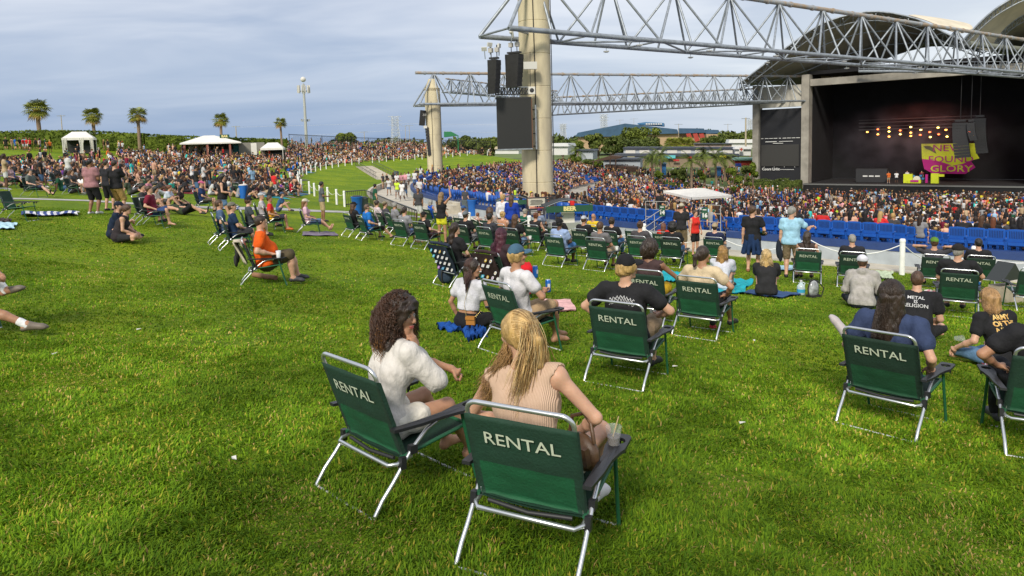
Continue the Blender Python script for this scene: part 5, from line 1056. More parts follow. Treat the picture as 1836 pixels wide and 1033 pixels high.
    return [(n,b.mesh(n)) for n,b in P.items()]+[(n,b.mesh(n)) for n,b in legs]
CH=chair_mesh(); NCH=[0]
def chair(px,py,az,label,tilt=True,raw=None):
    """px,py = pixel of the middle of the rear feet"""
    p=unp(px,py) if raw is None else Vector(raw); a=R_(az); f=Vector((math.sin(a),math.cos(a),0)); c=p+f*.39; c.z=float(gz(c.x,c.y))
    q=thing('rental_chair',label,'chair',c,-a,'green folding rental chairs on the lawn')
    # lie flush with the slope
    zf=float(gz(c.x+f.x*.4,c.y+f.y*.4)); zb=float(gz(c.x-f.x*.4,c.y-f.y*.4)); rt=Vector((f.y,-f.x,0)); zr=float(gz(c.x+rt.x*.3,c.y+rt.y*.3)); zl=float(gz(c.x-rt.x*.3,c.y-rt.y*.3))
    q.rotation_euler=(math.atan2(zf-zb,.8),-math.atan2(zr-zl,.6),-a)
    for n,me in CH: link(n,me,q)
    NCH[0]+=1; return c
# ---------------------------------------------------------------- rope posts
M_POST=mat('post_white',(.80,.80,.78),.6,0,.08,3)
post_me=MB(); post_me.lathe([(.072,0),(.072,1.0),(.08,1.0),(.08,1.05),(.06,1.09)],(0,0,-.05),M_POST,20,False); post_me=post_me.mesh('post')
def posts(pxs,label,group='white rope posts',sag=.22,rope=True,h=1.0):
    pts=[unp(*q) for q in pxs]
    for p in pts: link('rope_post',post_me,None,label,'post',group,None,p)
    if rope:
        r=thing('rope','white rope sagging between the posts, '+label.split(',')[0].replace('white rope post ',''),'rope'); mb=MB()
        for a,b in zip(pts[:-1],pts[1:]): 
            L=(b-a).length
            if L>6: continue
            mb.tube([a.lerp(b,u)+Vector((0,0,h-.12-sag*4*u*(1-u)*min(1.6,L/2))) for u in np.linspace(0,1,9)],.014,M_POST,5)
        mb.obj('rope',r)
posts([(1280,470),(1448,480),(1617,493),(1745,500),(1900,508)],'white rope post nearest the bowl wall, at the right side of the lawn',sag=.3)
posts([(1045,447),(1155,456),(1280,470)],'white rope post between the chair rows and the beer cart',sag=.3)
posts([(842,430),(950,436),(1045,447)],'white rope post behind the chair rows near the column',sag=.3)
near=[(618,371),(604,367),(588,362),(574,357),(564,352),(555,348)]
posts(near,'white rope post on the near bend of the grassy bank')
arc=[(541,343),(536,337),(534,331),(535,325),(538,320),(543,316),(550,313),(558,310),(566,307.5),(575,305.5),(585,303.5),(596,301.5),(607,299.5),(619,297.5),(631,296),(644,294.5)]
posts([(x,y) for x,y in arc],'white rope post on the curved edge of the crowded lawn')
posts([(668,292),(680,291),(693,290),(706,289),(719,288),(731,287.5),(744,286.5),(757,286)],'white rope post beyond the stair on the far lawn edge')
posts([(800,283),(812,282),(825,280.5),(838,279),(850,277.5),(862,277),(874,279)],'white rope post to the right of the distant column')
# ---------------------------------------------------------------- stadium seats
M_SEAT=mat('seat_blue',(.006,.08,.38),.42,0,.1,3,spec=.5); M_SLOT=mat('seat_slot',(.003,.02,.10),.8)
def seat_mesh():
    m1=MB(); vs=[];fs=[];prof=[(-.23,.42),(-.245,.5),(-.245,.78),(-.22,.83),(0,.845)]
    out=[(x,z) for x,z in prof]+[(-x,z) for x,z in prof[-2::-1]]
    n=len(out); vs=[(x,-.02-.10*(z-.42),z) for x,z in out]+[(x,.02-.10*(z-.42),z) for x,z in out]
    m1.add(vs,[tuple(range(n))[::-1],tuple(range(n,2*n))]+[(i,(i+1)%n,n+(i+1)%n,n+i) for i in range(n)],M_SEAT)
    for i in range(9): x=-.18+.045*i; m1.box(None,(.016,.012,.24),M_SLOT,M=Matrix.Translation((x,-.049,.66))@Matrix.Rotation(.1,4,'X'))
    m2=MB(); m2.box(None,(.45,.10,.26),M_SEAT,M=Matrix.Translation((0,.04,.42))@Matrix.Rotation(-.15,4,'X')); m2.box((0,-.02,.36),(.44,.12,.10),M_SEAT); m3=MB()
    for s in(-1,1): m3.box((s*.25,.0,.22),(.035,.05,.44),M_SEAT); m3.box((s*.25,.03,.52),(.04,.3,.035),M_SEAT)
    m3.box((0,-.0,.3),(.5,.04,.04),M_SEAT); return m1.mesh('backrest'),m2.mesh('seat_pan'),m3.mesh('leg_frame')
SB,SPN,SLG=seat_mesh()
def facing(x,y): return math.atan2(-(CX-x),(CY-y))   # rotation z that turns +Y to the bowl centre
rows=[]
nseat=0; seat_pos=[]  # (x,y,z,rot,row)
sec=20.0   # radial aisles
def aisle(dev,r):
    for g in (-88,-66,-44,-24.5,-3,17,38,59,80):
        if abs(dev-g)*R_(1)*r<.75: return True
    return False
gd=[((g-AXD+180)%360)-180 for g in gaps]
for k in range(70):
    r=76.4-.86*k
    if r<30: break
    if abs(r-58.5)<1.3 or abs(r-45)<1.2: continue
    n=int(math.radians(190)*r/.56)
    for i in range(n):
        dev=-92+184*(i+.5)/n
        if aisle(dev,r): continue
        if r>72 and any(abs(dev-g)*R_(1)*r<1.7 for g in gd): continue
        a=R_(AXD+dev); x=CX+r*math.cos(a); y=CY+r*math.sin(a)
        if y<.35*abs(x)+4: continue
        d_=x*CF[0]+y*CF[1]; 
        if not(-.82<x/max(y,1)<.95): continue
        z=float(gz(x,y)); seat_pos.append((x,y,z+.012,math.atan2(math.sin(a),math.cos(a))+math.pi/2,k,dev))
P_=np.array([(s[0],s[1]) for s in seat_pos]); dist=np.hypot(P_[:,0],P_[:,1]); order=np.argsort(dist)
for rank,i in enumerate(order[:290]):
    x,y,z,rz,k,dev=seat_pos[i]
    t=link('stadium_seat',None,None,'blue plastic stadium seat in the rearmost rows along the bowl wall','seat','blue stadium seats near the bowl wall',None,(x,y,z),rz)
    link('backrest',SB,t);link('seat_pan',SPN,t);link('leg_frame',SLG,t)
# the others: low detail, one object
tv=[];tf=[]
def lowbox(c,d,o):
    vs=[(c[0]+sx*d[0]/2,c[1]+sy*d[1]/2,c[2]+sz*d[2]/2) for sz in(-1,1) for sy in(-1,1) for sx in(-1,1)]; return vs,[tuple(q+o for q in f) for f in((0,2,3,1),(4,5,7,6),(0,1,5,4),(2,6,7,3),(0,4,6,2),(1,3,7,5))]
for c,d in(((0,-.04,.63),(.47,.05,.42)),((0,.06,.40),(.45,.16,.24)),((0,0,.15),(.06,.06,.3))):
    v,f=lowbox(c,d,len(tv)); tv+=v; tf+=f
tv=np.array(tv);tf=np.array(tf)
rest=order[290:]; S_=np.array([seat_pos[i][:4] for i in rest]); c,s=np.cos(S_[:,3]),np.sin(S_[:,3])
X=c[:,None]*tv[None,:,0]-s[:,None]*tv[None,:,1]+S_[:,0,None];Y=s[:,None]*tv[None,:,0]+c[:,None]*tv[None,:,1]+S_[:,1,None];Z=tv[None,:,2]+S_[:,2,None]
V=np.stack([X,Y,Z],-1).reshape(-1,3); Q=(tf[None]+(np.arange(len(S_))*len(tv))[:,None,None]).reshape(-1,4); link('distant_seats',mesh_np('distant_seats',V,Q,(M_SEAT,)),label='mass of blue stadium seats sweeping round the bowl',cat='seats',kind='stuff')
print('seats',len(seat_pos))
# ---------------------------------------------------------------- things on the walkway
def onwalk(px,py): return unp(px,py)
def cart(label,px,py,rz):
    p=onwalk(px,py); t=thing('beer_cart',label,'cart',p,rz); t.scale=(.78,.78,.78); mb=MB(); mb.box((.0,0,.5),(1.9,.8,.9),mat('cart_steel',(.55,.56,.55),.35,.6)); mb.box((-.5,0,.1),(.5,.5,.2),M_BP); mb.box((0,-.3,1.25),(.7,.03,.6),MATS['white_panel']); mb.obj('body',t)
    for x in(-1.05,1.05):
        for y in(-.5,.5): mb=MB(); mb.tube([(x,y,0),(x,y,1.75)],.025,M_STEEL,6); mb.obj('post',t)
    mb=MB(); n=10; vs=[];fs=[]
    for i in range(n+1): q=i/n; x=-1.25+2.5*q; z=1.85+.32*math.sin(math.pi*q); vs+=[(x,-.75,z),(x,.75,z),(x,-.75,z-.03),(x,.75,z-.03)]
    for i in range(n): a=i*4; fs+=[(a,a+4,a+5,a+1),(a+2,a+3,a+7,a+6),(a,a+2,a+6,a+4),(a+1,a+5,a+7,a+3)]
    mb.add(vs,fs,mat('awning_black',(.03,.035,.035),.6),True); mb.tube([(v[0],v[1],v[2]) for v in vs[0::4]],.016,M_STEEL,5); mb.obj('awning',t)
    mb=MB(); mb.box((0,-.78,1.72),(2.45,.05,.33),mat('sign_green',(.01,.07,.035),.6)); add_text(mb,'BEER',Matrix.Translation((0,-.81,1.72))@MF,.3,mat('sign_gold',(.7,.6,.25),.5),.015); mb.obj('sign',t)
cart('arched beer cart with green sign to the right of the menu board',1017,430,.12); cart('arched beer cart with green sign to the left of the menu board',920,403,.1)
p=onwalk(972,415); t=thing('menu_board','black framed menu board standing between the two beer carts','sign',p,.1); t.scale=(.8,.8,.78); mb=MB()
for x in(-.95,.95): mb.tube([(x,0,0),(x,0,2.3)],.05,M_BP,6)
mb.tube([(-.95,0,2.3),(.95,0,2.3)],.05,M_BP,6); mb.obj('frame',t); mb=MB(); mb.box((-.32,0,2.0),(1.1,.05,.5),mat('menu_paper',(.42,.40,.33),.7)); mb.box((-.32,0,1.35),(1.1,.05,.45),M_BP); mb.box((.6,0,1.75),(.55,.05,.95),M_BP); mb.box((.5,-.04,1.8),(.12,.03,.5),mat('bottle_red',(.5,.08,.03),.5)); mb.box((-.32,-.03,1.62),(.9,.03,.05),M_REDP)
for i in range(4): mb.box((-.32,-.035,1.87+.085*i),(.85-.1*(i%2),.02,.035),M_BP)
for i in range(3): mb.box((-.32,-.035,1.22+.1*i),(.8,.02,.03),M_WT)
mb.obj('board',t)
# section sign with railings where the stairs come up
def rails(label,pxa,pxb,z,h=1.0):
    t=thing('railing',label,'railing'); mb=MB(); a=pxa;b=pxb; n=max(2,int((b-a).length/1.2))
    for i in range(n+1): q=a.lerp(b,i/n); mb.tube([q,q+Vector((0,0,h))],.018,mat('rail_white',(.44,.42,.38),.4,.3),6)
    for k in(h,h*.66,h*.33): mb.tube([a+Vector((0,0,k)),b+Vector((0,0,k))],.016,MATS['rail_white'],6)
    mb.obj('rail',t)
G=solve_r(1250,76.9,-3.95); z0=-3.93
for i,(pa,pb) in enumerate((((1158,76.5),(1198,76.2)),((1255,76.5),(1292,76.5)))):
    a=solve_r(pa[0],pa[1],-3.95);b=solve_r(pb[0],pb[1],-3.95);a.z=b.z=z0; rails(['white pipe railing left of the stair opening in the bowl wall','white pipe railing right of the stair opening beside sign 16'][i],a,b,z0,1.1)
    tdir=Vector((CX-b.x,CY-b.y,0)).normalized(); o=(a if i else b); o2=o-tdir*2.0; o2.z=-4.6; rails(['sloping white stair rail on the left of the stair','sloping white stair rail on the right of the stair'][i],o.copy(),o2,z0,.95)
    s=solve_r(1188 if i==0 else 1264,76.6,-3.95); s.z=z0; t=thing('section_sign',['dark green section sign with white number on the left railing','dark green section sign numbered 16 on the right railing'][i],'sign',s,-.5); mb=MB(); mb.box((0,-.05,.72),(.27,.03,.50),mat('sign_green',(.01,.07,.035),.6)); add_text(mb,'14' if i==0 else '16',Matrix.Translation((0,-.075,.64))@MF,.24,M_WT,.015); mb.box((0,-.07,.89),(.16,.01,.04),M_WT); mb.obj('board',t)
t=thing('steps','short flight of concrete steps up to the seats beside sign 16','steps'); u=Vector((G.x-CX,G.y-CY,0)).normalized(); s_=Vector((-u.y,u.x,0)); 
g2=solve_r(815,76.9,-3.95,300,420); t2=thing('steps','concrete steps between the curved walls at the left part of the bowl','steps')
for T_,G_ in((t,G),(t2,g2)):
  u=Vector((G_.x-CX,G_.y-CY,0)).normalized()
  for k in range(4): mb=MB(); q=Vector((CX,CY,0))+u*(76.8+.35*k+.17); mb.box(None,(.35,2.6,.7-.17*k),M_CONC,M=Matrix.Translation((q.x,q.y,-4.6+(.7-.17*k)/2))@Matrix.Rotation(math.atan2(u.y,u.x),4,'Z')); mb.obj('step',T_)
# small raised spotlight box at the right
p=unp(1800,540); t=thing('floodlight','black floodlight on a concrete plinth at the right edge of the lawn','floodlight',p,.3); t.scale=(.62,.62,.62); mb=MB(); mb.prism([(-.35,-.3),(.5,-.3),(.5,.3),(-.35,.3)],-.2,.55,mat('plinth',(.38,.33,.25),.85,0,.15,3)); mb.obj('plinth',t); mb=MB(); mb.tube([(.15,0,.55),(.15,0,.85)],.04,M_BP,6); mb.box((.15,0,.85),(.1,.5,.04),M_BP); mb.obj('bracket',t); mb=MB()
mb.add([(-.5,-.3,.75),(.05,-.3,1.35),(.45,-.3,.8),(.05,-.3,.78),(-.5,.3,.75),(.05,.3,1.35),(.45,.3,.8),(.05,.3,.78)],[(0,3,2,1),(4,5,6,7),(0,1,5,4),(1,2,6,5),(2,3,7,6),(3,0,4,7)],mat('lamp_dark',(.03,.035,.035),.4)); mb.obj('housing',t)
# white tent over the mixing desk
p=unp(1255,372); zt=-5.35; zt_g=float(gz(p.x,p.y)); t=thing('mixing_tent','wide flat white tent roof over the mixing desk in the middle of the seats','tent'); pts=[(1190,343),(1205,338),(1285,337),(1315,349),(1300,353),(1247,357)]
d0=72
def atz(x,y,d): return at(x,y,d)
P4=[at(1189,342,d0+3),at(1240,354,d0-1.5),at(1312,350,d0+.5),at(1262,337,d0+7)]; cen=sum(P4,Vector())/4+Vector((0,0,.5)); mb=MB(); mb.add([*P4,cen],[(0,1,4),(1,2,4),(2,3,4),(3,0,4)],M_TENT); 
for i in range(4): a,b=P4[i],P4[(i+1)%4]; mb.add([a,b,b-Vector((0,0,.25)),a-Vector((0,0,.25))],[(0,1,2,3)],M_TENT)
mb.obj('roof',t)
for q in P4: mb=MB(); mb.tube([q,(q.x,q.y,float(gz(q.x,q.y)))],.03,M_BP,6); mb.obj('post',t)
mb=MB(); mb.box((cen.x,cen.y,float(gz(cen.x,cen.y))+.7),(4.5,1.0,1.0),M_BP); mb.obj('desk',t)
# barriers (white rails) in the bowl
for i,(x0,y0,x1,y1) in enumerate([(1225,372,1345,384),(1345,372,1470,390),(1560,392,1836,400),(1085,342,1135,345),(1165,352,1190,366),(1640,380,1836,396)]):
    a=unp(x0,y0);b=unp(x1,y1); rails(['long white rail before the mixing tent','long white rail right of the mixing tent','long white rail across the right hand seats','short white rail in the aisle left of the tent','white rail beside the tent','second white rail across the right hand seats'][i],a,b,0,1.0)
# stair with black railing from the far lawn down to the walkway, and the nearer ramp rail
def stair(label,a,b,w,m,rail):
    t=thing('stairway',label,'stairs'); d=(b-a); L=math.hypot(d.x,d.y); f=Vector((d.x,d.y,0)).normalized(); s=Vector((-f.y,f.x,0)); n=14
    for k in range(n):
        q=a.lerp(b,(k+.5)/n); mb=MB(); mb.box(None,(L/n,w,.5),m,M=Matrix.Translation((q.x,q.y,a.z+(b.z-a.z)*(k+.5)/n-.12))@Matrix.Rotation(math.atan2(f.y,f.x),4,'Z')); mb.obj('step',t)
    for sg in rail:
        mb=MB(); A=a+s*sg*w/2;B=b+s*sg*w/2
        for k in(.5,1.0): mb.tube([A+Vector((0,0,k)),B+Vector((0,0,k))],.03,M_BP,5)
        for k in range(int(L/1.4)+1): q=A.lerp(B,k*1.4/L if L else 0); mb.tube([q,q+Vector((0,0,1.0))],.018,M_BP,4,False)
        mb.obj('handrail',t)
stair('long beige stair with black railings cut through the far grassy bank',unp(652,299),unp(694,323),2.6,M_CONC,(-1,1))
t=thing('railing','black picket railing running down beside the blue bins and chairs','railing'); L=[unp(621,371),unp(655,366),unp(664,370),unp(700,393),unp(748,424)]; mb=MB()
for a,b in zip(L[:-1],L[1:]):
    n=int((b-a).length/.5)+1
    for k in(.15,1.0): mb.tube([a+Vector((0,0,k)),b+Vector((0,0,k))],.035,M_BP,5)
    for k in range(n+1): q=a.lerp(b,k/n); mb.tube([q,q+Vector((0,0,1.0))],.016,M_BP,4,False)
mb.obj('pickets',t)
t=thing('retaining_wall','pale concrete wall below the black picket railing','wall'); mb=MB()
for a,b in((unp(664,371),unp(700,394)),(unp(700,394),unp(748,425))): d=b-a; mb.box(None,(d.length,.2,.7),M_CONC,M=Matrix.Translation((a+b)/2-Vector((0,0,.3)))@Matrix.Rotation(math.atan2(d.y,d.x),4,'Z')@Matrix.Rotation(-math.asin(d.z/d.length),4,'Y'))
mb.obj('wall_body',t)
for a in [('tall blue litter bin behind the picket railing',641,384,M_BIN,1.0),('dark grey bin beside the blue bin at the railing',652,384,M_BING,.95),('blue litter bin standing against the bowl wall',848,387,M_BIN,1.1),('grey bin beside the blue bin at the bowl wall',837,386,M_BING,1.05),('blue bin by the bar pavilion',375,258,M_BIN,1.3),('blue bin on the skyline at the foot of the mast',538,256,M_BIN,1.2),('grey bin on the far walkway',711,323,M_BING,1.1)]: bin_(*a)
# ---------------------------------------------------------------- blankets, bags and small things
def blanket(label,pts,m,name='blanket',th=.02,wr=.025,seed=0,cat=None,m2=None,stripes=0):
    P=[unp(*q) for q in pts]; rs=np.random.RandomState(seed); n=16; vs=[];fs=[];A,B,C_,D_=P; kk=rs.uniform(3,9,6)
    for j in range(n+1):
        for i in range(n+1):
            u,v=i/n,j/n; q=A*(1-u)*(1-v)+B*u*(1-v)+C_*u*v+D_*(1-u)*v; e=1-(abs(2*u-1)**6+abs(2*v-1)**6)*.5; q=q+Vector((math.sin(v*kk[0]+1)*.03,math.sin(u*kk[1])*.03,0)); z=float(gz(q.x,q.y))+.025+th+wr*(math.sin(u*kk[2]*3+v*4)*math.sin(v*kk[3]*2.3)+.5*math.sin(u*kk[4]*4+v*kk[5]*2)); vs.append((q.x,q.y,max(z,float(gz(q.x,q.y))+.01)))
    k=len(vs); vs+=[(x,y,z-.015) for x,y,z in vs]; mb=MB(); a0=mb.mi(m); 
    if m2: mb.mi(m2)
    for j in range(n):
        for i in range(n):
            a=j*(n+1)+i; mm=1 if (m2 and (i%2==0)) else 0
            mb.f+= [[a,a+1,a+n+2,a+n+1],[k+a,k+a+n+1,k+a+n+2,k+a+1]]; mb.m+=[mm,mm]; mb.sm+=[True,True]
    mb.v=vs; o=mb.obj(name); o['label']=label; o['category']=cat or name; return o
M_CYAN=cloth((.01,.36,.42)); M_BLUEB=cloth((.02,.10,.35)); M_NAVYB=cloth((.04,.09,.22)); M_PINK=cloth((.72,.42,.40)); M_ROYAL=cloth((.01,.07,.30))
blanket('blue and white striped towel lying alone on the lawn at the left',[(36,384),(140,383),(139,388),(42,390)],cloth((.70,.70,.72)),'towel',.05,.03,1,'towel',cloth((.05,.08,.25)))
blanket('pale blue and white cloth at the left edge of the lawn',[(-20,401),(30,403),(26,413),(-20,413)],cloth((.45,.66,.74)),'towel',.03,.02,2,'towel')
blanket('dark shoes bundle on grass at the left edge',[(-10,396),(20,398),(18,402),(-10,402)],cloth((.06,.045,.05)),'jacket',.05,.04,2,'jacket')
blanket('crumpled royal blue cloth under the woman in the white crop top',[(778,588),(860,580),(872,606),(800,596)],M_ROYAL,seed=3,wr=.05); blanket('blue cloth end trailing on the grass below the brown purse',[(833,597),(870,590),(868,604),(838,617)],M_ROYAL,'cloth',.03,.05,4,'cloth')
blanket('flat pale pink blanket on the grass behind the man in the blue cap',[(955,562),(1030,560),(1026,541),(965,541)],M_PINK,seed=5,wr=.004)
blanket('bright turquoise blanket under the woman in the white shirt',[(1262,527),(1330,528),(1350,505),(1280,498)],M_CYAN,seed=6,wr=.03); blanket('turquoise towel on the grass left of the ponytail woman',[(1168,505),(1212,508),(1240,492),(1180,488)],M_CYAN,'towel',.03,.03,7,'towel')
blanket('blue patterned blanket under the blond woman in black',[(1330,528),(1400,537),(1437,530),(1360,520)],M_NAVYB,seed=8,wr=.008); blanket('pale blue towel on the walkway edge beside the standing man',[(1395,487),(1445,486),(1450,478),(1400,478)],cloth((.4,.6,.68)),'towel',.02,.02,9,'towel')
blanket('pale green towel in front of the man with the grey short hair',[(1580,502),(1600,503),(1600,490),(1560,488)],cloth((.48,.56,.38)),'towel',.03,.02,10,'towel'); blanket('red and white patterned blanket behind the man in the black cap',[(1645,528),(1730,542),(1760,532),(1660,524)],cloth((.5,.2,.24)),seed=11,wr=.02,m2=cloth((.6,.55,.52)))
blanket('grey striped towel beside the couple in the chair row, pink clothing near',[(540,424),(605,424),(600,418),(545,417)],cloth((.2,.17,.22)),'towel',.02,.02,12,'towel'); blanket('white and blue patterned cloth under the blond woman in black metal shirt',[(1728,636),(1765,668),(1790,665),(1745,630)],cloth((.55,.5,.6)),'cloth',.03,.03,13,'cloth',m2=cloth((.35,.08,.1)))
blanket('dark blue towel near the red haired sitter in the left chair rows',[(382,376),(425,377),(430,371),(390,370)],cloth((.08,.12,.25)),'towel',.02,.02,14,'towel',m2=cloth((.5,.5,.5)))
blanket('black and white striped cloth in the middle of the lawn crowd',[(252,322),(268,322),(268,319),(254,319)],cloth((.6,.6,.6)),'towel',.02,.02,15,'towel',m2=cloth((.05,.05,.05)))
M_CLEAR=mat('clear_plastic',(.75,.78,.78),.08,0,alpha=.12); M_WATER=mat('water_label',(.05,.35,.55),.3)
p=unp(1436,529); t=thing('water_jug','clear gallon water jug with blue label standing on the grass','water jug',p); mb=MB(); mb.lathe([(.01,0),(.075,.005),(.08,.02),(.08,.17),(.07,.2),(.03,.255),(.022,.26),(.022,.285)],(0,0,0),mat('jug_plastic',(.62,.74,.76),.15,0,trans=.3),20); mb.obj('bottle',t); mb=MB(); mb.lathe([(.0815,.06),(.0815,.13)],(0,0,0),M_WATER,20); mb.obj('label_band',t); mb=MB(); mb.lathe([(.026,.285),(.026,.31)],(0,0,0),M_WT,12); mb.tube([(.07,0,.2),(.08,0,.24),(.05,0,.265),(.025,0,.265)],.01,mat('jug_plastic'if 0 else 'jug_handle',(.6,.7,.72),.3),6); mb.obj('cap',t)
p=unp(1458,533); t=thing('backpack','clear plastic backpack with black straps on the grass beside the jug','backpack',p,.4); mb=MB(); mb.ell((0,0,.17),(.13,.075,.18),mat('bag_film',(.30,.32,.33),.2,0,.5,9),14,10); mb.obj('pouch',t); mb=MB(); mb.tube([(-.13,0,.05),(-.14,0,.2),(-.09,0,.33),(0,0,.36),(.09,0,.33),(.14,0,.2),(.13,0,.03)],.014,M_BLK,6); mb.tube([(.05,-.06,.34),(.16,-.12,.2),(.12,-.1,.02)],.012,M_BLK,5); mb.box((0,.0,.03),(.25,.15,.05),M_BLK); mb.obj('strap',t)
def can(loc,label,s=1.0,rz=0,name='beer_can'):
    t=thing(name,label,'can',loc,rz); mb=MB(); mb.lathe([(.026,0),(.0325,.008),(.033,.015),(.033,.135),(.027,.148)],(0,0,0),mat('can_blue',(.012,.09,.42),.3,.5,0,14,col2=(.03,.2,.6)),18); mb.obj('body',t); mb=MB(); mb.lathe([(.027,.148),(.0275,.151),(.024,.149)],(0,0,0),M_ALU,18); mb.obj('lid',t)
    mb=MB(); mb.box((0,-.0335,.08),(.03,.002,.05),M_WT); mb.obj('emblem',t); return t
p=unp(1712,612); t=thing('plastic_cup','empty clear plastic cup lying on the grass','cup',p+Vector((0,0,.04)),.6); mb=MB(); mb.lathe([(.032,0),(.045,.11),(.047,.112),(.044,.11),(.031,.004)],(0,0,0),M_CLEAR,18); o=mb.obj('cup_wall',t); o.rotation_euler=(1.3,.3,0)
for i,(px,py) in enumerate(((1210,662),(1352,615),(468,455),(250,595),(420,830),(1330,765),(98,640))):
    p=unp(px,py); t=thing('paper_scrap',['small white scrap of paper on the grass near the can holding man','pale scrap of paper on the open grass right of the middle','tiny cream scrap on the grass behind the orange shirt','small tan dead leaf bit on the left lawn','torn straw wrapper in the near left grass','pale wrapper on the grass left of the navy shirted woman','yellowish scrap at the far left foreground'][i],'litter',p+Vector((0,0,.035)),i*1.3); mb=MB(); mb.add([(-.03,-.012,0),(.025,-.015,.008),(.035,.012,0),(-.02,.016,.006),(-.03,-.012,-.003),(.025,-.015,.005),(.035,.012,-.003),(-.02,.016,.003)],[(0,1,2,3),(4,7,6,5),(0,4,5,1),(2,6,7,3)],mat('paper_white',(.62,.6,.55),.8)); mb.obj('paper',t)
p=unp(487,493); t=thing('cardboard_tube','brown cardboard tube lying under the orange shirted man’s chair'.replace('’',"'"),'tube'); a=unp(455,497);b=unp(495,503); mb=MB(); mb.tube([a+Vector((0,0,.05)),b+Vector((0,0,.05))],.05,mat('cardboard',(.25,.13,.07),.8),12); mb.obj('tube_wall',t)
p=unp(1278,588); t=thing('megaphone','small red plastic horn standing under the ponytail woman chair','horn',p); mb=MB(); mb.lathe([(.06,0),(.05,.03),(.02,.1),(.018,.13)],(0,0,0),mat('red_plastic',(.5,.01,.02),.4),14); mb.obj('horn_body',t)
# ---------------------------------------------------------------- people in the foreground
def seat_at(c,az): return c
def strands(name,parent,mk,n,m,cellr=.0016,seed=0,pts=14):
    """mk(i,rs) -> polyline; builds thin three-sided tubes as one mesh"""
    rs=np.random.RandomState(seed); VS=[];QS=[];o=0
    for i in range(n):
        P=np.array(mk(i,rs)); k=len(P); T=np.gradient(P,axis=0); T/=np.linalg.norm(T,axis=1)[:,None]+1e-9; s=np.cross(T,[.3,.2,.9]); s/=np.linalg.norm(s,axis=1)[:,None]+1e-9; u=np.cross(T,s); r=cellr*(1-.75*(np.arange(k)/(k-1))**2)[:,None]
        R=np.stack([P+(s*math.cos(a)+u*math.sin(a))*r for a in(0,2.094,4.189)],1).reshape(-1,3); VS.append(R); q=np.arange(k-1)[:,None]*3; 
        for j in range(3): QS.append(o+np.stack([q[:,0]+j,q[:,0]+(j+1)%3,q[:,0]+3+(j+1)%3,q[:,0]+3+j],1))
        o+=3*k
    return link(name,mesh_np(name,np.concatenate(VS),np.concatenate(QS),(m,),None,True),parent)
def decal(person,partname,lines,px_up,size,m,center,normal,upv,bold=0,sx=1.0,off=.006):
    """lettering printed on a garment: project the glyphs on to the cloth along -normal"""
    sh=[c for c in person.children if c.name.startswith(partname)][0]; me=sh.data; bv=BVHTree.FromPolygons([v.co for v in me.vertices],[tuple(p.vertices) for p in me.polygons])
    n=Vector(normal).normalized(); u=Vector(upv); u=(u-n*u.dot(n)).normalized(); r=u.cross(n); mb=MB()
    for (txt,yo,sz) in lines:
        V,Fc=text_mesh(txt,sz,bold); 
        # subdivide is not needed: glyph triangles are small
        out=[]
        for v in V:
            o=Vector(center)+r*v.x*sx+u*(v.y+yo)+n*.5; h=bv.ray_cast(o,-n); out.append((h[0]+n*off) if h[0] is not None else Vector(center)+r*v.x*sx+u*(v.y+yo)-n*.02)
        mb.add(out,Fc,m)
    o=mb.obj('print',sh); return o
P_ALL=[]
def gp(c,az,x,y):
    a=R_(az); f=Vector((math.sin(a),math.cos(a),0)); r=Vector((f.y,-f.x,0)); return c+r*x+f*y
def settle(c): return Vector((c.x,c.y,float(gz(c.x,c.y))+.005))
# --- the two women in front
cA=chair(0,0,44,'green rental chair of the curly haired woman in the white blouse',raw=(-1.04,3.83,0)); cB=chair(0,0,23.4,'nearest green rental chair, under the blond woman in the knitted top, cup on its arm',raw=(-.05,3.05,0))
PA=pose('chair',pel=(-.06,-.03,.40),lean=5,lean2=19,side=-1,wrR=(.15,.30,.76),elR=0,anL=(-.10,.50,.09),anR=(.12,.52,.09),wrL=(.02,.50,.60),hdL=(.55,.55,-.6),hdR=(-.35,-.12,.8),ehR=(.7,.2,-1),ehL=(-1,0,-.5),look=(74,-4),curl=1.0,palmR=(-.8,-.5,.1),s=.92,twist=6,sw=.17)
M_GAUZE=mat('gauze_white',(.60,.57,.53),.85,0,.05,12,.55,30,.2,stretch=(1,1,.6))
_J=skel(PA); _h=_J['head']; _ch=_h+_J['hf']*.085-_J['hu']*.095; PA['wrR']=tuple(_ch+_J['hf']*.035+v3(.0,.0,-.105)-_J['hr']*-.01); PA['hdR']=tuple(nrm(v3(0,0,1)-_J['hf']*.25)); PA['palmR']=tuple(-_J['hf']); PA['ehR']=(.5,.9,-1.2)
oA,JA,FA=figure(cA,44,PA,'woman with long dark curly hair, white gauze blouse, chin resting on her fist','tan','dark','curly',None,(.70,.66,.58),.42,fem=1,cell=.0075,shoe=None,g=.014)
FT=topfield(FA,JA,.97,1,1.1,0,g=.012,nz=.0,seed=4,loose=1.02); 
for S in 'LR': el,sh=JA['el'+S],JA['sh'+S]; FT.cone(sh*.6+el*.4,sh*.1+el*.9,.068,.072,.04)
FT.noise(.0042,52,5,(1,1,.38)); FT.noise(.0016,150,6,(1,1,.4)); FT.cut(JA['pel']+v3(0,0,-.04),v3(0,0,-1)); emit('blouse',FT,M_GAUZE,oA)
mb=MB(); h=JA['head'];f,u,r=JA['hf'],JA['hu'],JA['hr']
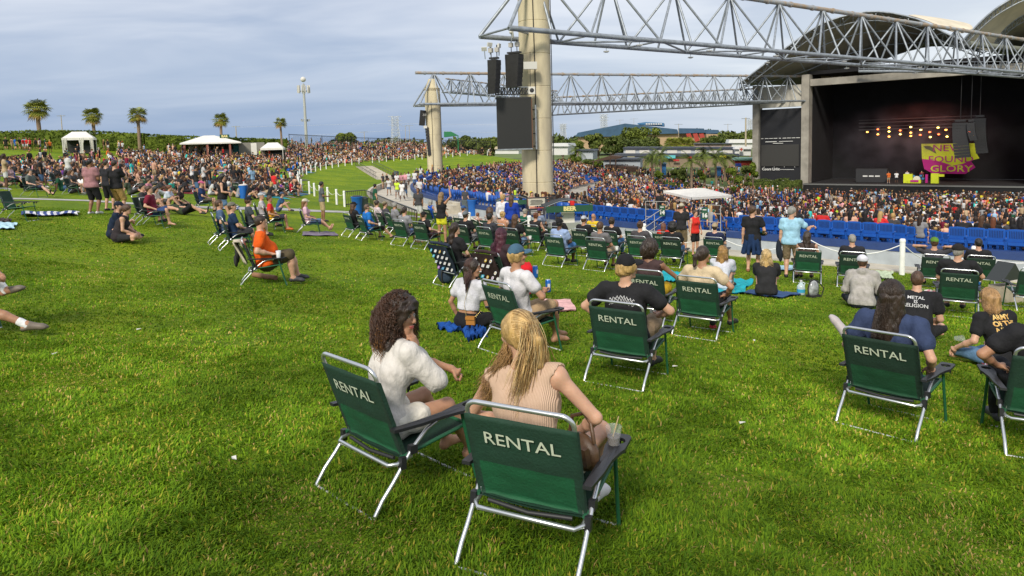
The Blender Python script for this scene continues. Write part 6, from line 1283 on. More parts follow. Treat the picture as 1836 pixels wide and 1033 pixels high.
def face_bits(o,J,lip=(.45,.10,.09),brow='dark'):
    h=J['head'];f,u,r=J['hf'],J['hu'],J['hr'];s=J['s']
    def pt(x,y,z): return Vector(h+r*x*s+f*y*s+u*z*s)
    mb=MB()
    for sg in(-1,1):
        mb.ell(pt(sg*.032,.0785,.012),(.0125,.0125,.0125),mat('eye_white',(.65,.62,.6),.25),12,8); mb.ell(pt(sg*.0325,.0885,.011),(.0062,.0062,.0062),mat('iris_brown',(.05,.025,.012),.2),8,6)
        mb.tube([pt(sg*.018,.0915,.018),pt(sg*.032,.0955,.0215),pt(sg*.047,.085,.017)],.0022,hairm(HAIR['dark']),4); mb.tube([pt(sg*.016,.0955,.034),pt(sg*.032,.096,.041),pt(sg*.052,.083,.037)],.0034,hairm(HAIR[brow]),5)
    mb.tube([pt(-.022,.089,-.059),pt(-.008,.0975,-.0565),pt(0,.0975,-.058),pt(.008,.0975,-.0565),pt(.022,.089,-.059)],.0042,mat('lips_'+hexs(lip),lip,.4),6); mb.tube([pt(-.018,.089,-.066),pt(0,.0975,-.069),pt(.018,.089,-.066)],.005,MATS['lips_'+hexs(lip)],6)
    mb.obj('face_detail',o)
face_bits(oA,JA)
MH1=hairm((.062,.028,.014)); MH2=hairm((.26,.115,.03))
def curl_mk(J,L=(.16,.28),hfz=0):
    h,f,u,r=J['head'],J['hf'],J['hu'],J['hr']
    def mk(i,rs):
        a=rs.uniform(-1.65,1.95); el=rs.uniform(-.15,1.45); ce=math.cos(el); root=h+r*(.084*math.sin(a)*ce)-f*(.092*math.cos(a)*ce+.014)+u*(.02+.095*math.sin(el)); outd=nrm(r*math.sin(a)*ce-f*math.cos(a)*ce+u*(.5*math.sin(el)))
        Ls=rs.uniform(*L)*(1.15 if el<.9 else 1.3); k=26; t=np.linspace(0,1,k)[:,None]; side=nrm(np.cross(outd,[0,0,1])+1e-6); 
        outd=nrm(outd-f*.9) if a>1.5 else outd; path=root+outd*((.05 if a>1.5 else .092)*np.sin(np.minimum(t*1.9,1.57)))*(.75+.35*rs.rand())+v3(0,0,-1)*(Ls*np.maximum(0,t-.12)**1.15)+v3(0,0,.03)*np.sin(t*3.1)
        cr_=rs.uniform(.007,.013); ph=rs.uniform(0,6.28)+t*Ls*rs.uniform(150,230); return path+cr_*np.minimum(1,t*4)*(np.cos(ph)*side+np.sin(ph)*nrm(outd+v3(0,0,-.3)))
    return mk
hr=[c for c in oA.children if c.name.startswith('hair')][0]; strands('curls',hr,curl_mk(JA),1500,MH1,.0028,3); 
_hv=np.array([tuple(v.co) for v in hr.data.vertices]); _hn=np.array([tuple(v.normal) for v in hr.data.vertices]); _rel=_hv-JA['head']; _ok=np.where((_rel[:,2]>-.10)&(_rel@JA['hf']<np.where(_rel@JA['hr']<0,.01,.055)))[0]
def covmk(i,rs):
    j=_ok[rs.randint(len(_ok))]; n_=_hn[j]; t=np.linspace(0,1,20)[:,None]; L=rs.uniform(.05,.12); sd_=nrm(np.cross(n_,[0.1,0,1])); ph=rs.rand()*6+t*L*rs.uniform(170,260); q=rs.uniform(.005,.010)
    return _hv[j]+n_*.006+v3(0,0,-1)*L*t+n_*.012*np.sin(t*3)-JA['hf']*.05*t+q*(np.cos(ph)*sd_+np.sin(ph)*n_)
strands('outer_curls',hr,covmk,1100,MH1,.0030,14)
def tipmk(i,rs):
    P=curl_mk(JA,(.24,.31))(i,rs); return P[13:]
strands('light_curl_tips',hr,tipmk,260,MH2,.0036,9)
# --- blond woman
PB=pose('chair',pel=(-.02,.02,.41),lean=-14,lean2=14,side=-9,wrL=(-.22,.2,.56),wrR=(.15,.22,.55),hdL=(.7,.6,-.1),hdR=(-.3,.8,-.4),anL=(-.1,.50,.09),anR=(.14,.46,.09),look=(-62,-4),twist=2,s=1.0,sw=.185,tilt=(-.1,0,0),khR=(.35,.4,1),ehL=(-1,-.2,-.4),ehR=(1,-.3,-.3))
oB,JB,FB=figure(cB,23.4,PB,'blond woman with a long ponytail and beige sleeveless knitted top, seated in the nearest chair','fair','blond','pony',None,(.62,.55,.44),.5,fem=1,cell=.0075,shoe=(.62,.6,.6))
def knit_mat():
    m=bpy.data.materials.new('rib_knit'); m.use_nodes=True; t=m.node_tree; b=t.nodes['Principled BSDF']; b.inputs['Roughness'].default_value=.9; co=t.nodes.new('ShaderNodeTexCoord'); wv=t.nodes.new('ShaderNodeTexWave'); wv.inputs['Scale'].default_value=40; wv.inputs['Distortion'].default_value=1.2; wv.inputs['Detail'].default_value=1; wv.bands_direction='X'; t.links.new(co.outputs['Object'],wv.inputs['Vector'])
    r=t.nodes.new('ShaderNodeValToRGB'); e=r.color_ramp.elements; e[0].color=(.50,.33,.23,1);e[1].color=(.66,.47,.34,1); t.links.new(wv.outputs[0],r.inputs[0]); t.links.new(r.outputs[0],b.inputs['Base Color']); bp=t.nodes.new('ShaderNodeBump'); bp.inputs['Strength'].default_value=.6; bp.inputs['Distance'].default_value=.006; t.links.new(wv.outputs[0],bp.inputs['Height']); t.links.new(bp.outputs[0],b.inputs['Normal']); return m
FT=topfield(FB,JB,1.0,1,.3,0,g=.013,nz=.004,seed=8,tank=1,loose=.98); emit('knit_top',FT,knit_mat(),oB)
def straight_mk(J,spread,L,back,wave=.012,top=True,loose=0):
    h,f,u,r=J['head'],J['hf'],J['hu'],J['hr']
    tie=h-f*.095+u*.045
    def mk(i,rs):
        k=22;t=np.linspace(0,1,k)[:,None]
        if i%3==0 and top:   # combed over the skull to the tie
            a=rs.uniform(-1.9,1.9); e=rs.uniform(-.5,1.2); out=nrm(r*math.sin(a)*math.cos(e)+f*math.cos(a)*math.cos(e)+u*math.sin(e)); A=h+v3(0,0,0)+r*out.dot(r)*.085+f*(out.dot(f)*.092-.013)+u*(out.dot(u)*.095+.03)
            P=A*(1-t)+tie*t; d=P-(h-f*.014+u*.028); q=np.sqrt((d@r/.0885)**2+(d@f/.107)**2+(d@u/.1025)**2)[:,None]; return (h-f*.014+u*.028)+d/np.maximum(q,.2)*(1.0+.015*rs.rand())
        a=rs.normal(0,spread); st=tie+rs.normal(0,.016,3); end_dir=np.array(back)
        P=st+(-f*.05+v3(0,0,.0))*np.sin(np.minimum(t*3,1.57))+v3(0,0,-1)*(L*rs.uniform(.6,1.05)*t**1.1)+end_dir*t**1.5*L*.35+r*a*(.25+1.1*t)
        ph=rs.uniform(0,6.28)+t*rs.uniform(7,11); return P+wave*t*(np.sin(ph)*r+np.cos(ph*.8)*f)
    return mk
hr=[c for c in oB.children if c.name.startswith('hair')][0]
MBL=[hairm((.50,.33,.13)),hairm((.30,.17,.06)),hairm((.62,.45,.22))]
for q,(n,sd) in enumerate(((1300,1),(800,2),(600,3))): strands('ponytail_locks',hr,straight_mk(JB,.038,.42,JB['rt']*-.25-JB['fw']*.12),n,MBL[q],.0021,sd)
def loosemk(i,rs):
    h,f,u,r=JB['head'],JB['hf'],JB['hu'],JB['hr']; t=np.linspace(0,1,22)[:,None]; s=h-JB['rt']*.06-f*.02+rs.normal(0,.014,3)+v3(0,0,-.03); return s+v3(0,0,-1)*t*rs.uniform(.2,.36)-JB['rt']*t**1.4*rs.uniform(.05,.16)-JB['fw']*t*.09+.014*np.sin(t*9+rs.rand()*6)*JB['rt']
strands('loose_strands',hr,loosemk,420,MBL[1],.0018,5)
face_bits(oB,JB,brow='brown')
# bag on her lap side
bc=gp(cB,23.4,.20,.10); t=thing('handbag','brown leather handbag with gold buckle beside the blond woman in the chair','bag',bc+Vector((0,0,.5)),-.9); mb=MB(); ml=mat('leather_brown',(.085,.045,.022),.45,0,.25,8,.3,20); mb.ell((0,0,0),(.12,.055,.10),ml,14,10); mb.box(None,(.19,.03,.1),ml,M=Matrix.Translation((0,-.05,.01))@Matrix.Rotation(.2,4,'X')); mb.obj('bag_body',t); mb=MB(); mb.tube([(-.09,0,.07),(-.07,.0,.17),(0,.02,.2),(.07,0,.17),(.09,0,.07)],.011,ml,7); mb.obj('handle',t); mb=MB(); 
for x in(-.05,.05): mb.tube([(x+.015*math.cos(a),-.068,.0+.015*math.sin(a)) for a in np.linspace(0,6.28,11)],.003,MATS['brass'],5)
mb.obj('buckle',t)
# cup on the arm
cc=gp(cB,23.4,.32,.285); t=thing('plastic_cup','clear plastic cup with dark drink and straw on the chair arm','cup',cc+Vector((0,0,.47))); mb=MB(); mb.lathe([(.030,0),(.036,.05),(.044,.105),(.046,.107),(.0435,.105),(.035,.05),(.029,.003)],(0,0,0),M_CLEAR,24); mb.obj('cup_wall',t); mb=MB(); mb.lathe([(.0285,.004),(.035,.052)],(0,0,0),mat('cola',(.035,.012,.006),.1),20); mb.obj('drink',t); mb=MB(); mb.tube([(-.01,0,.03),(.028,.0,.16)],.0035,mat('straw',(.5,.38,.2),.5),6); mb.obj('straw',t)
# --- C: man in black T-shirt and black cap
def seatp(chair_args,kind,label,px=None,**k):
    c=chair(*chair_args); kw={q:k.pop(q) for q in list(k) if q in('pel','lean','lean2','side','twist','wrL','wrR','anL','anR','look','s','sw','hdL','hdR','ftL','ftR','khL','khR','ehL','ehR','curl')}
    o,J,F=figure(c,chair_args[2],pose(kind,**kw),label,**k); return c,o,J,F
cC,oC,JC,FC=seatp((1098,693,30,'green rental chair of the broad man in the black cap holding a blue can'),'chair_lap','broad man in black T-shirt and black cap, shaggy blond hair, holding a blue can',look=(38,0),wrR=(.26,.26,.62),wrL=(-.27,.1,.56),ehR=(1,-.3,-.1),hdR=(-.1,.6,.5),sk='fair',hair='blond',style='messy',top=BLACK,bot=(.22,.16,.1),blen=.9,b=1.28,cell=.012,cap=(.012,.012,.014),sw=.21,s=1.04,curl=.9)
mat('print_white',(.55,.55,.55),.7)
sh=[q for q in oC.children if q.name.startswith('shirt')][0]; bv=BVHTree.FromPolygons([v.co for v in sh.data.vertices],[tuple(p.vertices) for p in sh.data.polygons]); mb=MB()
for k in range(3):
    L_=[]
    for i in range(34):
        u=i/33; x=-.13+.26*u; z=.835+.03*math.sin(math.pi*u)-.022*k+.012*math.sin(u*47+k*2)+.006*math.sin(u*91); h_=bv.ray_cast(Vector((x,-1,z)),Vector((0,1,0)))
        if h_[0] is not None: L_.append(h_[0]+Vector((0,-.002,0)))
    if len(L_)>3: mb.tube(L_,.0045-.001*k,MATS['print_white'],4)
mb.obj('print',sh)
can(gp(cC,30,.24,.33)+Vector((0,0,.60)),'blue beer can in the hand of the broad man in the black cap',1,.5)
# --- D and his neighbour E
cD,oD,JD,FD=seatp((884,633,52,'green rental chair of the man in the blue cap and tan shorts'),'chair_lap','man in a slate blue cap, white T-shirt and tan shorts, barefoot in his chair',look=(25,0),wrR=(.16,.25,.66),hdR=(.1,.5,.7),wrL=(-.2,.2,.56),anL=(-.02,.62,.09),anR=(.12,.48,.09),sk='tan',hair='blond',style='messy',top=(.52,.51,.53),bot=(.33,.23,.13),blen=.85,cap=(.06,.13,.20),cell=.012,barefoot=True,curl=.9,s=1.02)
can(gp(cD,52,.17,.33)+Vector((0,0,.67)),'blue can raised in the right hand of the man in the blue cap',1,.2); can(gp(cD,52,-.10,.36)+Vector((0,0,.80)),'second blue can, held farther out beyond the blue cap',1,.9)
p=settle(unp(838,592)); oE,JE,FE=figure(p,38,pose('ground_cross',look=(60,-5),wrL=(-.25,.1,.12),lean2=12),'dark long haired woman in cropped white top and black trousers sitting on blue cloth','tan','dark','long',(.52,.52,.56),(.014,.014,.016),1.9,.5,BLACK,fem=1,cell=.012,crop=.04)
t=thing('purse','small tan leather purse on a chain at the crop top woman hip','purse',p+Vector((.06,-.17,.17)),-.3); mb=MB(); mb.box((0,0,0),(.12,.04,.11),mat('leather_tan',(.40,.17,.03),.5)); mb.obj('purse_body',t); mb=MB(); mb.box((0,-.025,.035),(.125,.02,.04),MATS['leather_tan']); mb.obj('flap',t); mb=MB(); mb.tube([(-.06,0,.05),(-.1,.04,.2),(-.06,.1,.42)],.003,MATS['brass'],4);mb.tube([(.06,0,.05),(.13,.05,.12)],.003,MATS['brass'],4); mb.obj('chain',t)
# --- F: pair behind, vest with patches, denim vest over a chair
cF1=chair(790,512,52,'green rental chair draped with a denim vest'); cF2=chair(872,536,48,'green rental chair of the woman in the patched dark vest')
p=gp(cF1,52,.15,.0); oF1,_,_=figure(cF1,52,pose('chair_lap',look=(30,0)),'woman with long straight black hair in a black top beside the denim draped chair','fair','dark','long',BLACK,BLACK,1.9,fem=1,cell=.016)
oF2,JF2,_=figure(cF2,48,pose('chair_lap',look=(-25,0)),'woman with dark red purple hair in a dark vest covered with patches','fair',(.07,.018,.03),'long',(.035,.02,.024),BLACK,1.9,fem=1,cell=.014,b=1.1)
def vest(c,az,label,m,w_=.62,h_=.62,seed=1):
    t=thing('patched_vest',label,'vest',c,-R_(az)); mb=MB(); n=12; vs=[];fs=[]
    for side in(0,1):
        for j in range(n+1):
            for i in range(n+1):
                u=i/n;v=j/n; x=(u-.5)*w_*(1+.05*math.sin(v*5)); tt=1.02-v*h_/.58; y=-.17-.235*tt; z=.30+.53*tt; y-=.045+.02*math.sin(u*13+seed)*v+.012*math.sin(v*9+u*6)-(side*.014); vs.append((x,y,z))
    k=(n+1)**2
    for side in(0,1):
        for j in range(n):
            for i in range(n): a=side*k+j*(n+1)+i; f=(a,a+n+1,a+n+2,a+1); fs.append(f if side==0 else f[::-1])
    mb.add(vs,fs,m,True); mb.tube([(-w_/2,-.37,.86),(0,-.40,.88),(w_/2,-.37,.86)],.03,m,8); mb.obj('cloth',t)
    rs=random.Random(seed); cols=[(.5,.07,.05),(.6,.6,.6),(.05,.35,.5),(.45,.3,.03),(.05,.3,.06),(.35,.12,.45),(.6,.4,.1),(.3,.3,.32)]
    for j in range(4):
        for i in range(4):
            if rs.random()<.12: continue
            x=(-.36+.24*i)*w_; v=.2+.2*j; tt=1.02-v*h_/.58; y=-.17-.235*tt-.075; z=.30+.53*tt; q=MB(); c_=cols[rs.randrange(8)]; m_=mat('patch_'+hexs(c_),c_,.7); 
            Mq=Matrix.Translation((x,y,z))@Matrix.Rotation(R_(-24),4,'X'); 
            if rs.random()<.5: q.ell((0,0,0),(.034,.004,.034),m_,10,8,M=Mq)
            else: q.box(None,(.07,.006,.055),m_,M=Mq)
            q.box(None,(.03,.008,.02),mat('patch_'+hexs(cols[rs.randrange(8)]),(.5,.5,.5),.7),M=Mq); q.obj('patch',t)
    return t
vest(cF1,52,'dark denim vest with rows of small coloured patches hung over a chair back',cloth((.02,.03,.055)),.66,.66,3); vest(cF2,48,'dark brown vest with green and white patches over the chair back',cloth((.045,.025,.028)),.56,.60,8)
t=thing('backpack','dark blue backpack standing beside the denim draped chair','backpack',settle(unp(800,508)),.3); mb=MB(); mb.ell((0,0,.2),(.17,.12,.22),cloth((.02,.035,.06)),12,10); mb.ell((0,-.1,.14),(.12,.06,.12),cloth((.03,.05,.08)),10,8); mb.obj('bag_body',t); mb=MB(); mb.tube([(-.08,-.1,.35),(-.12,-.16,.2),(-.1,-.12,.05)],.014,M_BLK,5); mb.obj('strap',t)
blk=thing('red_blanket','red and white fleece blanket bunched over the chair arm beside the patched vest','blanket',gp(cF2,48,.3,.2)+Vector((0,0,.5))); mb=MB(); mb.ell((0,0,.02),(.2,.14,.13),cloth((.55,.012,.02)),14,10); mb.ell((.12,.05,-.16),(.09,.1,.3),cloth((.55,.012,.02)),12,8); mb.ell((-.12,.1,-.06),(.12,.1,.12),cloth((.6,.5,.4)),12,8); mb.obj('fold',blk)
# --- G curly hair, yellow skirt ; H ponytail ; O ; P ; R
cG,oG,_,_=seatp((1150,586,30,'green rental chair of the curly haired woman in yellow'),'chair_lap','woman with big dark curly hair and yellow dress leaning over her chair arm',look=(20,-5),wrR=(.34,.34,.62),hdR=(0,1,0),sk='brown',hair='dark',style='afro',top=(.05,.03,.03),bot=(.52,.33,.015),blen=.85,fem=1,cell=.014,tank=1,shoe=(.6,.58,.58))
cH,oH,JH,_=seatp((1243,606,34,'green rental chair with a red horn below, under the dark ponytail person'),'chair_lap','person with low dark curly ponytail, beige T-shirt and black shorts, black shoes',look=(30,0),wrR=(.29,.16,.55),wrL=(-.2,.2,.56),anR=(.22,.60,.09),anL=(0,.46,.09),sk='tan',hair='dark',style='pony',top=(.50,.40,.26),bot=BLACK,blen=1.0,cell=.012,b=1.1)
cO,oO,JO,_=seatp((1567,775,47,'green rental chair under the navy shirted woman with crossed leg'),'chair_lap','woman with very long dark hair in a navy T-shirt, one grey sneaker resting on her knee','fair','dark','long',look=(-45,0)) if False else seatp((1567,775,47,'green rental chair under the navy shirted woman with crossed leg'),'chair_cross','woman with very long dark hair in a navy T-shirt, one sneaker resting high',look=(-30,0),wrL=(-.27,.1,.55),wrR=(.28,.05,.54),anR=(-.50,.32,.62),anL=(-.12,.5,.09),ftR=(-.8,.1,.8),khR=(.3,1,.5),ftL=(-.15,1,-.35),khL=(-.15,.6,1),sk='fair',hair='dark',style='long',top=(.03,.045,.10),bot=(.04,.05,.08),blen=1.9,fem=1,b=1.2,cell=.011,shoe=(.42,.38,.38),sw=.2)
def long_mk(J,L=.42,w_=.06):
    h,f,u,r=J['head'],J['hf'],J['hu'],J['hr']
    def mk(i,rs):
        a=rs.uniform(-1.75,1.75); e0=rs.uniform(.9,1.55); k1=9; C0_=h-f*.014+u*.028; g_=rs.uniform(1.0,1.05); P=[]
        for q in range(k1):
            el=e0+(-.15-e0)*q/(k1-1); ce=math.cos(el); P.append(C0_+(r*math.sin(a)*ce*.092-f*math.cos(a)*ce*.111+u*math.sin(el)*.106)*g_)
        s=P[-1]; e=h-JF(J)*(.15)+r*a*w_+v3(0,0,-L*rs.uniform(.6,1)); m_=s+v3(0,0,-.13)+(s-C0_)*.15; t=np.linspace(.08,1,13)[:,None]; ph=rs.rand()*6
        return np.concatenate([np.array(P),s*(1-t)**2+2*m_*t*(1-t)+e*t*t+.006*t*np.sin(t*11+ph)*r])
    return mk
def JF(J): return J['fw']
for o,J,c in((oO,JO,(.028,.016,.012)),(oE,JE,(.05,.02,.014)),(oF2,JF2,(.07,.018,.035))):
    hr=[q for q in o.children if q.name.startswith('hair')][0]; strands('long_strands',hr,long_mk(J,.46 if o is oO else .34),900,hairm(c),.0026,4)
cP,oP,JP,_=seatp((1717,568,30,'green rental chair of the man in the black flat cap'),'chair_lap','man in a black flat cap and black T-shirt leaning on the chair arm',look=(42,0),wrR=(.30,.32,.56),sk='fair',hair='grey',style='buzz',top=BLACK,bot=(.03,.02,.018),blen=.9,b=1.22,cell=.014,cap=(.018,.016,.016),sw=.21,s=1.03)
cR,oR,_,_=seatp((1893,830,24,'green rental chair cut by the right edge of the frame'),'chair_lap','person in black reaching in from the right edge with knees in black trousers',look=(20,0),wrL=(-.27,.16,.58),anL=(-.20,.45,.09),sk='tan',hair='dark',style='short',top=BLACK,bot=BLACK,blen=1.95,b=1.15,cell=.013,shoe=(.05,.05,.06))
can(gp(cP,30,.36,.5)+Vector((0,0,.47)),'blue and red can on the chair arm at the right',1,.2); chair(1858,560,20,'green rental chair half outside the right edge, near the blue and red can')
# ground sitters
def sit(px,py,az,kind,label,**k):
    p=settle(unp(px,py)); kw={q:k.pop(q) for q in list(k) if q in('pel','lean','lean2','side','twist','wrL','wrR','anL','anR','look','s','sw','hdL','hdR','khL','khR','ftL','ftR','ehL','ehR','curl')}
    return figure(p,az,pose(kind,**kw),label,**k)
MGO=mat('print_gold',(.50,.24,.04),.6,0,0,20,col2=(.75,.55,.2)); MPW=MATS['print_white']
oN,JN,_=sit(1640,612,34,'ground_cross','man with thinning short hair in a black T-shirt with white lettering on the back',look=(0,-8),sk='fair',hair='brown',style='buzz',top=BLACK,bot=(.02,.02,.022),blen=1.9,b=1.28,cell=.012,sw=.21,s=1.06)
def back_decal(o,J,lines,m,bold=0,sx=1.,dz=0):
    c=J['chest']*.6+J['neck']*.4+v3(0,0,dz); n=-J['fw']; decal(o,'shirt',lines,None,0,m,c,n,nrm(J['neck']-J['chest']),bold,sx)
back_decal(oN,JN,[('METAL',.02,.07),('IS',-.04,.07),('RELIGION',-.10,.07)],MPW,.0008,1.0)
oQ,JQ,_=sit(1800,662,-8,'ground_cross','long haired person in jeans and a black T-shirt printed in gold letters',look=(-10,-14),wrL=(-.36,.3,.2),sk='fair',hair=(.33,.19,.08),style='long',top=BLACK,bot=(.10,.19,.32),blen=1.9,b=1.12,cell=.012,shoe=BLACK)
back_decal(oQ,JQ,[('ARMY',.05,.085),('OF THE',-.03,.085),('NIGHT',-.11,.085)],MGO,.003,.98); 
oI,JI,_=sit(1293,522,28,'ground_knees','woman with brown to blond hair in a white T-shirt sitting on the turquoise blanket',sk='fair',hair=(.30,.17,.055),style='long',top=(.52,.53,.60),bot=(.5,.5,.56),blen=.8,fem=1,cell=.015)
oJ,JJ,_=sit(1374,532,20,'ground_knees','woman with straight blond hair in black clothes sitting on the blue blanket',sk='fair',hair='blond',style='long',top=(.02,.02,.022),bot=BLACK,blen=1.95,fem=1,b=1.15,cell=.015)
for o,J,c in((oI,JI,(.30,.17,.055)),(oJ,JJ,(.50,.36,.17)),(oQ,JQ,(.36,.21,.09))):
    hr=[q for q in o.children if q.name.startswith('hair')][0]; strands('long_strands',hr,long_mk(J,.30,.075),600,hairm(c),.0034,4)
oM,JM,_=sit(1545,553,28,'ground_cross','man in a light grey hooded sweatshirt and white cap sitting on the grass',look=(14,0),sk='fair',hair='brown',style='buzz',top=(.36,.34,.32),bot=(.02,.025,.035),blen=.95,sleeve=1.8,hood=1,b=1.12,cell=.014,cap=(.55,.55,.60),s=1.05,g=.022,nz=.01)
sit(213,434,72,'ground_cross','woman in a black tank top with a dark ponytail sitting cross legged on the lawn',look=(0,-10),sk='fair',hair='brown',style='pony',top=(.03,.024,.028),bot=(.03,.03,.033),blen=.7,b=1.22,fem=1,cell=.02,tank=1,shoe=(.03,.03,.03)); sit(203,428,75,'ground_knees','man in a navy T-shirt and navy cap sitting behind the woman in the tank top',look=(20,0),sk='fair',hair='dark',style='buzz',top=(.01,.02,.045),bot=(.02,.02,.03),blen=1.9,cell=.02,cap=(.012,.016,.03))
# leg reaching in from the left edge
pS=settle(unp(-12,598)); figure(pS,78,pose('chair_lap',pel=(0,-.35,.45),anR=(.12,.42,.09),anL=(-.1,.12,.47),khL=(-.2,0,1),ftL=(.2,1,.1),ftR=(0,1,-.25)),'person cut by the left edge, only tan loafers and a bare shin in view','tan','dark','short',(.1,.2,.22),(.16,.11,.07),.9,shoe=(.16,.13,.10),cell=.014)
sk_=Field((-.5,-.3,0),(.5,1.2,.9),.014); J_=skel(pose('chair_lap',pel=(0,-.35,.45),anR=(.12,.42,.09),anL=(-.1,.12,.47),khL=(-.2,0,1),ftL=(.2,1,.1),ftR=(0,1,-.25)))
for S in 'LR':
  sk_.f[:]=.5; sk_.cone(J_['an'+S]-v3(0,0,.01),J_['an'+S]+nrm(J_['kn'+S]-J_['an'+S])*.085,.044,.046,.01)
  emit('sock',sk_,cloth((.72,.72,.72)),[o for o in scene.objects if o.get('label','').startswith('person cut by the left edge')][0])
chair(0,0,78,'green rental chair just outside the left edge under the person in loafers',raw=tuple(pS+Vector((-.85,-.15,0))))
# --- orange T-shirt
cT,oT,JT,_=seatp((432,508,70,'green rental chair of the man in the orange T-shirt, towel over its back'),'chair','heavy bearded man in an orange T-shirt and camouflage shorts with a pale cup',look=(-6,-4),wrR=(.28,.16,.58),anR=(.18,.52,.09),anL=(-.05,.62,.09),sk='fair',hair='dark',style='buzz',top=(.72,.10,.008),bot=(.07,.055,.03),blen=.95,b=1.62,cell=.016,sw=.23,shoe=(.04,.04,.045),s=1.04)
t=thing('towel','cream towel hanging over the back of the orange shirted man chair','towel',cT,-R_(70)); mb=MB(); vs=[];n=10
for j in range(n+1):
    for i in range(n+1): u=i/n;v=j/n; tt=1.03-abs(v-.25)*1.1; sidey=-.05 if v>.25 else .05; vs.append(((u-.5)*.42+.02*math.sin(v*8),-.17-.235*tt+sidey+.02*math.sin(u*11+v*3),.30+.53*tt+.01*math.sin(u*7)))
mb.add(vs,[(j*(n+1)+i,j*(n+1)+i+1,(j+1)*(n+1)+i+1,(j+1)*(n+1)+i) for j in range(n) for i in range(n)],cloth((.52,.46,.36)),True); o=mb.obj('cloth',t); md=o.modifiers.new('solid','SOLIDIFY'); md.thickness=.02
t=thing('jacket','black jacket hanging behind the cream towel','jacket',cT,-R_(70)); mb=MB(); mb.ell((-.10,-.42,.60),(.15,.045,.20),M_BLK,12,8); mb.ell((-.02,-.45,.46),(.09,.04,.12),M_BLK,12,8); mb.obj('cloth',t)
def cup(loc,label,c=(.6,.62,.66)): t=thing('plastic_cup',label,'cup',loc); mb=MB(); mb.lathe([(.033,0),(.047,.13),(.045,.13),(.031,.006)],(0,0,0),mat('cup_'+hexs(c),c,.3),14); mb.obj('cup_wall',t)
cup(gp(cT,70,.32,.285)+Vector((0,0,.50)),'pale grey cup on the arm of the orange shirted man chair')
# --- standing
def stand(px,py,az,kind,label,**k): return sit(px,py,az,kind,label,**k)
stand(168,384,10,'drink','bearded man in a mauve T-shirt and black shorts standing with a cup',look=(50,0),wrR=(.1,.25,1.12),hdR=(-.5,.5,.2),sk='brown',hair='black',style='short',top=(.30,.15,.16),bot=BLACK,blen=.95,b=1.25,cell=.022,shoe=(.55,.55,.57),s=1.06)
stand(212,385,20,'drink','man in a black T-shirt and khaki shorts standing with a hand at his mouth',look=(35,0),wrR=(.12,.26,1.46),hdR=(-.3,.2,.6),sk='fair',hair='dark',style='short',top=BLACK,bot=(.36,.23,.08),blen=.95,b=1.15,cell=.022,s=1.08); stand(196,378,15,'stand','person in a black T-shirt and black shorts half hidden between the two standing men',look=(40,0),sk='fair',hair='dark',style='buzz',top=(.02,.02,.025),bot=BLACK,blen=1,cell=.022,s=1.03)
oW,JW,_=stand(793,438,35,'arms_up','woman in a black tank top and yellow shorts standing with one arm raised',look=(10,0),wrL=(-.1,.3,1.15),sk='tan',hair=(.24,.15,.07),style='long',top=BLACK,bot=(.62,.60,.03),blen=.45,fem=1,cell=.018,tank=1)
oK,JK,_=stand(1349,488,30,'stand','standing man in a black T-shirt with a navy jacket tied round his waist',look=(55,5),wrR=(.24,.22,1.05),hdR=(.3,.8,0),sk='fair',hair='brown',style='short',top=BLACK,bot=(.03,.035,.05),blen=.7,b=1.12,cell=.016,shoe=(.25,.10,.05),s=1.05)
J=JK; Fk=Field((-.4,-.4,.35),(.4,.4,1.15),.018); 
for a in np.linspace(2.2,7.2,9): Fk.cone(v3(.14*math.sin(a),.11*math.cos(a),1.0),v3(.24*math.sin(a),.18*math.cos(a)-.03,.52),.05,.055,.04)
Fk.ell((0,.16,.98),(.12,.06,.07),None,.03); Fk.noise(.01,30,3,(1,1,.4)); Fk.cut((0,0,.5),(0,0,-1)); emit('tied_jacket',Fk,cloth((.008,.025,.075)),oK)
t=thing('camera_bag','teal and black item held by the man with the tied jacket','bag',gp(Vector(oK.location),30,.22,.36)+Vector((0,0,1.02))); mb=MB(); mb.ell((0,0,0),(.12,.06,.07),M_BLK,12,8); mb.ell((-.03,-.03,.04),(.08,.05,.04),cloth((.02,.2,.28)),10,6); mb.obj('bag_body',t)
oL,JL,_=stand(1418,498,28,'stand','grey haired man in a light blue button shirt and khaki shorts standing at the rope',look=(60,0),wrR=(.42,.40,1.28),hdR=(1,.2,.1),ehR=(.5,-.5,-.8),sk='fair',hair='grey',style='short',top=(.30,.52,.66),bot=(.24,.18,.11),blen=.95,b=1.15,cell=.015,s=1.08,loose=1.06)
t=thing('jacket','dark jacket hanging from the left hand of the man in the light blue shirt','jacket',gp(Vector(oL.location),28,-.30,.04)+Vector((0,0,.72))); mb=MB(); mb.ell((0,0,0),(.07,.09,.26),cloth((.015,.02,.03)),12,10); mb.ell((.03,-.04,-.15),(.06,.06,.18),cloth((.015,.02,.03)),10,8); mb.obj('cloth',t)
stand(484,434,30,'walk','x') if False else None
stand(579,398,70,'stand','man in a grey T-shirt and khaki shorts standing near the rope posts',look=(0,0),wrR=(.1,.26,1.1),hdR=(-.5,.5,.2),sk='brown',hair='black',style='short',top=(.10,.11,.13),bot=(.40,.30,.17),blen=.9,cell=.022)
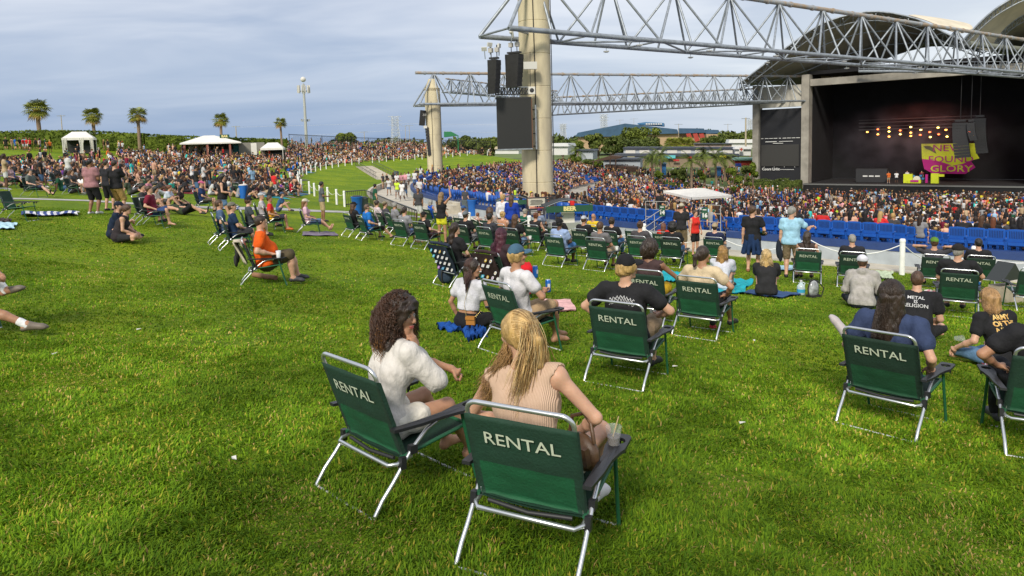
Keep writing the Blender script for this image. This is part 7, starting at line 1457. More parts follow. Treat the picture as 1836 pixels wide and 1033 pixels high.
stand(402,402,80,'walk','woman in a black tank top with dark hair standing among the left chairs',look=(0,0),sk='fair',hair='black',style='long',top=BLACK,bot=(.1,.18,.3),blen=.5,fem=1,b=1.2,cell=.022,tank=1,wrR=(.2,.3,1.1)); stand(903,432,25,'stand','fan in a white hockey jersey with a mohawk standing by the beer cart',sk='fair',hair='blond',style='messy',top=(.6,.6,.62),bot=(.03,.03,.05),blen=1.9,sleeve=1.7,cell=.022,b=1.1); stand(919,436,20,'stand','woman with long brown hair in a blue sports jersey standing by the beer cart',sk='fair',hair='brown',style='long',top=(.01,.04,.30),bot=(.05,.07,.15),blen=1.9,sleeve=1.7,cell=.022,fem=1,b=1.1)
stand(1222,458,25,'stand','man in a khaki cap and black printed T-shirt on the concrete steps',look=(20,0),sk='fair',hair='brown',style='buzz',top=(.02,.02,.022),bot=(.16,.12,.07),blen=.95,cap=(.42,.38,.28),cell=.024); sit(1246,470,150,'stand','young person in a red top walking up the concrete steps',s=.8,sk='fair',hair='brown',style='bun',top=(.6,.03,.02),bot=BLACK,blen=.7,cell=.024,fem=1,tank=1)
stand(684,305+70,180,'stand','x') if False else None
# --- chair rows: (rear-feet px, py, azimuth, occupant or None)
C0=dict
ROW=[
(250,403,80,'chair_cross','man in a maroon T-shirt with one bare foot raised',C0(sk='fair',hair='brown',style='bun',top=(.16,.012,.03),bot=(.03,.06,.16),blen=.8,b=1.15,anL=(.1,.75,.5),barefoot=True)),
(236,397,78,'chair_lap','man with dark hair in a dark grey shirt, hidden behind the maroon shirt',C0(hair='black',style='short',top=(.03,.03,.035),bot=BLACK)),
(392,447,62,'chair_lap','man in a grey and tan cap and navy T-shirt',C0(hair='brown',style='buzz',top=(.012,.03,.075),bot=(.03,.03,.035),blen=.9,cap=(.18,.17,.14))),
(374,437,62,'chair','man with a shaved head in a slate blue T-shirt',C0(hair='brown',style='buzz',top=(.06,.10,.18),bot=(.06,.06,.07))),
(425,424,62,'chair_lap','man in a black baseball cap peering over a chair back',C0(hair='brown',style='messy',top=(.05,.06,.07),bot=BLACK,cap=(.012,.014,.02))),
(468,412,74,'chair','man in a red to yellow T-shirt with his knees apart',C0(hair='brown',style='short',top='FADE',bot=(.03,.03,.05),shoe=(.5,.12,.02),sk='tan')),
(451,406,74,'chair_lap','man in a white cap and grey shirt beside the red and yellow shirt',C0(hair='grey',style='buzz',top=(.42,.40,.42),bot=(.1,.1,.12),cap=(.5,.52,.55))),
(533,416,76,'chair_stretch','woman in a cream hat and pink top with long brown hair',C0(fem=1,hair=(.16,.08,.03),style='long',top=(.55,.36,.42),bot=(.1,.16,.3),cap=(.55,.5,.4),barefoot=True)),
(618,424,52,'chair_lap','woman in a black cap with brown hair and black T-shirt',C0(fem=1,hair='brown',style='long',top=BLACK,bot=BLACK,blen=1.9,cap=(.012,.012,.014))),
(642,430,58,'chair','bearded man in a bright blue T-shirt and black shorts',C0(hair=(.1,.06,.04),style='buzz',top=(.01,.13,.42),bot=(.025,.022,.022),blen=.95,b=1.3,anR=(.2,.75,.09),shoe=(.03,.03,.035))),
(711,440,40,'chair_lap','woman with a dark ponytail in a grey T-shirt, barefoot',C0(fem=1,hair='dark',style='pony',top=(.22,.22,.24),bot=(.06,.1,.2),barefoot=True)),
(748,446,38,'chair_cross','boy in a black cap with his bare foot up',C0(hair='dark',style='buzz',top=BLACK,bot=(.12,.05,.05),cap=(.014,.014,.016),s=.9,barefoot=True)),
(662,413,60,'chair_lap','woman in a white patterned top with a red flower',C0(fem=1,hair='dark',style='bun',top=(.5,.42,.44),bot=(.1,.1,.1))),
(676,416,60,'chair_lap','man in a dark bucket hat and charcoal T-shirt',C0(hair='brown',style='short',top=(.05,.05,.06),bot=BLACK,cap=(.24,.20,.13))),
(692,419,60,'chair_lap','man with grey brown hair in a mid grey T-shirt',C0(hair='grey',style='short',top=(.2,.2,.22),bot=(.12,.18,.26),b=1.2)),
(762,404,48,'chair_lap','grey haired woman in a royal blue tank top',C0(fem=1,hair='grey',style='bob',top=(.01,.07,.35),bot=(.5,.5,.5),tank=1)),
(782,412,40,'chair_lap','tanned person in a white tank top, second row',C0(hair='brown',style='short',top=(.5,.5,.5),bot=(.05,.07,.12),tank=1)),
(822,452,38,'chair_lap','man in a grey cap and black T-shirt at the left of the main rows',C0(hair='dark',style='buzz',top=BLACK,bot=(.2,.2,.2),cap=(.14,.16,.18))),
(820,426,40,'chair_lap','man in a blue cap and white T-shirt in the back row',C0(hair='brown',style='buzz',top=(.55,.55,.58),bot=(.05,.05,.08),cap=(.04,.10,.25))),
(845,430,40,'chair_lap','small child with reddish hair in a peach top',C0(hair=(.18,.07,.03),style='short',top=(.45,.25,.2),bot=(.1,.1,.1),s=.75)),
(864,458,40,'chair_lap','man with black hair in a charcoal T-shirt and grey shorts',C0(hair='black',style='short',top=(.03,.032,.04),bot=(.2,.2,.22),sk='tan')),
(890,446,38,'chair_lap','blond woman with tied hair in an orange tan top',C0(fem=1,hair='blond',style='bun',top=(.4,.2,.12),bot=(.1,.12,.2),tank=1)),
(868,432,40,'chair_lap','woman with long curly brown hair in a pale top',C0(fem=1,hair='brown',style='curly',top=(.35,.28,.25),bot=(.1,.1,.1))),
(911,460,38,'chair_lap','brown haired woman in a black T-shirt and white sneakers',C0(fem=1,hair='brown',style='long',top=BLACK,bot=(.12,.2,.32),blen=.6,shoe=(.5,.5,.5))),
(950,448,36,'chair_lap','auburn haired woman with bare shoulders in a black top',C0(fem=1,hair='auburn',style='bun',top=(.02,.018,.02),bot=BLACK,blen=1.9,tank=1,b=1.15)),
(932,432,38,'chair_lap','man in a tan cap and dark green T-shirt',C0(hair='grey',style='buzz',top=(.01,.09,.05),bot=(.1,.1,.1),cap=(.3,.27,.22))),
(958,428,38,'chair_lap','man in a purple cap and grey blue shirt',C0(hair='brown',style='buzz',top=(.16,.2,.3),bot=(.1,.1,.1),cap=(.06,.03,.12))),
(992,452,36,'chair_lap','man in a navy cap and black T-shirt in the second row',C0(hair='dark',style='buzz',top=(.018,.018,.022),bot=(.05,.05,.06),cap=(.012,.03,.09))),
(989,477,38,'chair_lap','large man in a dark cap and light blue shirt with denim shorts',C0(sk='dark',hair='black',style='buzz',top=(.24,.32,.50),bot=(.05,.15,.32),blen=.95,cap=(.014,.014,.016),b=1.3,shoe=(.02,.02,.025))),
(1036,458,36,'chair_lap','man in a black and white cap with a white bandana',C0(hair='brown',style='short',top=BLACK,bot=BLACK,cap=(.45,.47,.5),b=1.2)),
(1064,485,36,'chair_lap','young man with brown hair in a heather grey T-shirt',C0(sk='tan',hair='brown',style='short',top=(.12,.115,.12),bot=(.34,.27,.18),blen=.95)),
(1088,462,34,'chair_lap','man with wavy dark hair in a black T-shirt and jeans',C0(hair='dark',style='messy',top=BLACK,bot=(.05,.13,.28),blen=1.9)),
(1055,444,36,'chair_lap','bald man in a black and yellow shirt',C0(hair=None,style='buzz',top=(.55,.38,.02),bot=BLACK)),
(1138,477,34,'chair_lap','woman with a brown bun in a charcoal T-shirt',C0(fem=1,hair='brown',style='bun',top=(.055,.05,.055),bot=(.02,.02,.02),b=1.25,shoe=(.5,.5,.5))),
(1132,455,34,None,'empty green rental chair behind the woman with the bun',None),
(1182,462,34,'chair_lap','woman in a red top with a braid',C0(fem=1,hair='auburn',style='long',top=(.5,.03,.02),bot=BLACK,s=.85)),
(1199,479,30,'chair_lap','woman with a round mass of black curls in a black T-shirt',C0(fem=1,hair='black',style='afro',top=BLACK,bot=(.08,.16,.3),blen=1.9,b=1.1)),
(1276,476,30,'chair_lap','man in a tan cap and navy T-shirt by the rope',C0(hair='dark',style='buzz',top=(.014,.02,.055),bot=(.3,.3,.32),blen=1.9,cap=(.36,.28,.18),b=1.1)),
(1447,508,22,'chair_lap','woman with long brown hair and tattooed arms',C0(fem=1,hair='dark',style='long',top=(.05,.035,.03),bot=BLACK,tank=1)),
(1527,516,26,'chair_lap','man with short greying hair in a black T-shirt',C0(hair='grey',style='buzz',top=(.018,.018,.02),bot=(.1,.08,.06))),
(1676,520,26,'chair','person in a green patterned cap with hands behind the head',C0(fem=1,hair='brown',style='bun',top=(.05,.05,.06),bot=(.3,.2,.2),cap=(.10,.22,.03),wrL=(-.2,-.22,1.05),wrR=(.2,-.22,1.05),ehL=(-1,0,.4),ehR=(1,0,.4))),
(1757,521,26,'chair_lap','dark haired person in a black T-shirt near the floodlight',C0(hair='black',style='short',top=BLACK,bot=(.2,.2,.2))),
(345,378,78,'chair_lap','man in a pink cap and navy T-shirt by the path',C0(hair='brown',style='buzz',top=(.012,.03,.10),bot=(.1,.08,.06),cap=(.55,.12,.25))),
(2,392,80,None,'empty green rental chair at the left edge of the lawn',None),
(44,352,88,'chair_stretch','man in a dark grey shirt with stretched legs on the far side of the path',C0(hair='brown',style='messy',top=(.10,.12,.11),bot=(.04,.05,.09),cap=(.1,.1,.1))),
(8,336,85,'chair_stretch','woman at the left edge with a pink sleeve',C0(fem=1,hair='brown',style='long',top=(.45,.3,.32),bot=(.02,.02,.03))),
(513,352,80,'chair_lap','man in a red T-shirt reclined near the rope posts',C0(hair='dark',style='short',top=(.5,.02,.04),bot=(.03,.03,.03))),
(505,350,80,'chair_lap','person in a green shirt beside the red shirt near the rope posts',C0(hair='dark',style='short',top=(.02,.08,.04),bot=BLACK)),
]
def fade_mat():
    m=bpy.data.materials.new('cloth_fade'); m.use_nodes=True; t=m.node_tree; b=t.nodes['Principled BSDF']; b.inputs['Roughness'].default_value=.85; co=t.nodes.new('ShaderNodeTexCoord'); sp_=t.nodes.new('ShaderNodeSeparateXYZ'); t.links.new(co.outputs['Object'],sp_.inputs[0]); mr=t.nodes.new('ShaderNodeMapRange'); mr.inputs['From Min'].default_value=.45; mr.inputs['From Max'].default_value=.80; t.links.new(sp_.outputs[2],mr.inputs['Value']); r=t.nodes.new('ShaderNodeValToRGB'); e=r.color_ramp.elements; e[0].color=(.75,.45,.02,1);e[1].color=(.55,.012,.01,1); t.links.new(mr.outputs[0],r.inputs[0]); t.links.new(r.outputs[0],b.inputs['Base Color']); return m
for (px,py,az,kind,lab,kw) in ROW:
    if kind is None: chair(px,py,az,lab); continue
    kw=dict(kw); top=kw.get('top')
    if top=='FADE': kw['top']=fade_mat()
    kw.setdefault('sk',random.choice(['fair','fair','tan','pale'])); kw.setdefault('look',(random.uniform(-15,20),random.uniform(-6,3)))
    near=py>470; kw.setdefault('cell',.017 if near else (.021 if py>420 else .028)); kw['fine']=py>440; kw.setdefault('blen',.85)
    seatp((px,py,az,'green rental chair under the '+' '.join(lab.split()[:9])),kind,lab,**kw)
# extra seated people on the ground near the left rows
for (px,py,az,kind,lab,kw) in [
(318,372,80,'ground_cross','person in a black and orange shirt sitting by the path',C0(hair='black',style='long',top=(.03,.02,.02),bot=BLACK,blen=1.9)),
(298,372,80,'ground_knees','woman in a pale blue top with red brown hair sitting by the path',C0(fem=1,hair='auburn',style='bun',top=(.5,.56,.66),bot=(.3,.2,.2))),
(273,378,82,'ground_knees','woman with a white headband sitting by the path',C0(fem=1,hair='black',style='bob',top=(.5,.42,.36),bot=(.1,.1,.1))),
(330,385,85,'lie','person in dark green lying on the grass before the path',C0(hair='black',style='short',top=(.04,.06,.03),bot=BLACK)),
(500,380,80,'ground_knees','man in a navy blue T-shirt bent forward by the path',C0(hair='dark',style='buzz',top=(.03,.09,.2),bot=(.1,.12,.25),cap=(.05,.08,.15))),
(445,357,82,'ground_knees','person in a black top sitting beside a blue cooler',C0(hair='dark',style='long',top=(.02,.02,.025),bot=(.05,.1,.2))),
(458,356,82,'ground_cross','person in a black and red top sitting right of the blue cooler',C0(hair='dark',style='long',top=(.06,.015,.02),bot=(.03,.03,.05))),
(303,350,85,'ground_cross','man in a turquoise T-shirt sitting in front of the crowd',C0(hair='dark',style='short',top=(.03,.48,.40),bot=(.2,.12,.06))),
(262,352,82,'ground_knees','woman in a pink top sitting at the front of the crowd',C0(fem=1,hair='brown',style='bun',top=(.55,.22,.30),bot=(.1,.1,.1))),
(100,330,85,'ground_cross','man in a sage green T-shirt and jeans sitting at the front of the left crowd',C0(hair='dark',style='short',top=(.16,.19,.14),bot=(.04,.12,.32),blen=1.9)),
(235,350,80,'ground_back','man in a dark green T-shirt leaning back near the standing men',C0(hair='dark',style='short',top=(.06,.08,.05),bot=(.03,.03,.03)))]:
    kw=dict(kw); kw.setdefault('sk','fair'); kw.setdefault('cell',.03); kw['fine']=False; kw.setdefault('blen',.9); sit(px,py,az,kind,lab,**kw)
t=thing('cooler','upright blue cooler standing on the crowded lawn','cooler',settle(unp(437,356))); mb=MB(); mb.lathe([(.2,0),(.24,.7),(.24,.75)],(0,0,0),M_BIN,12); mb.obj('cooler_body',t); mb=MB(); mb.lathe([(.25,.75),(.2,.8)],(0,0,0),MATS['white_panel'],12); mb.obj('lid',t)
# cans and cups on the chair rows
for i,(px,py,az,lab) in enumerate([(1064,485,36,'pale can on the arm of the grey shirted young man chair'),(1138,477,34,'silver can on the arm of the bun haired woman chair'),(911,460,38,'silver can on the arm of the chair in the middle row'),(642,430,58,'pale can on the arm of the blue shirted man chair')]):
    p=unp(px,py); c=gp(p,az,.32,.39+.285); c.z=float(gz(c.x,c.y)); cup(c+Vector((0,0,.49)),lab,(.5,.52,.5))
print('chairs',NCH[0])
# ---------------------------------------------------------------- crowd on the lawn, walkway and seats
AT=[attr_mat('crowd_skin','skin_col',rough=.6),attr_mat('crowd_top','top_col'),attr_mat('crowd_bottom','bottom_col'),attr_mat('crowd_hair','hair_col',rough=.6),attr_mat('crowd_shoe','shoe_col')]
def combo(kind,cell,fem=0,b=1.,style='short',sleeve=.55,blen=.85,**k):
    J=skel(pose(kind,**k)); F=bodyfield(J,cell,b,fem,False,False); G=[F,topfield(F,J,b,fem,sleeve,nz=0,g=.012),botfield(F,J,b,fem,blen,nz=0),hairfield(F,J,style),shoefield(F,J)]
    T=np.min([g.f for g in G],0); V,Q=nets(T,F.lo,F.c); own=np.argmin(np.stack([sample(g,V)-(.002 if i else 0) for i,g in enumerate(G)],1),1); q=own[Q]; mi=np.array([np.bincount(r,minlength=5).argmax() for r in q]); me=mesh_np('person',V,Q,AT,mi,True); return me,V,Q,mi
KIN=['ground_cross','ground_knees','ground_back','stand','walk','lie','chair_lap','drink']
WORD={'ground_cross':'sitting cross legged','ground_knees':'sitting with knees up','ground_back':'leaning back on both hands','stand':'standing','walk':'walking','lie':'lying back','chair_lap':'seated','drink':'standing with a raised cup'}
LIB={}
for kd in KIN:
    for v,(fem,st,b,sl,bl) in enumerate(((0,'short',1.1,.55,.85),(1,'long',1.0,.4,.6))):
        LIB[kd,v]=combo(kd,.038,fem,b,st,sl,bl,look=(random.uniform(-20,20),0))
TOPS={'black':(.014,.014,.016),'charcoal':(.05,.05,.055),'white':(.62,.62,.62),'grey':(.25,.25,.26),'navy':(.012,.025,.08),'red':(.52,.02,.02),'orange':(.65,.14,.02),'turquoise':(.03,.42,.40),'pink':(.60,.28,.32),'royal blue':(.01,.10,.42),'dark green':(.01,.08,.04),'yellow':(.62,.50,.03),'lime':(.45,.62,.04),'maroon':(.16,.01,.03),'peach':(.62,.36,.25),'light blue':(.30,.48,.65),'purple':(.14,.04,.25),'tan':(.42,.31,.19)}
TW=[44,12,13,6,6,3.5,1.6,1.6,2.5,2,1.5,.8,.6,2,3,2,1,3]; TN=list(TOPS)
BOTS={'black shorts':(.02,.02,.022),'blue denim':(.07,.14,.27),'khaki shorts':(.36,.27,.16),'grey shorts':(.2,.2,.21),'white shorts':(.55,.55,.55)}
HN={'black':HAIR['black'],'brown':HAIR['brown'],'dark brown':HAIR['dark'],'blond':HAIR['blond'],'red brown':HAIR['auburn'],'grey':HAIR['grey']}
SKN=[SKIN['pale'],SKIN['fair'],SKIN['fair'],SKIN['tan'],SKIN['brown'],SKIN['dark']]
used=set()
def crowd_person(p,az,kd,v,zone,scale=1.,topc=None,seat=False):
    for _ in range(200):
        tn=topc or random.choices(TN,TW)[0]; bn=random.choice(list(BOTS)); hn=random.choices(list(HN),[5,6,6,3,2,1])[0]; lab=f"{hn} haired person, {tn} top, {bn}, {WORD[kd]}, {zone}"
        if lab not in used: break
    used.add(lab); o=link('person',LIB[kd,v][0],None,lab,'person','people in the audience',None,p,-R_(az)); o.scale=(scale,)*3; jt=random.uniform(.8,1.2)
    o['top_col']=[q*jt for q in TOPS[tn]]; o['bottom_col']=[q*jt for q in BOTS[bn]]; o['hair_col']=list(HN[hn]); o['skin_col']=list(random.choice(SKN)); o['shoe_col']=random.choice([[.5,.5,.5],[.03,.03,.03],[.2,.2,.2]]); return o
def toaz(p): return math.degrees(math.atan2(60-p.x,100-p.y))
# walkway people
for (px,py,kd,v,tn,az) in [(675,352,'walk',0,'maroon',200),(723,342,'walk',0,'white',10),(686,372+4,'stand',0,'charcoal',0)]: pass
WK=[(615-0,0)]
for (px,py,kd,v,tn,az) in [(687,339,'stand',0,'charcoal',120),(694,338,'stand',0,'black',110),(698,351,'walk',1,'white',190),(712,338,'walk',0,'white',170),(706,335,'walk',1,'black',150),(720,337,'walk',0,'pink',170),(727,336,'walk',0,'pink',180),(733,334,'walk',1,'white',160),(713,357,'walk',1,'lime',185),(722,361,'walk',0,'white',200),(727,357,'walk',0,'charcoal',190),(744,337,'walk',0,'white',10),(753,357,'walk',0,'white',185),(748,330,'walk',0,'black',20),(755,324,'walk',1,'white',15),(674,386,'stand',0,'dark green',70),(835,383,'stand',0,'charcoal',30),(752,399,'stand',0,'charcoal',200),(955,400,'stand',1,'peach',200),(975,405,'stand',1,'charcoal',190)]:
    p=unp(px,py); crowd_person(p,az,kd,v,'on the concrete walkway',1.0,tn)
n_ind=20
# white posts boundary: lawn crowd region in world space = projected polygon test
poly=[(-120,350),(190,349),(235,350),(430,357),(500,352),(540,347),(531,336),(530,326),(540,312),(566,304),(610,296),(650,291),(760,284),(880,275),(880,262),(700,259),(560,259),(470,262),(420,267),(330,268),(250,270),(200,278),(120,282),(60,290),(-120,292)]
def inpoly(x,y,P):
    c=False;n=len(P)
    for i in range(n):
        x0,y0=P[i];x1,y1=P[(i+1)%n]
        if (y0>y)!=(y1>y) and x<(x1-x0)*(y-y0)/(y1-y0)+x0: c=not c
    return c
def project(P): d=P@CF; return PX0+F_PX*(P@CR)/d, PY0-F_PX*(P@CU)/d, d
rs=np.random.RandomState(5); N0=52000; rr=np.sqrt(rs.uniform(82**2,136**2,N0)); aa=R_(AXD)+rs.uniform(R_(-97),R_(60),N0); X=CX+rr*np.cos(aa);Y=CY+rr*np.sin(aa);Z=gz(X,Y); PP=np.stack([X,Y,Z],1); px,py,dd=project(PP); ok=(dd>8)&(px>-120)&(px<900)
cand=[i for i in np.where(ok)[0] if inpoly(px[i],py[i],poly)]
# density: clumps of people with gaps of grass, thick in the middle, thin near the crest and the near left
cell={};kept=[]
for i in cand:
    x,y=X[i],Y[i]; q=float(sstep(.38,.64,vnoise([x],[y],.21,12,3))[0])
    dens=(.10+.66*q) if px[i]>430 else (.06+.60*q)
    if py[i]<272 and px[i]<430: dens*=.45
    if px[i]<230 and py[i]>322: dens*=.55
    if 96<rr[i]<97.2: dens*=.1
    if rr[i]>126: dens*=.5
    if rs.rand()>dens: continue
    k=(int(x/.78),int(y/.78))
    if k in cell: continue
    cell[k]=1; kept.append(i)
kept.sort(key=lambda i:dd[i]); print('lawn crowd',len(kept))
def zone(x,y):
    a='left' if x<180 else ('middle' if x<380 else 'right')
    return f"{'near' if y>318 else 'far'} {a} lawn"
LN=150
for i in kept[:LN]:
    kd=random.choices(['ground_cross','ground_knees','ground_back','lie','chair_lap','stand','drink'],[7,7,4,2,4,2,1])[0]; p=Vector((X[i],Y[i],Z[i])); az=toaz(p)+random.gauss(0,25)
    crowd_person(p,az,kd,random.randint(0,1),zone(px[i],py[i]),random.uniform(.93,1.07))
    if kd=='chair_lap' and NCH[0]<110:
        a=R_(az); f=Vector((math.sin(a),math.cos(a),0)); b=p-f*.39; chair(0,0,az,'green rental chair standing in the lawn crowd beyond the path',raw=tuple(b))
# seated audience near the bowl wall: individuals for the nearest, the rest in one mesh
sidx=[]; rs2=np.random.RandomState(9)
for j,i in enumerate(order):
    x,y,z,rz,k,dev=seat_pos[i]; q=float(sstep(.34,.62,vnoise([x],[y],.17,5,2))[0]); p_=.04+.78*q
    if k<1: p_=.07 if x>2 else .35
    elif k<2: p_=.22
    elif k<7: p_=.62+.2*q
    if q<.08: p_*=.25
    if rs2.rand()<p_: sidx.append(i)
print('seated crowd',len(sidx))
SN=46
near_ids=sorted(sidx,key=lambda i:dist[i])[:SN]; ns=set(near_ids)
for i in near_ids:
    x,y,z,rz,k,dev=seat_pos[i]; crowd_person(Vector((x,y,z+.12)),-math.degrees(rz)+random.gauss(0,8),'chair_lap',random.randint(0,1),'blue seats',.98)
# ---- one mesh for everybody else
def lowpoly(kd,seed,fem):
    rs=random.Random(seed); J=skel(pose(kd,look=(rs.uniform(-25,25),0))); vs=[];fs=[];pt=[]
    def tube(P,R,n,part,sq=1.):
        o=len(vs); P=[np.array(p,float) for p in P]
        for i,p in enumerate(P):
            t=nrm(P[min(i+1,len(P)-1)]-P[max(i-1,0)]); a=np.cross(t,[.13,.97,.2]); a=nrm(a); b=np.cross(t,a)
            for j in range(n): q=6.283*j/n; vs.append(p+(a*math.cos(q)*sq+b*math.sin(q))*R[i]); pt.append(part)
        for i in range(len(P)-1):
            for j in range(n): fs.append((o+i*n+j,o+i*n+(j+1)%n,o+(i+1)*n+(j+1)%n,o+(i+1)*n+j))
        if n==4: fs.append(tuple(o+(len(P)-1)*n+j for j in range(4)));fs.append(tuple(o+3-j for j in range(4)))
    w=1.25
    tube([J['pel'],J['waist'],J['chest'],J['neck']+v3(0,0,-.02),J['neck']+v3(0,0,.02)],[.13,.125,.15,.13,.05],6,1,w)
    for S in 'LR':
        tube([J['sh'+S],J['el'+S]],[.06,.045],4,1 if not fem else 0); tube([J['el'+S],J['wr'+S],J['wr'+S]+J['hd'+S]*.12],[.042,.03,.02],4,0)
        tube([J['hip'+S],J['kn'+S]],[.09,.06],4,2); tube([J['kn'+S],J['an'+S]],[.055,.035],4,0); tube([J['an'+S],J['toe'+S]],[.045,.035],4,4)
    h=J['head']; f=J['hf']
    tube([h-v3(0,0,.12),h-v3(0,0,.07)+f*.02,h+f*.015,h+v3(0,0,.05)],[.03,.065,.085,.07],6,0); b=h-f*.025
    L=.3 if fem else .05
    tube([b-v3(0,0,L),b-v3(0,0,.03),b+v3(0,0,.05),b+v3(0,0,.10),b+v3(0,0,.125)],[.07 if fem else .05,.088,.098,.075,.01],6,3)
    return np.array(vs),np.array([q if len(q)==4 else q for q in fs]),np.array(pt)
TMP=[(lowpoly(kd,s,s%2),kd) for kd in ('ground_cross','ground_knees','ground_back','chair_lap','stand','lie') for s in (1,2,3,4)]
def byk(k): return [t[0] for t in TMP if t[1]==k]
VA=[];QA=[];CA=[];off=0
TC=np.array([TOPS[n] for n in TN]); TWn=np.array(TW)/sum(TW); BC=np.array(list(BOTS.values())); HC=np.array([HN[n] for n in HN]); SK=np.array(SKN)*np.array([1.25,1.15,1.0])
def put(tmpl,x,y,z,az,s,top=None):
    global off
    V,Q,pt=tmpl; a=-R_(az); c,sn_=math.cos(a)*s,math.sin(a)*s; VA.append(np.stack([V[:,0]*c-V[:,1]*sn_+x,V[:,0]*sn_+V[:,1]*c+y,V[:,2]*s+z],1)); QA.append(Q+off); off+=len(V)
    pal=np.stack([SK[rs.randint(6)],TC[rs.choice(len(TC),p=TWn)] if top is None else top,BC[rs.choice(5,p=[.45,.2,.15,.12,.08])],HC[rs.choice(6,p=[.25,.25,.25,.12,.08,.05])] if rs.rand()>.06 else TC[rs.randint(len(TC))],np.array((.15,.15,.15))]); CA.append((pal*rs.uniform(.8,1.25))[pt])
for i in kept[LN:]:
    kd=['ground_cross','ground_knees','ground_back','chair_lap','stand','lie'][rs.choice(6,p=[.30,.32,.17,.10,.04,.07])]
    put(random.choice(byk(kd)),X[i],Y[i],Z[i],toaz(Vector((X[i],Y[i],0)))+rs.normal(0,30),rs.uniform(.92,1.08))
for i in sidx:
    if i in ns: continue
    x,y,z,rz,k,dev=seat_pos[i]; up=rs.rand()<.06 or (k>42 and rs.rand()<.75); put(random.choice(byk('stand' if up else 'chair_lap')),x,y,z+(0 if up else .08),-math.degrees(rz)+rs.normal(0,14),rs.uniform(.93,1.07))
# crowd standing in the pit before the stage and in the aisles / plaza
for _ in range(1500):
    r=rs.uniform(5,31); a=R_(AXD)+rs.uniform(-1.5,1.5); x=CX+r*math.cos(a);y=CY+r*math.sin(a)
    q=(Vector((x,y,0))-SL).dot(STN)
    if q>-3.6: continue
    put(random.choice(byk('stand')),x,y,float(gz(x,y)),toaz(Vector((x,y,0)))+rs.normal(0,15),rs.uniform(.95,1.08))
for _ in range(90):
    px_=rs.uniform(1170,1330); d=rs.uniform(58,71); q_=at(px_,350,d); put(random.choice(byk('stand')),q_.x,q_.y,float(gz(q_.x,q_.y)),40+rs.normal(0,40),1.02)
for _ in range(260):
    px_=rs.uniform(1080,1345); d=rs.uniform(95,130); p=gbase(px_,d); put(random.choice(byk('stand')),p.x,p.y,p.z,rs.uniform(0,360),1.)
for _ in range(120):
    i=seat_pos[rs.randint(len(seat_pos))]; 
for (x0,x1,y,d,n) in ((5,60,271,94,9),(62,92,272,94,6),(185,200,262,104,4),(212,222,262,104,3),(345,400,262,107,16),(300,330,270,104,7),(470,490,262,112,4),(560,760,262,140,30),(880,860,268,150,6)):
    for _ in range(n): q=at(rs.uniform(min(x0,x1),max(x0,x1)),y,d+rs.uniform(-2,2)); put(random.choice(byk('stand')),q.x,q.y,float(gz(q.x,q.y)),rs.uniform(0,360),1.)
V=np.concatenate(VA);Q=np.concatenate(QA);C_=np.concatenate(CA); link('crowd',mesh_np('crowd',V,Q,(attr_mat('crowd_colours','Col','GEOMETRY'),),None,False,C_),label='dense seated concert crowd filling the far lawn and the blue seats',cat='crowd',kind='stuff'); print('crowd verts',len(V),len(VA))
# picnic blankets among the lawn crowd: flat coloured squares
cols=[(.05,.12,.3),(.5,.5,.5),(.3,.05,.05),(.03,.3,.35),(.1,.1,.1),(.5,.45,.35),(.02,.12,.06),(.3,.2,.35)]
mbs=MB()
for i in kept[40:900:3]:
    c=random.choice(cols); a=random.uniform(0,3.1); w_=random.uniform(.7,1.2); l_=random.uniform(.9,1.6); f=Vector((math.cos(a),math.sin(a),0)); s=Vector((-f.y,f.x,0)); P=[Vector((X[i],Y[i],0))+f*w_*u+s*l_*v for u,v in((-1,-1),(1,-1),(1,1),(-1,1))]; mbs.add([(q.x,q.y,float(gz(q.x,q.y))+.03+.0006*(i%23)) for q in P],[(0,1,2,3)],cloth(c))
o=mbs.obj('picnic_blankets',kind='stuff'); o['label']='scattered picnic blankets among the crowd on the far lawn'; o['category']='blankets'
# stage performers
for (u,dep,tn,lab) in ((spx(1593,330,1.0)[0],1.0,'orange','shirtless looking performer at the left front of the stage'),(spx(1607,330,1.0)[0],1.0,'white','performer in a white top beside the shirtless performer'),(spx(1626,330,4)[0],4,'white','performer in white behind the left riser'),(spx(1652,330,3.6)[0],3.6,'maroon','drummer seated behind the drum kit')):
    q=sp(u,dep,-7.72); o=crowd_person(q,215,'drink' if dep<2 else 'stand',0,'on the stage',1.05,tn); o['label']=lab
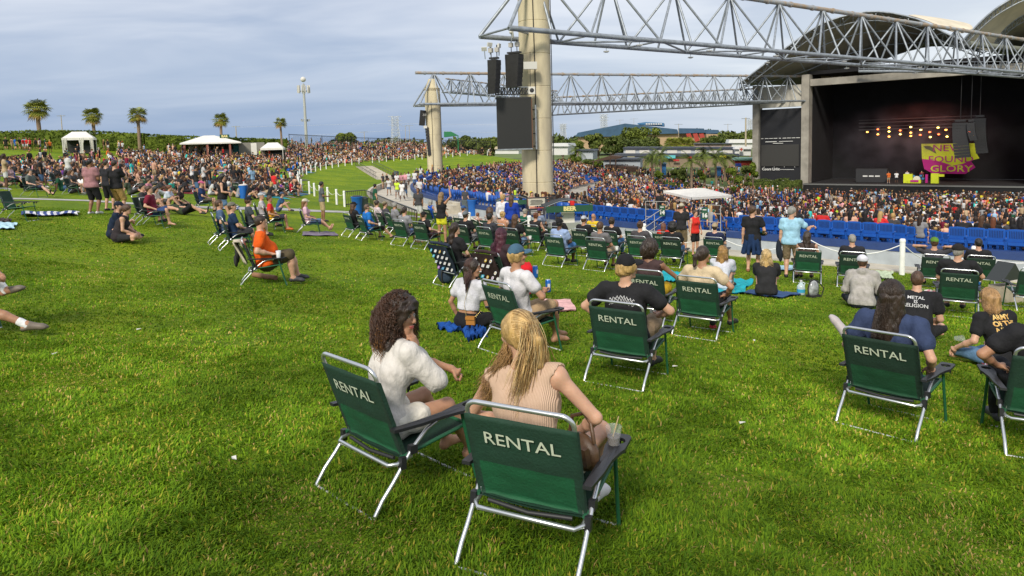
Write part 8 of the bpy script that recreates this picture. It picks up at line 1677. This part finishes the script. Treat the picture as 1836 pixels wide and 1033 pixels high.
# ---------------------------------------------------------------- grass blades near the camera
rs=np.random.RandomState(3)
def blades(n,d0,d1,hh,ww,seed):
    rs=np.random.RandomState(seed)
    d=np.sqrt(rs.uniform(d0*d0,d1*d1,n)); t=rs.uniform(-.86,.86,n); x=t*d+0; y=d*1.0
    # clump offset
    x+=rs.normal(0,.01,n)
    z=gz(x,y); keep=np.hypot(x-CX,y-CY)>81.3; x,y,z=x[keep],y[keep],z[keep]; n=len(x)
    cl=sstep(.3,.7,vnoise(x,y,6,1)); big=sstep(.32,.68,vnoise(x,y,.8,9,4)); fl=vnoise(x,y,2.5,30)*12
    pa=sstep(.60,.72,vnoise(x,y,.5,77,4))*sstep(.35,.6,vnoise(x,y,4,55,3)); L=hh*rs.uniform(.5,1.25,n)*(.7+.6*cl)*(1-.45*pa); a=fl+rs.normal(0,1.1,n); lean=np.abs(rs.normal(1.0,.45,n)); w=ww*rs.uniform(.6,1.4,n)
    dx,dy=np.cos(a),np.sin(a); sx,sy=-dy,dx
    P0=np.stack([x,y,z],1); f=np.stack([dx,dy,np.zeros(n)],1); s=np.stack([sx,sy,np.zeros(n)],1); up=np.array([0,0,1.])
    m1=P0+up*(L*.5*np.cos(lean*.5))[:,None]+f*(L*.5*np.sin(lean*.5))[:,None]; m2=m1+up*(L*.5*np.cos(lean*1.3))[:,None]+f*(L*.5*np.sin(lean*1.3))[:,None]
    V=np.stack([P0-s*w[:,None]*.5,P0+s*w[:,None]*.5,m1+s*w[:,None]*.45,m1-s*w[:,None]*.45,m2],1)
    base=np.arange(n)[:,None]*5; Q=base+np.array([[0,1,2,3]]); T=base+np.array([[3,2,4]])
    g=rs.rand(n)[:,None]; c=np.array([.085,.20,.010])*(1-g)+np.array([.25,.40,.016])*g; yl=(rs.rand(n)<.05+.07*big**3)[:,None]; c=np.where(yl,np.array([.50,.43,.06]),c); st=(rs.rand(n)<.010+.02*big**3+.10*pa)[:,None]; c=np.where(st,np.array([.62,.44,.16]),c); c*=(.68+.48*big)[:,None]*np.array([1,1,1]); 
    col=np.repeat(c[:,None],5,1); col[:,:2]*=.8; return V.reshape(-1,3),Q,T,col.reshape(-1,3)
A=[blades(120000,1.6,4.2,.046,.0078,1),blades(130000,4.2,7.5,.040,.0100,2),blades(110000,7.5,13,.036,.014,3),blades(90000,13,24,.034,.022,4)]
o=0;Vs=[];Qs=[];Ts=[];Cs=[]
for V,Q,T,C_ in A: Vs.append(V);Qs.append(Q+o);Ts.append(T+o);Cs.append(C_);o+=len(V)
V=np.concatenate(Vs);Q=np.concatenate(Qs);T=np.concatenate(Ts);C_=np.concatenate(Cs)
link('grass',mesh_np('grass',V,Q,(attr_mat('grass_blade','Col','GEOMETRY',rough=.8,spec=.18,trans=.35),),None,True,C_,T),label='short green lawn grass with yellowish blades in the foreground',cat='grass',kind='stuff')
# worn straw bits and clippings already come from the blade colours
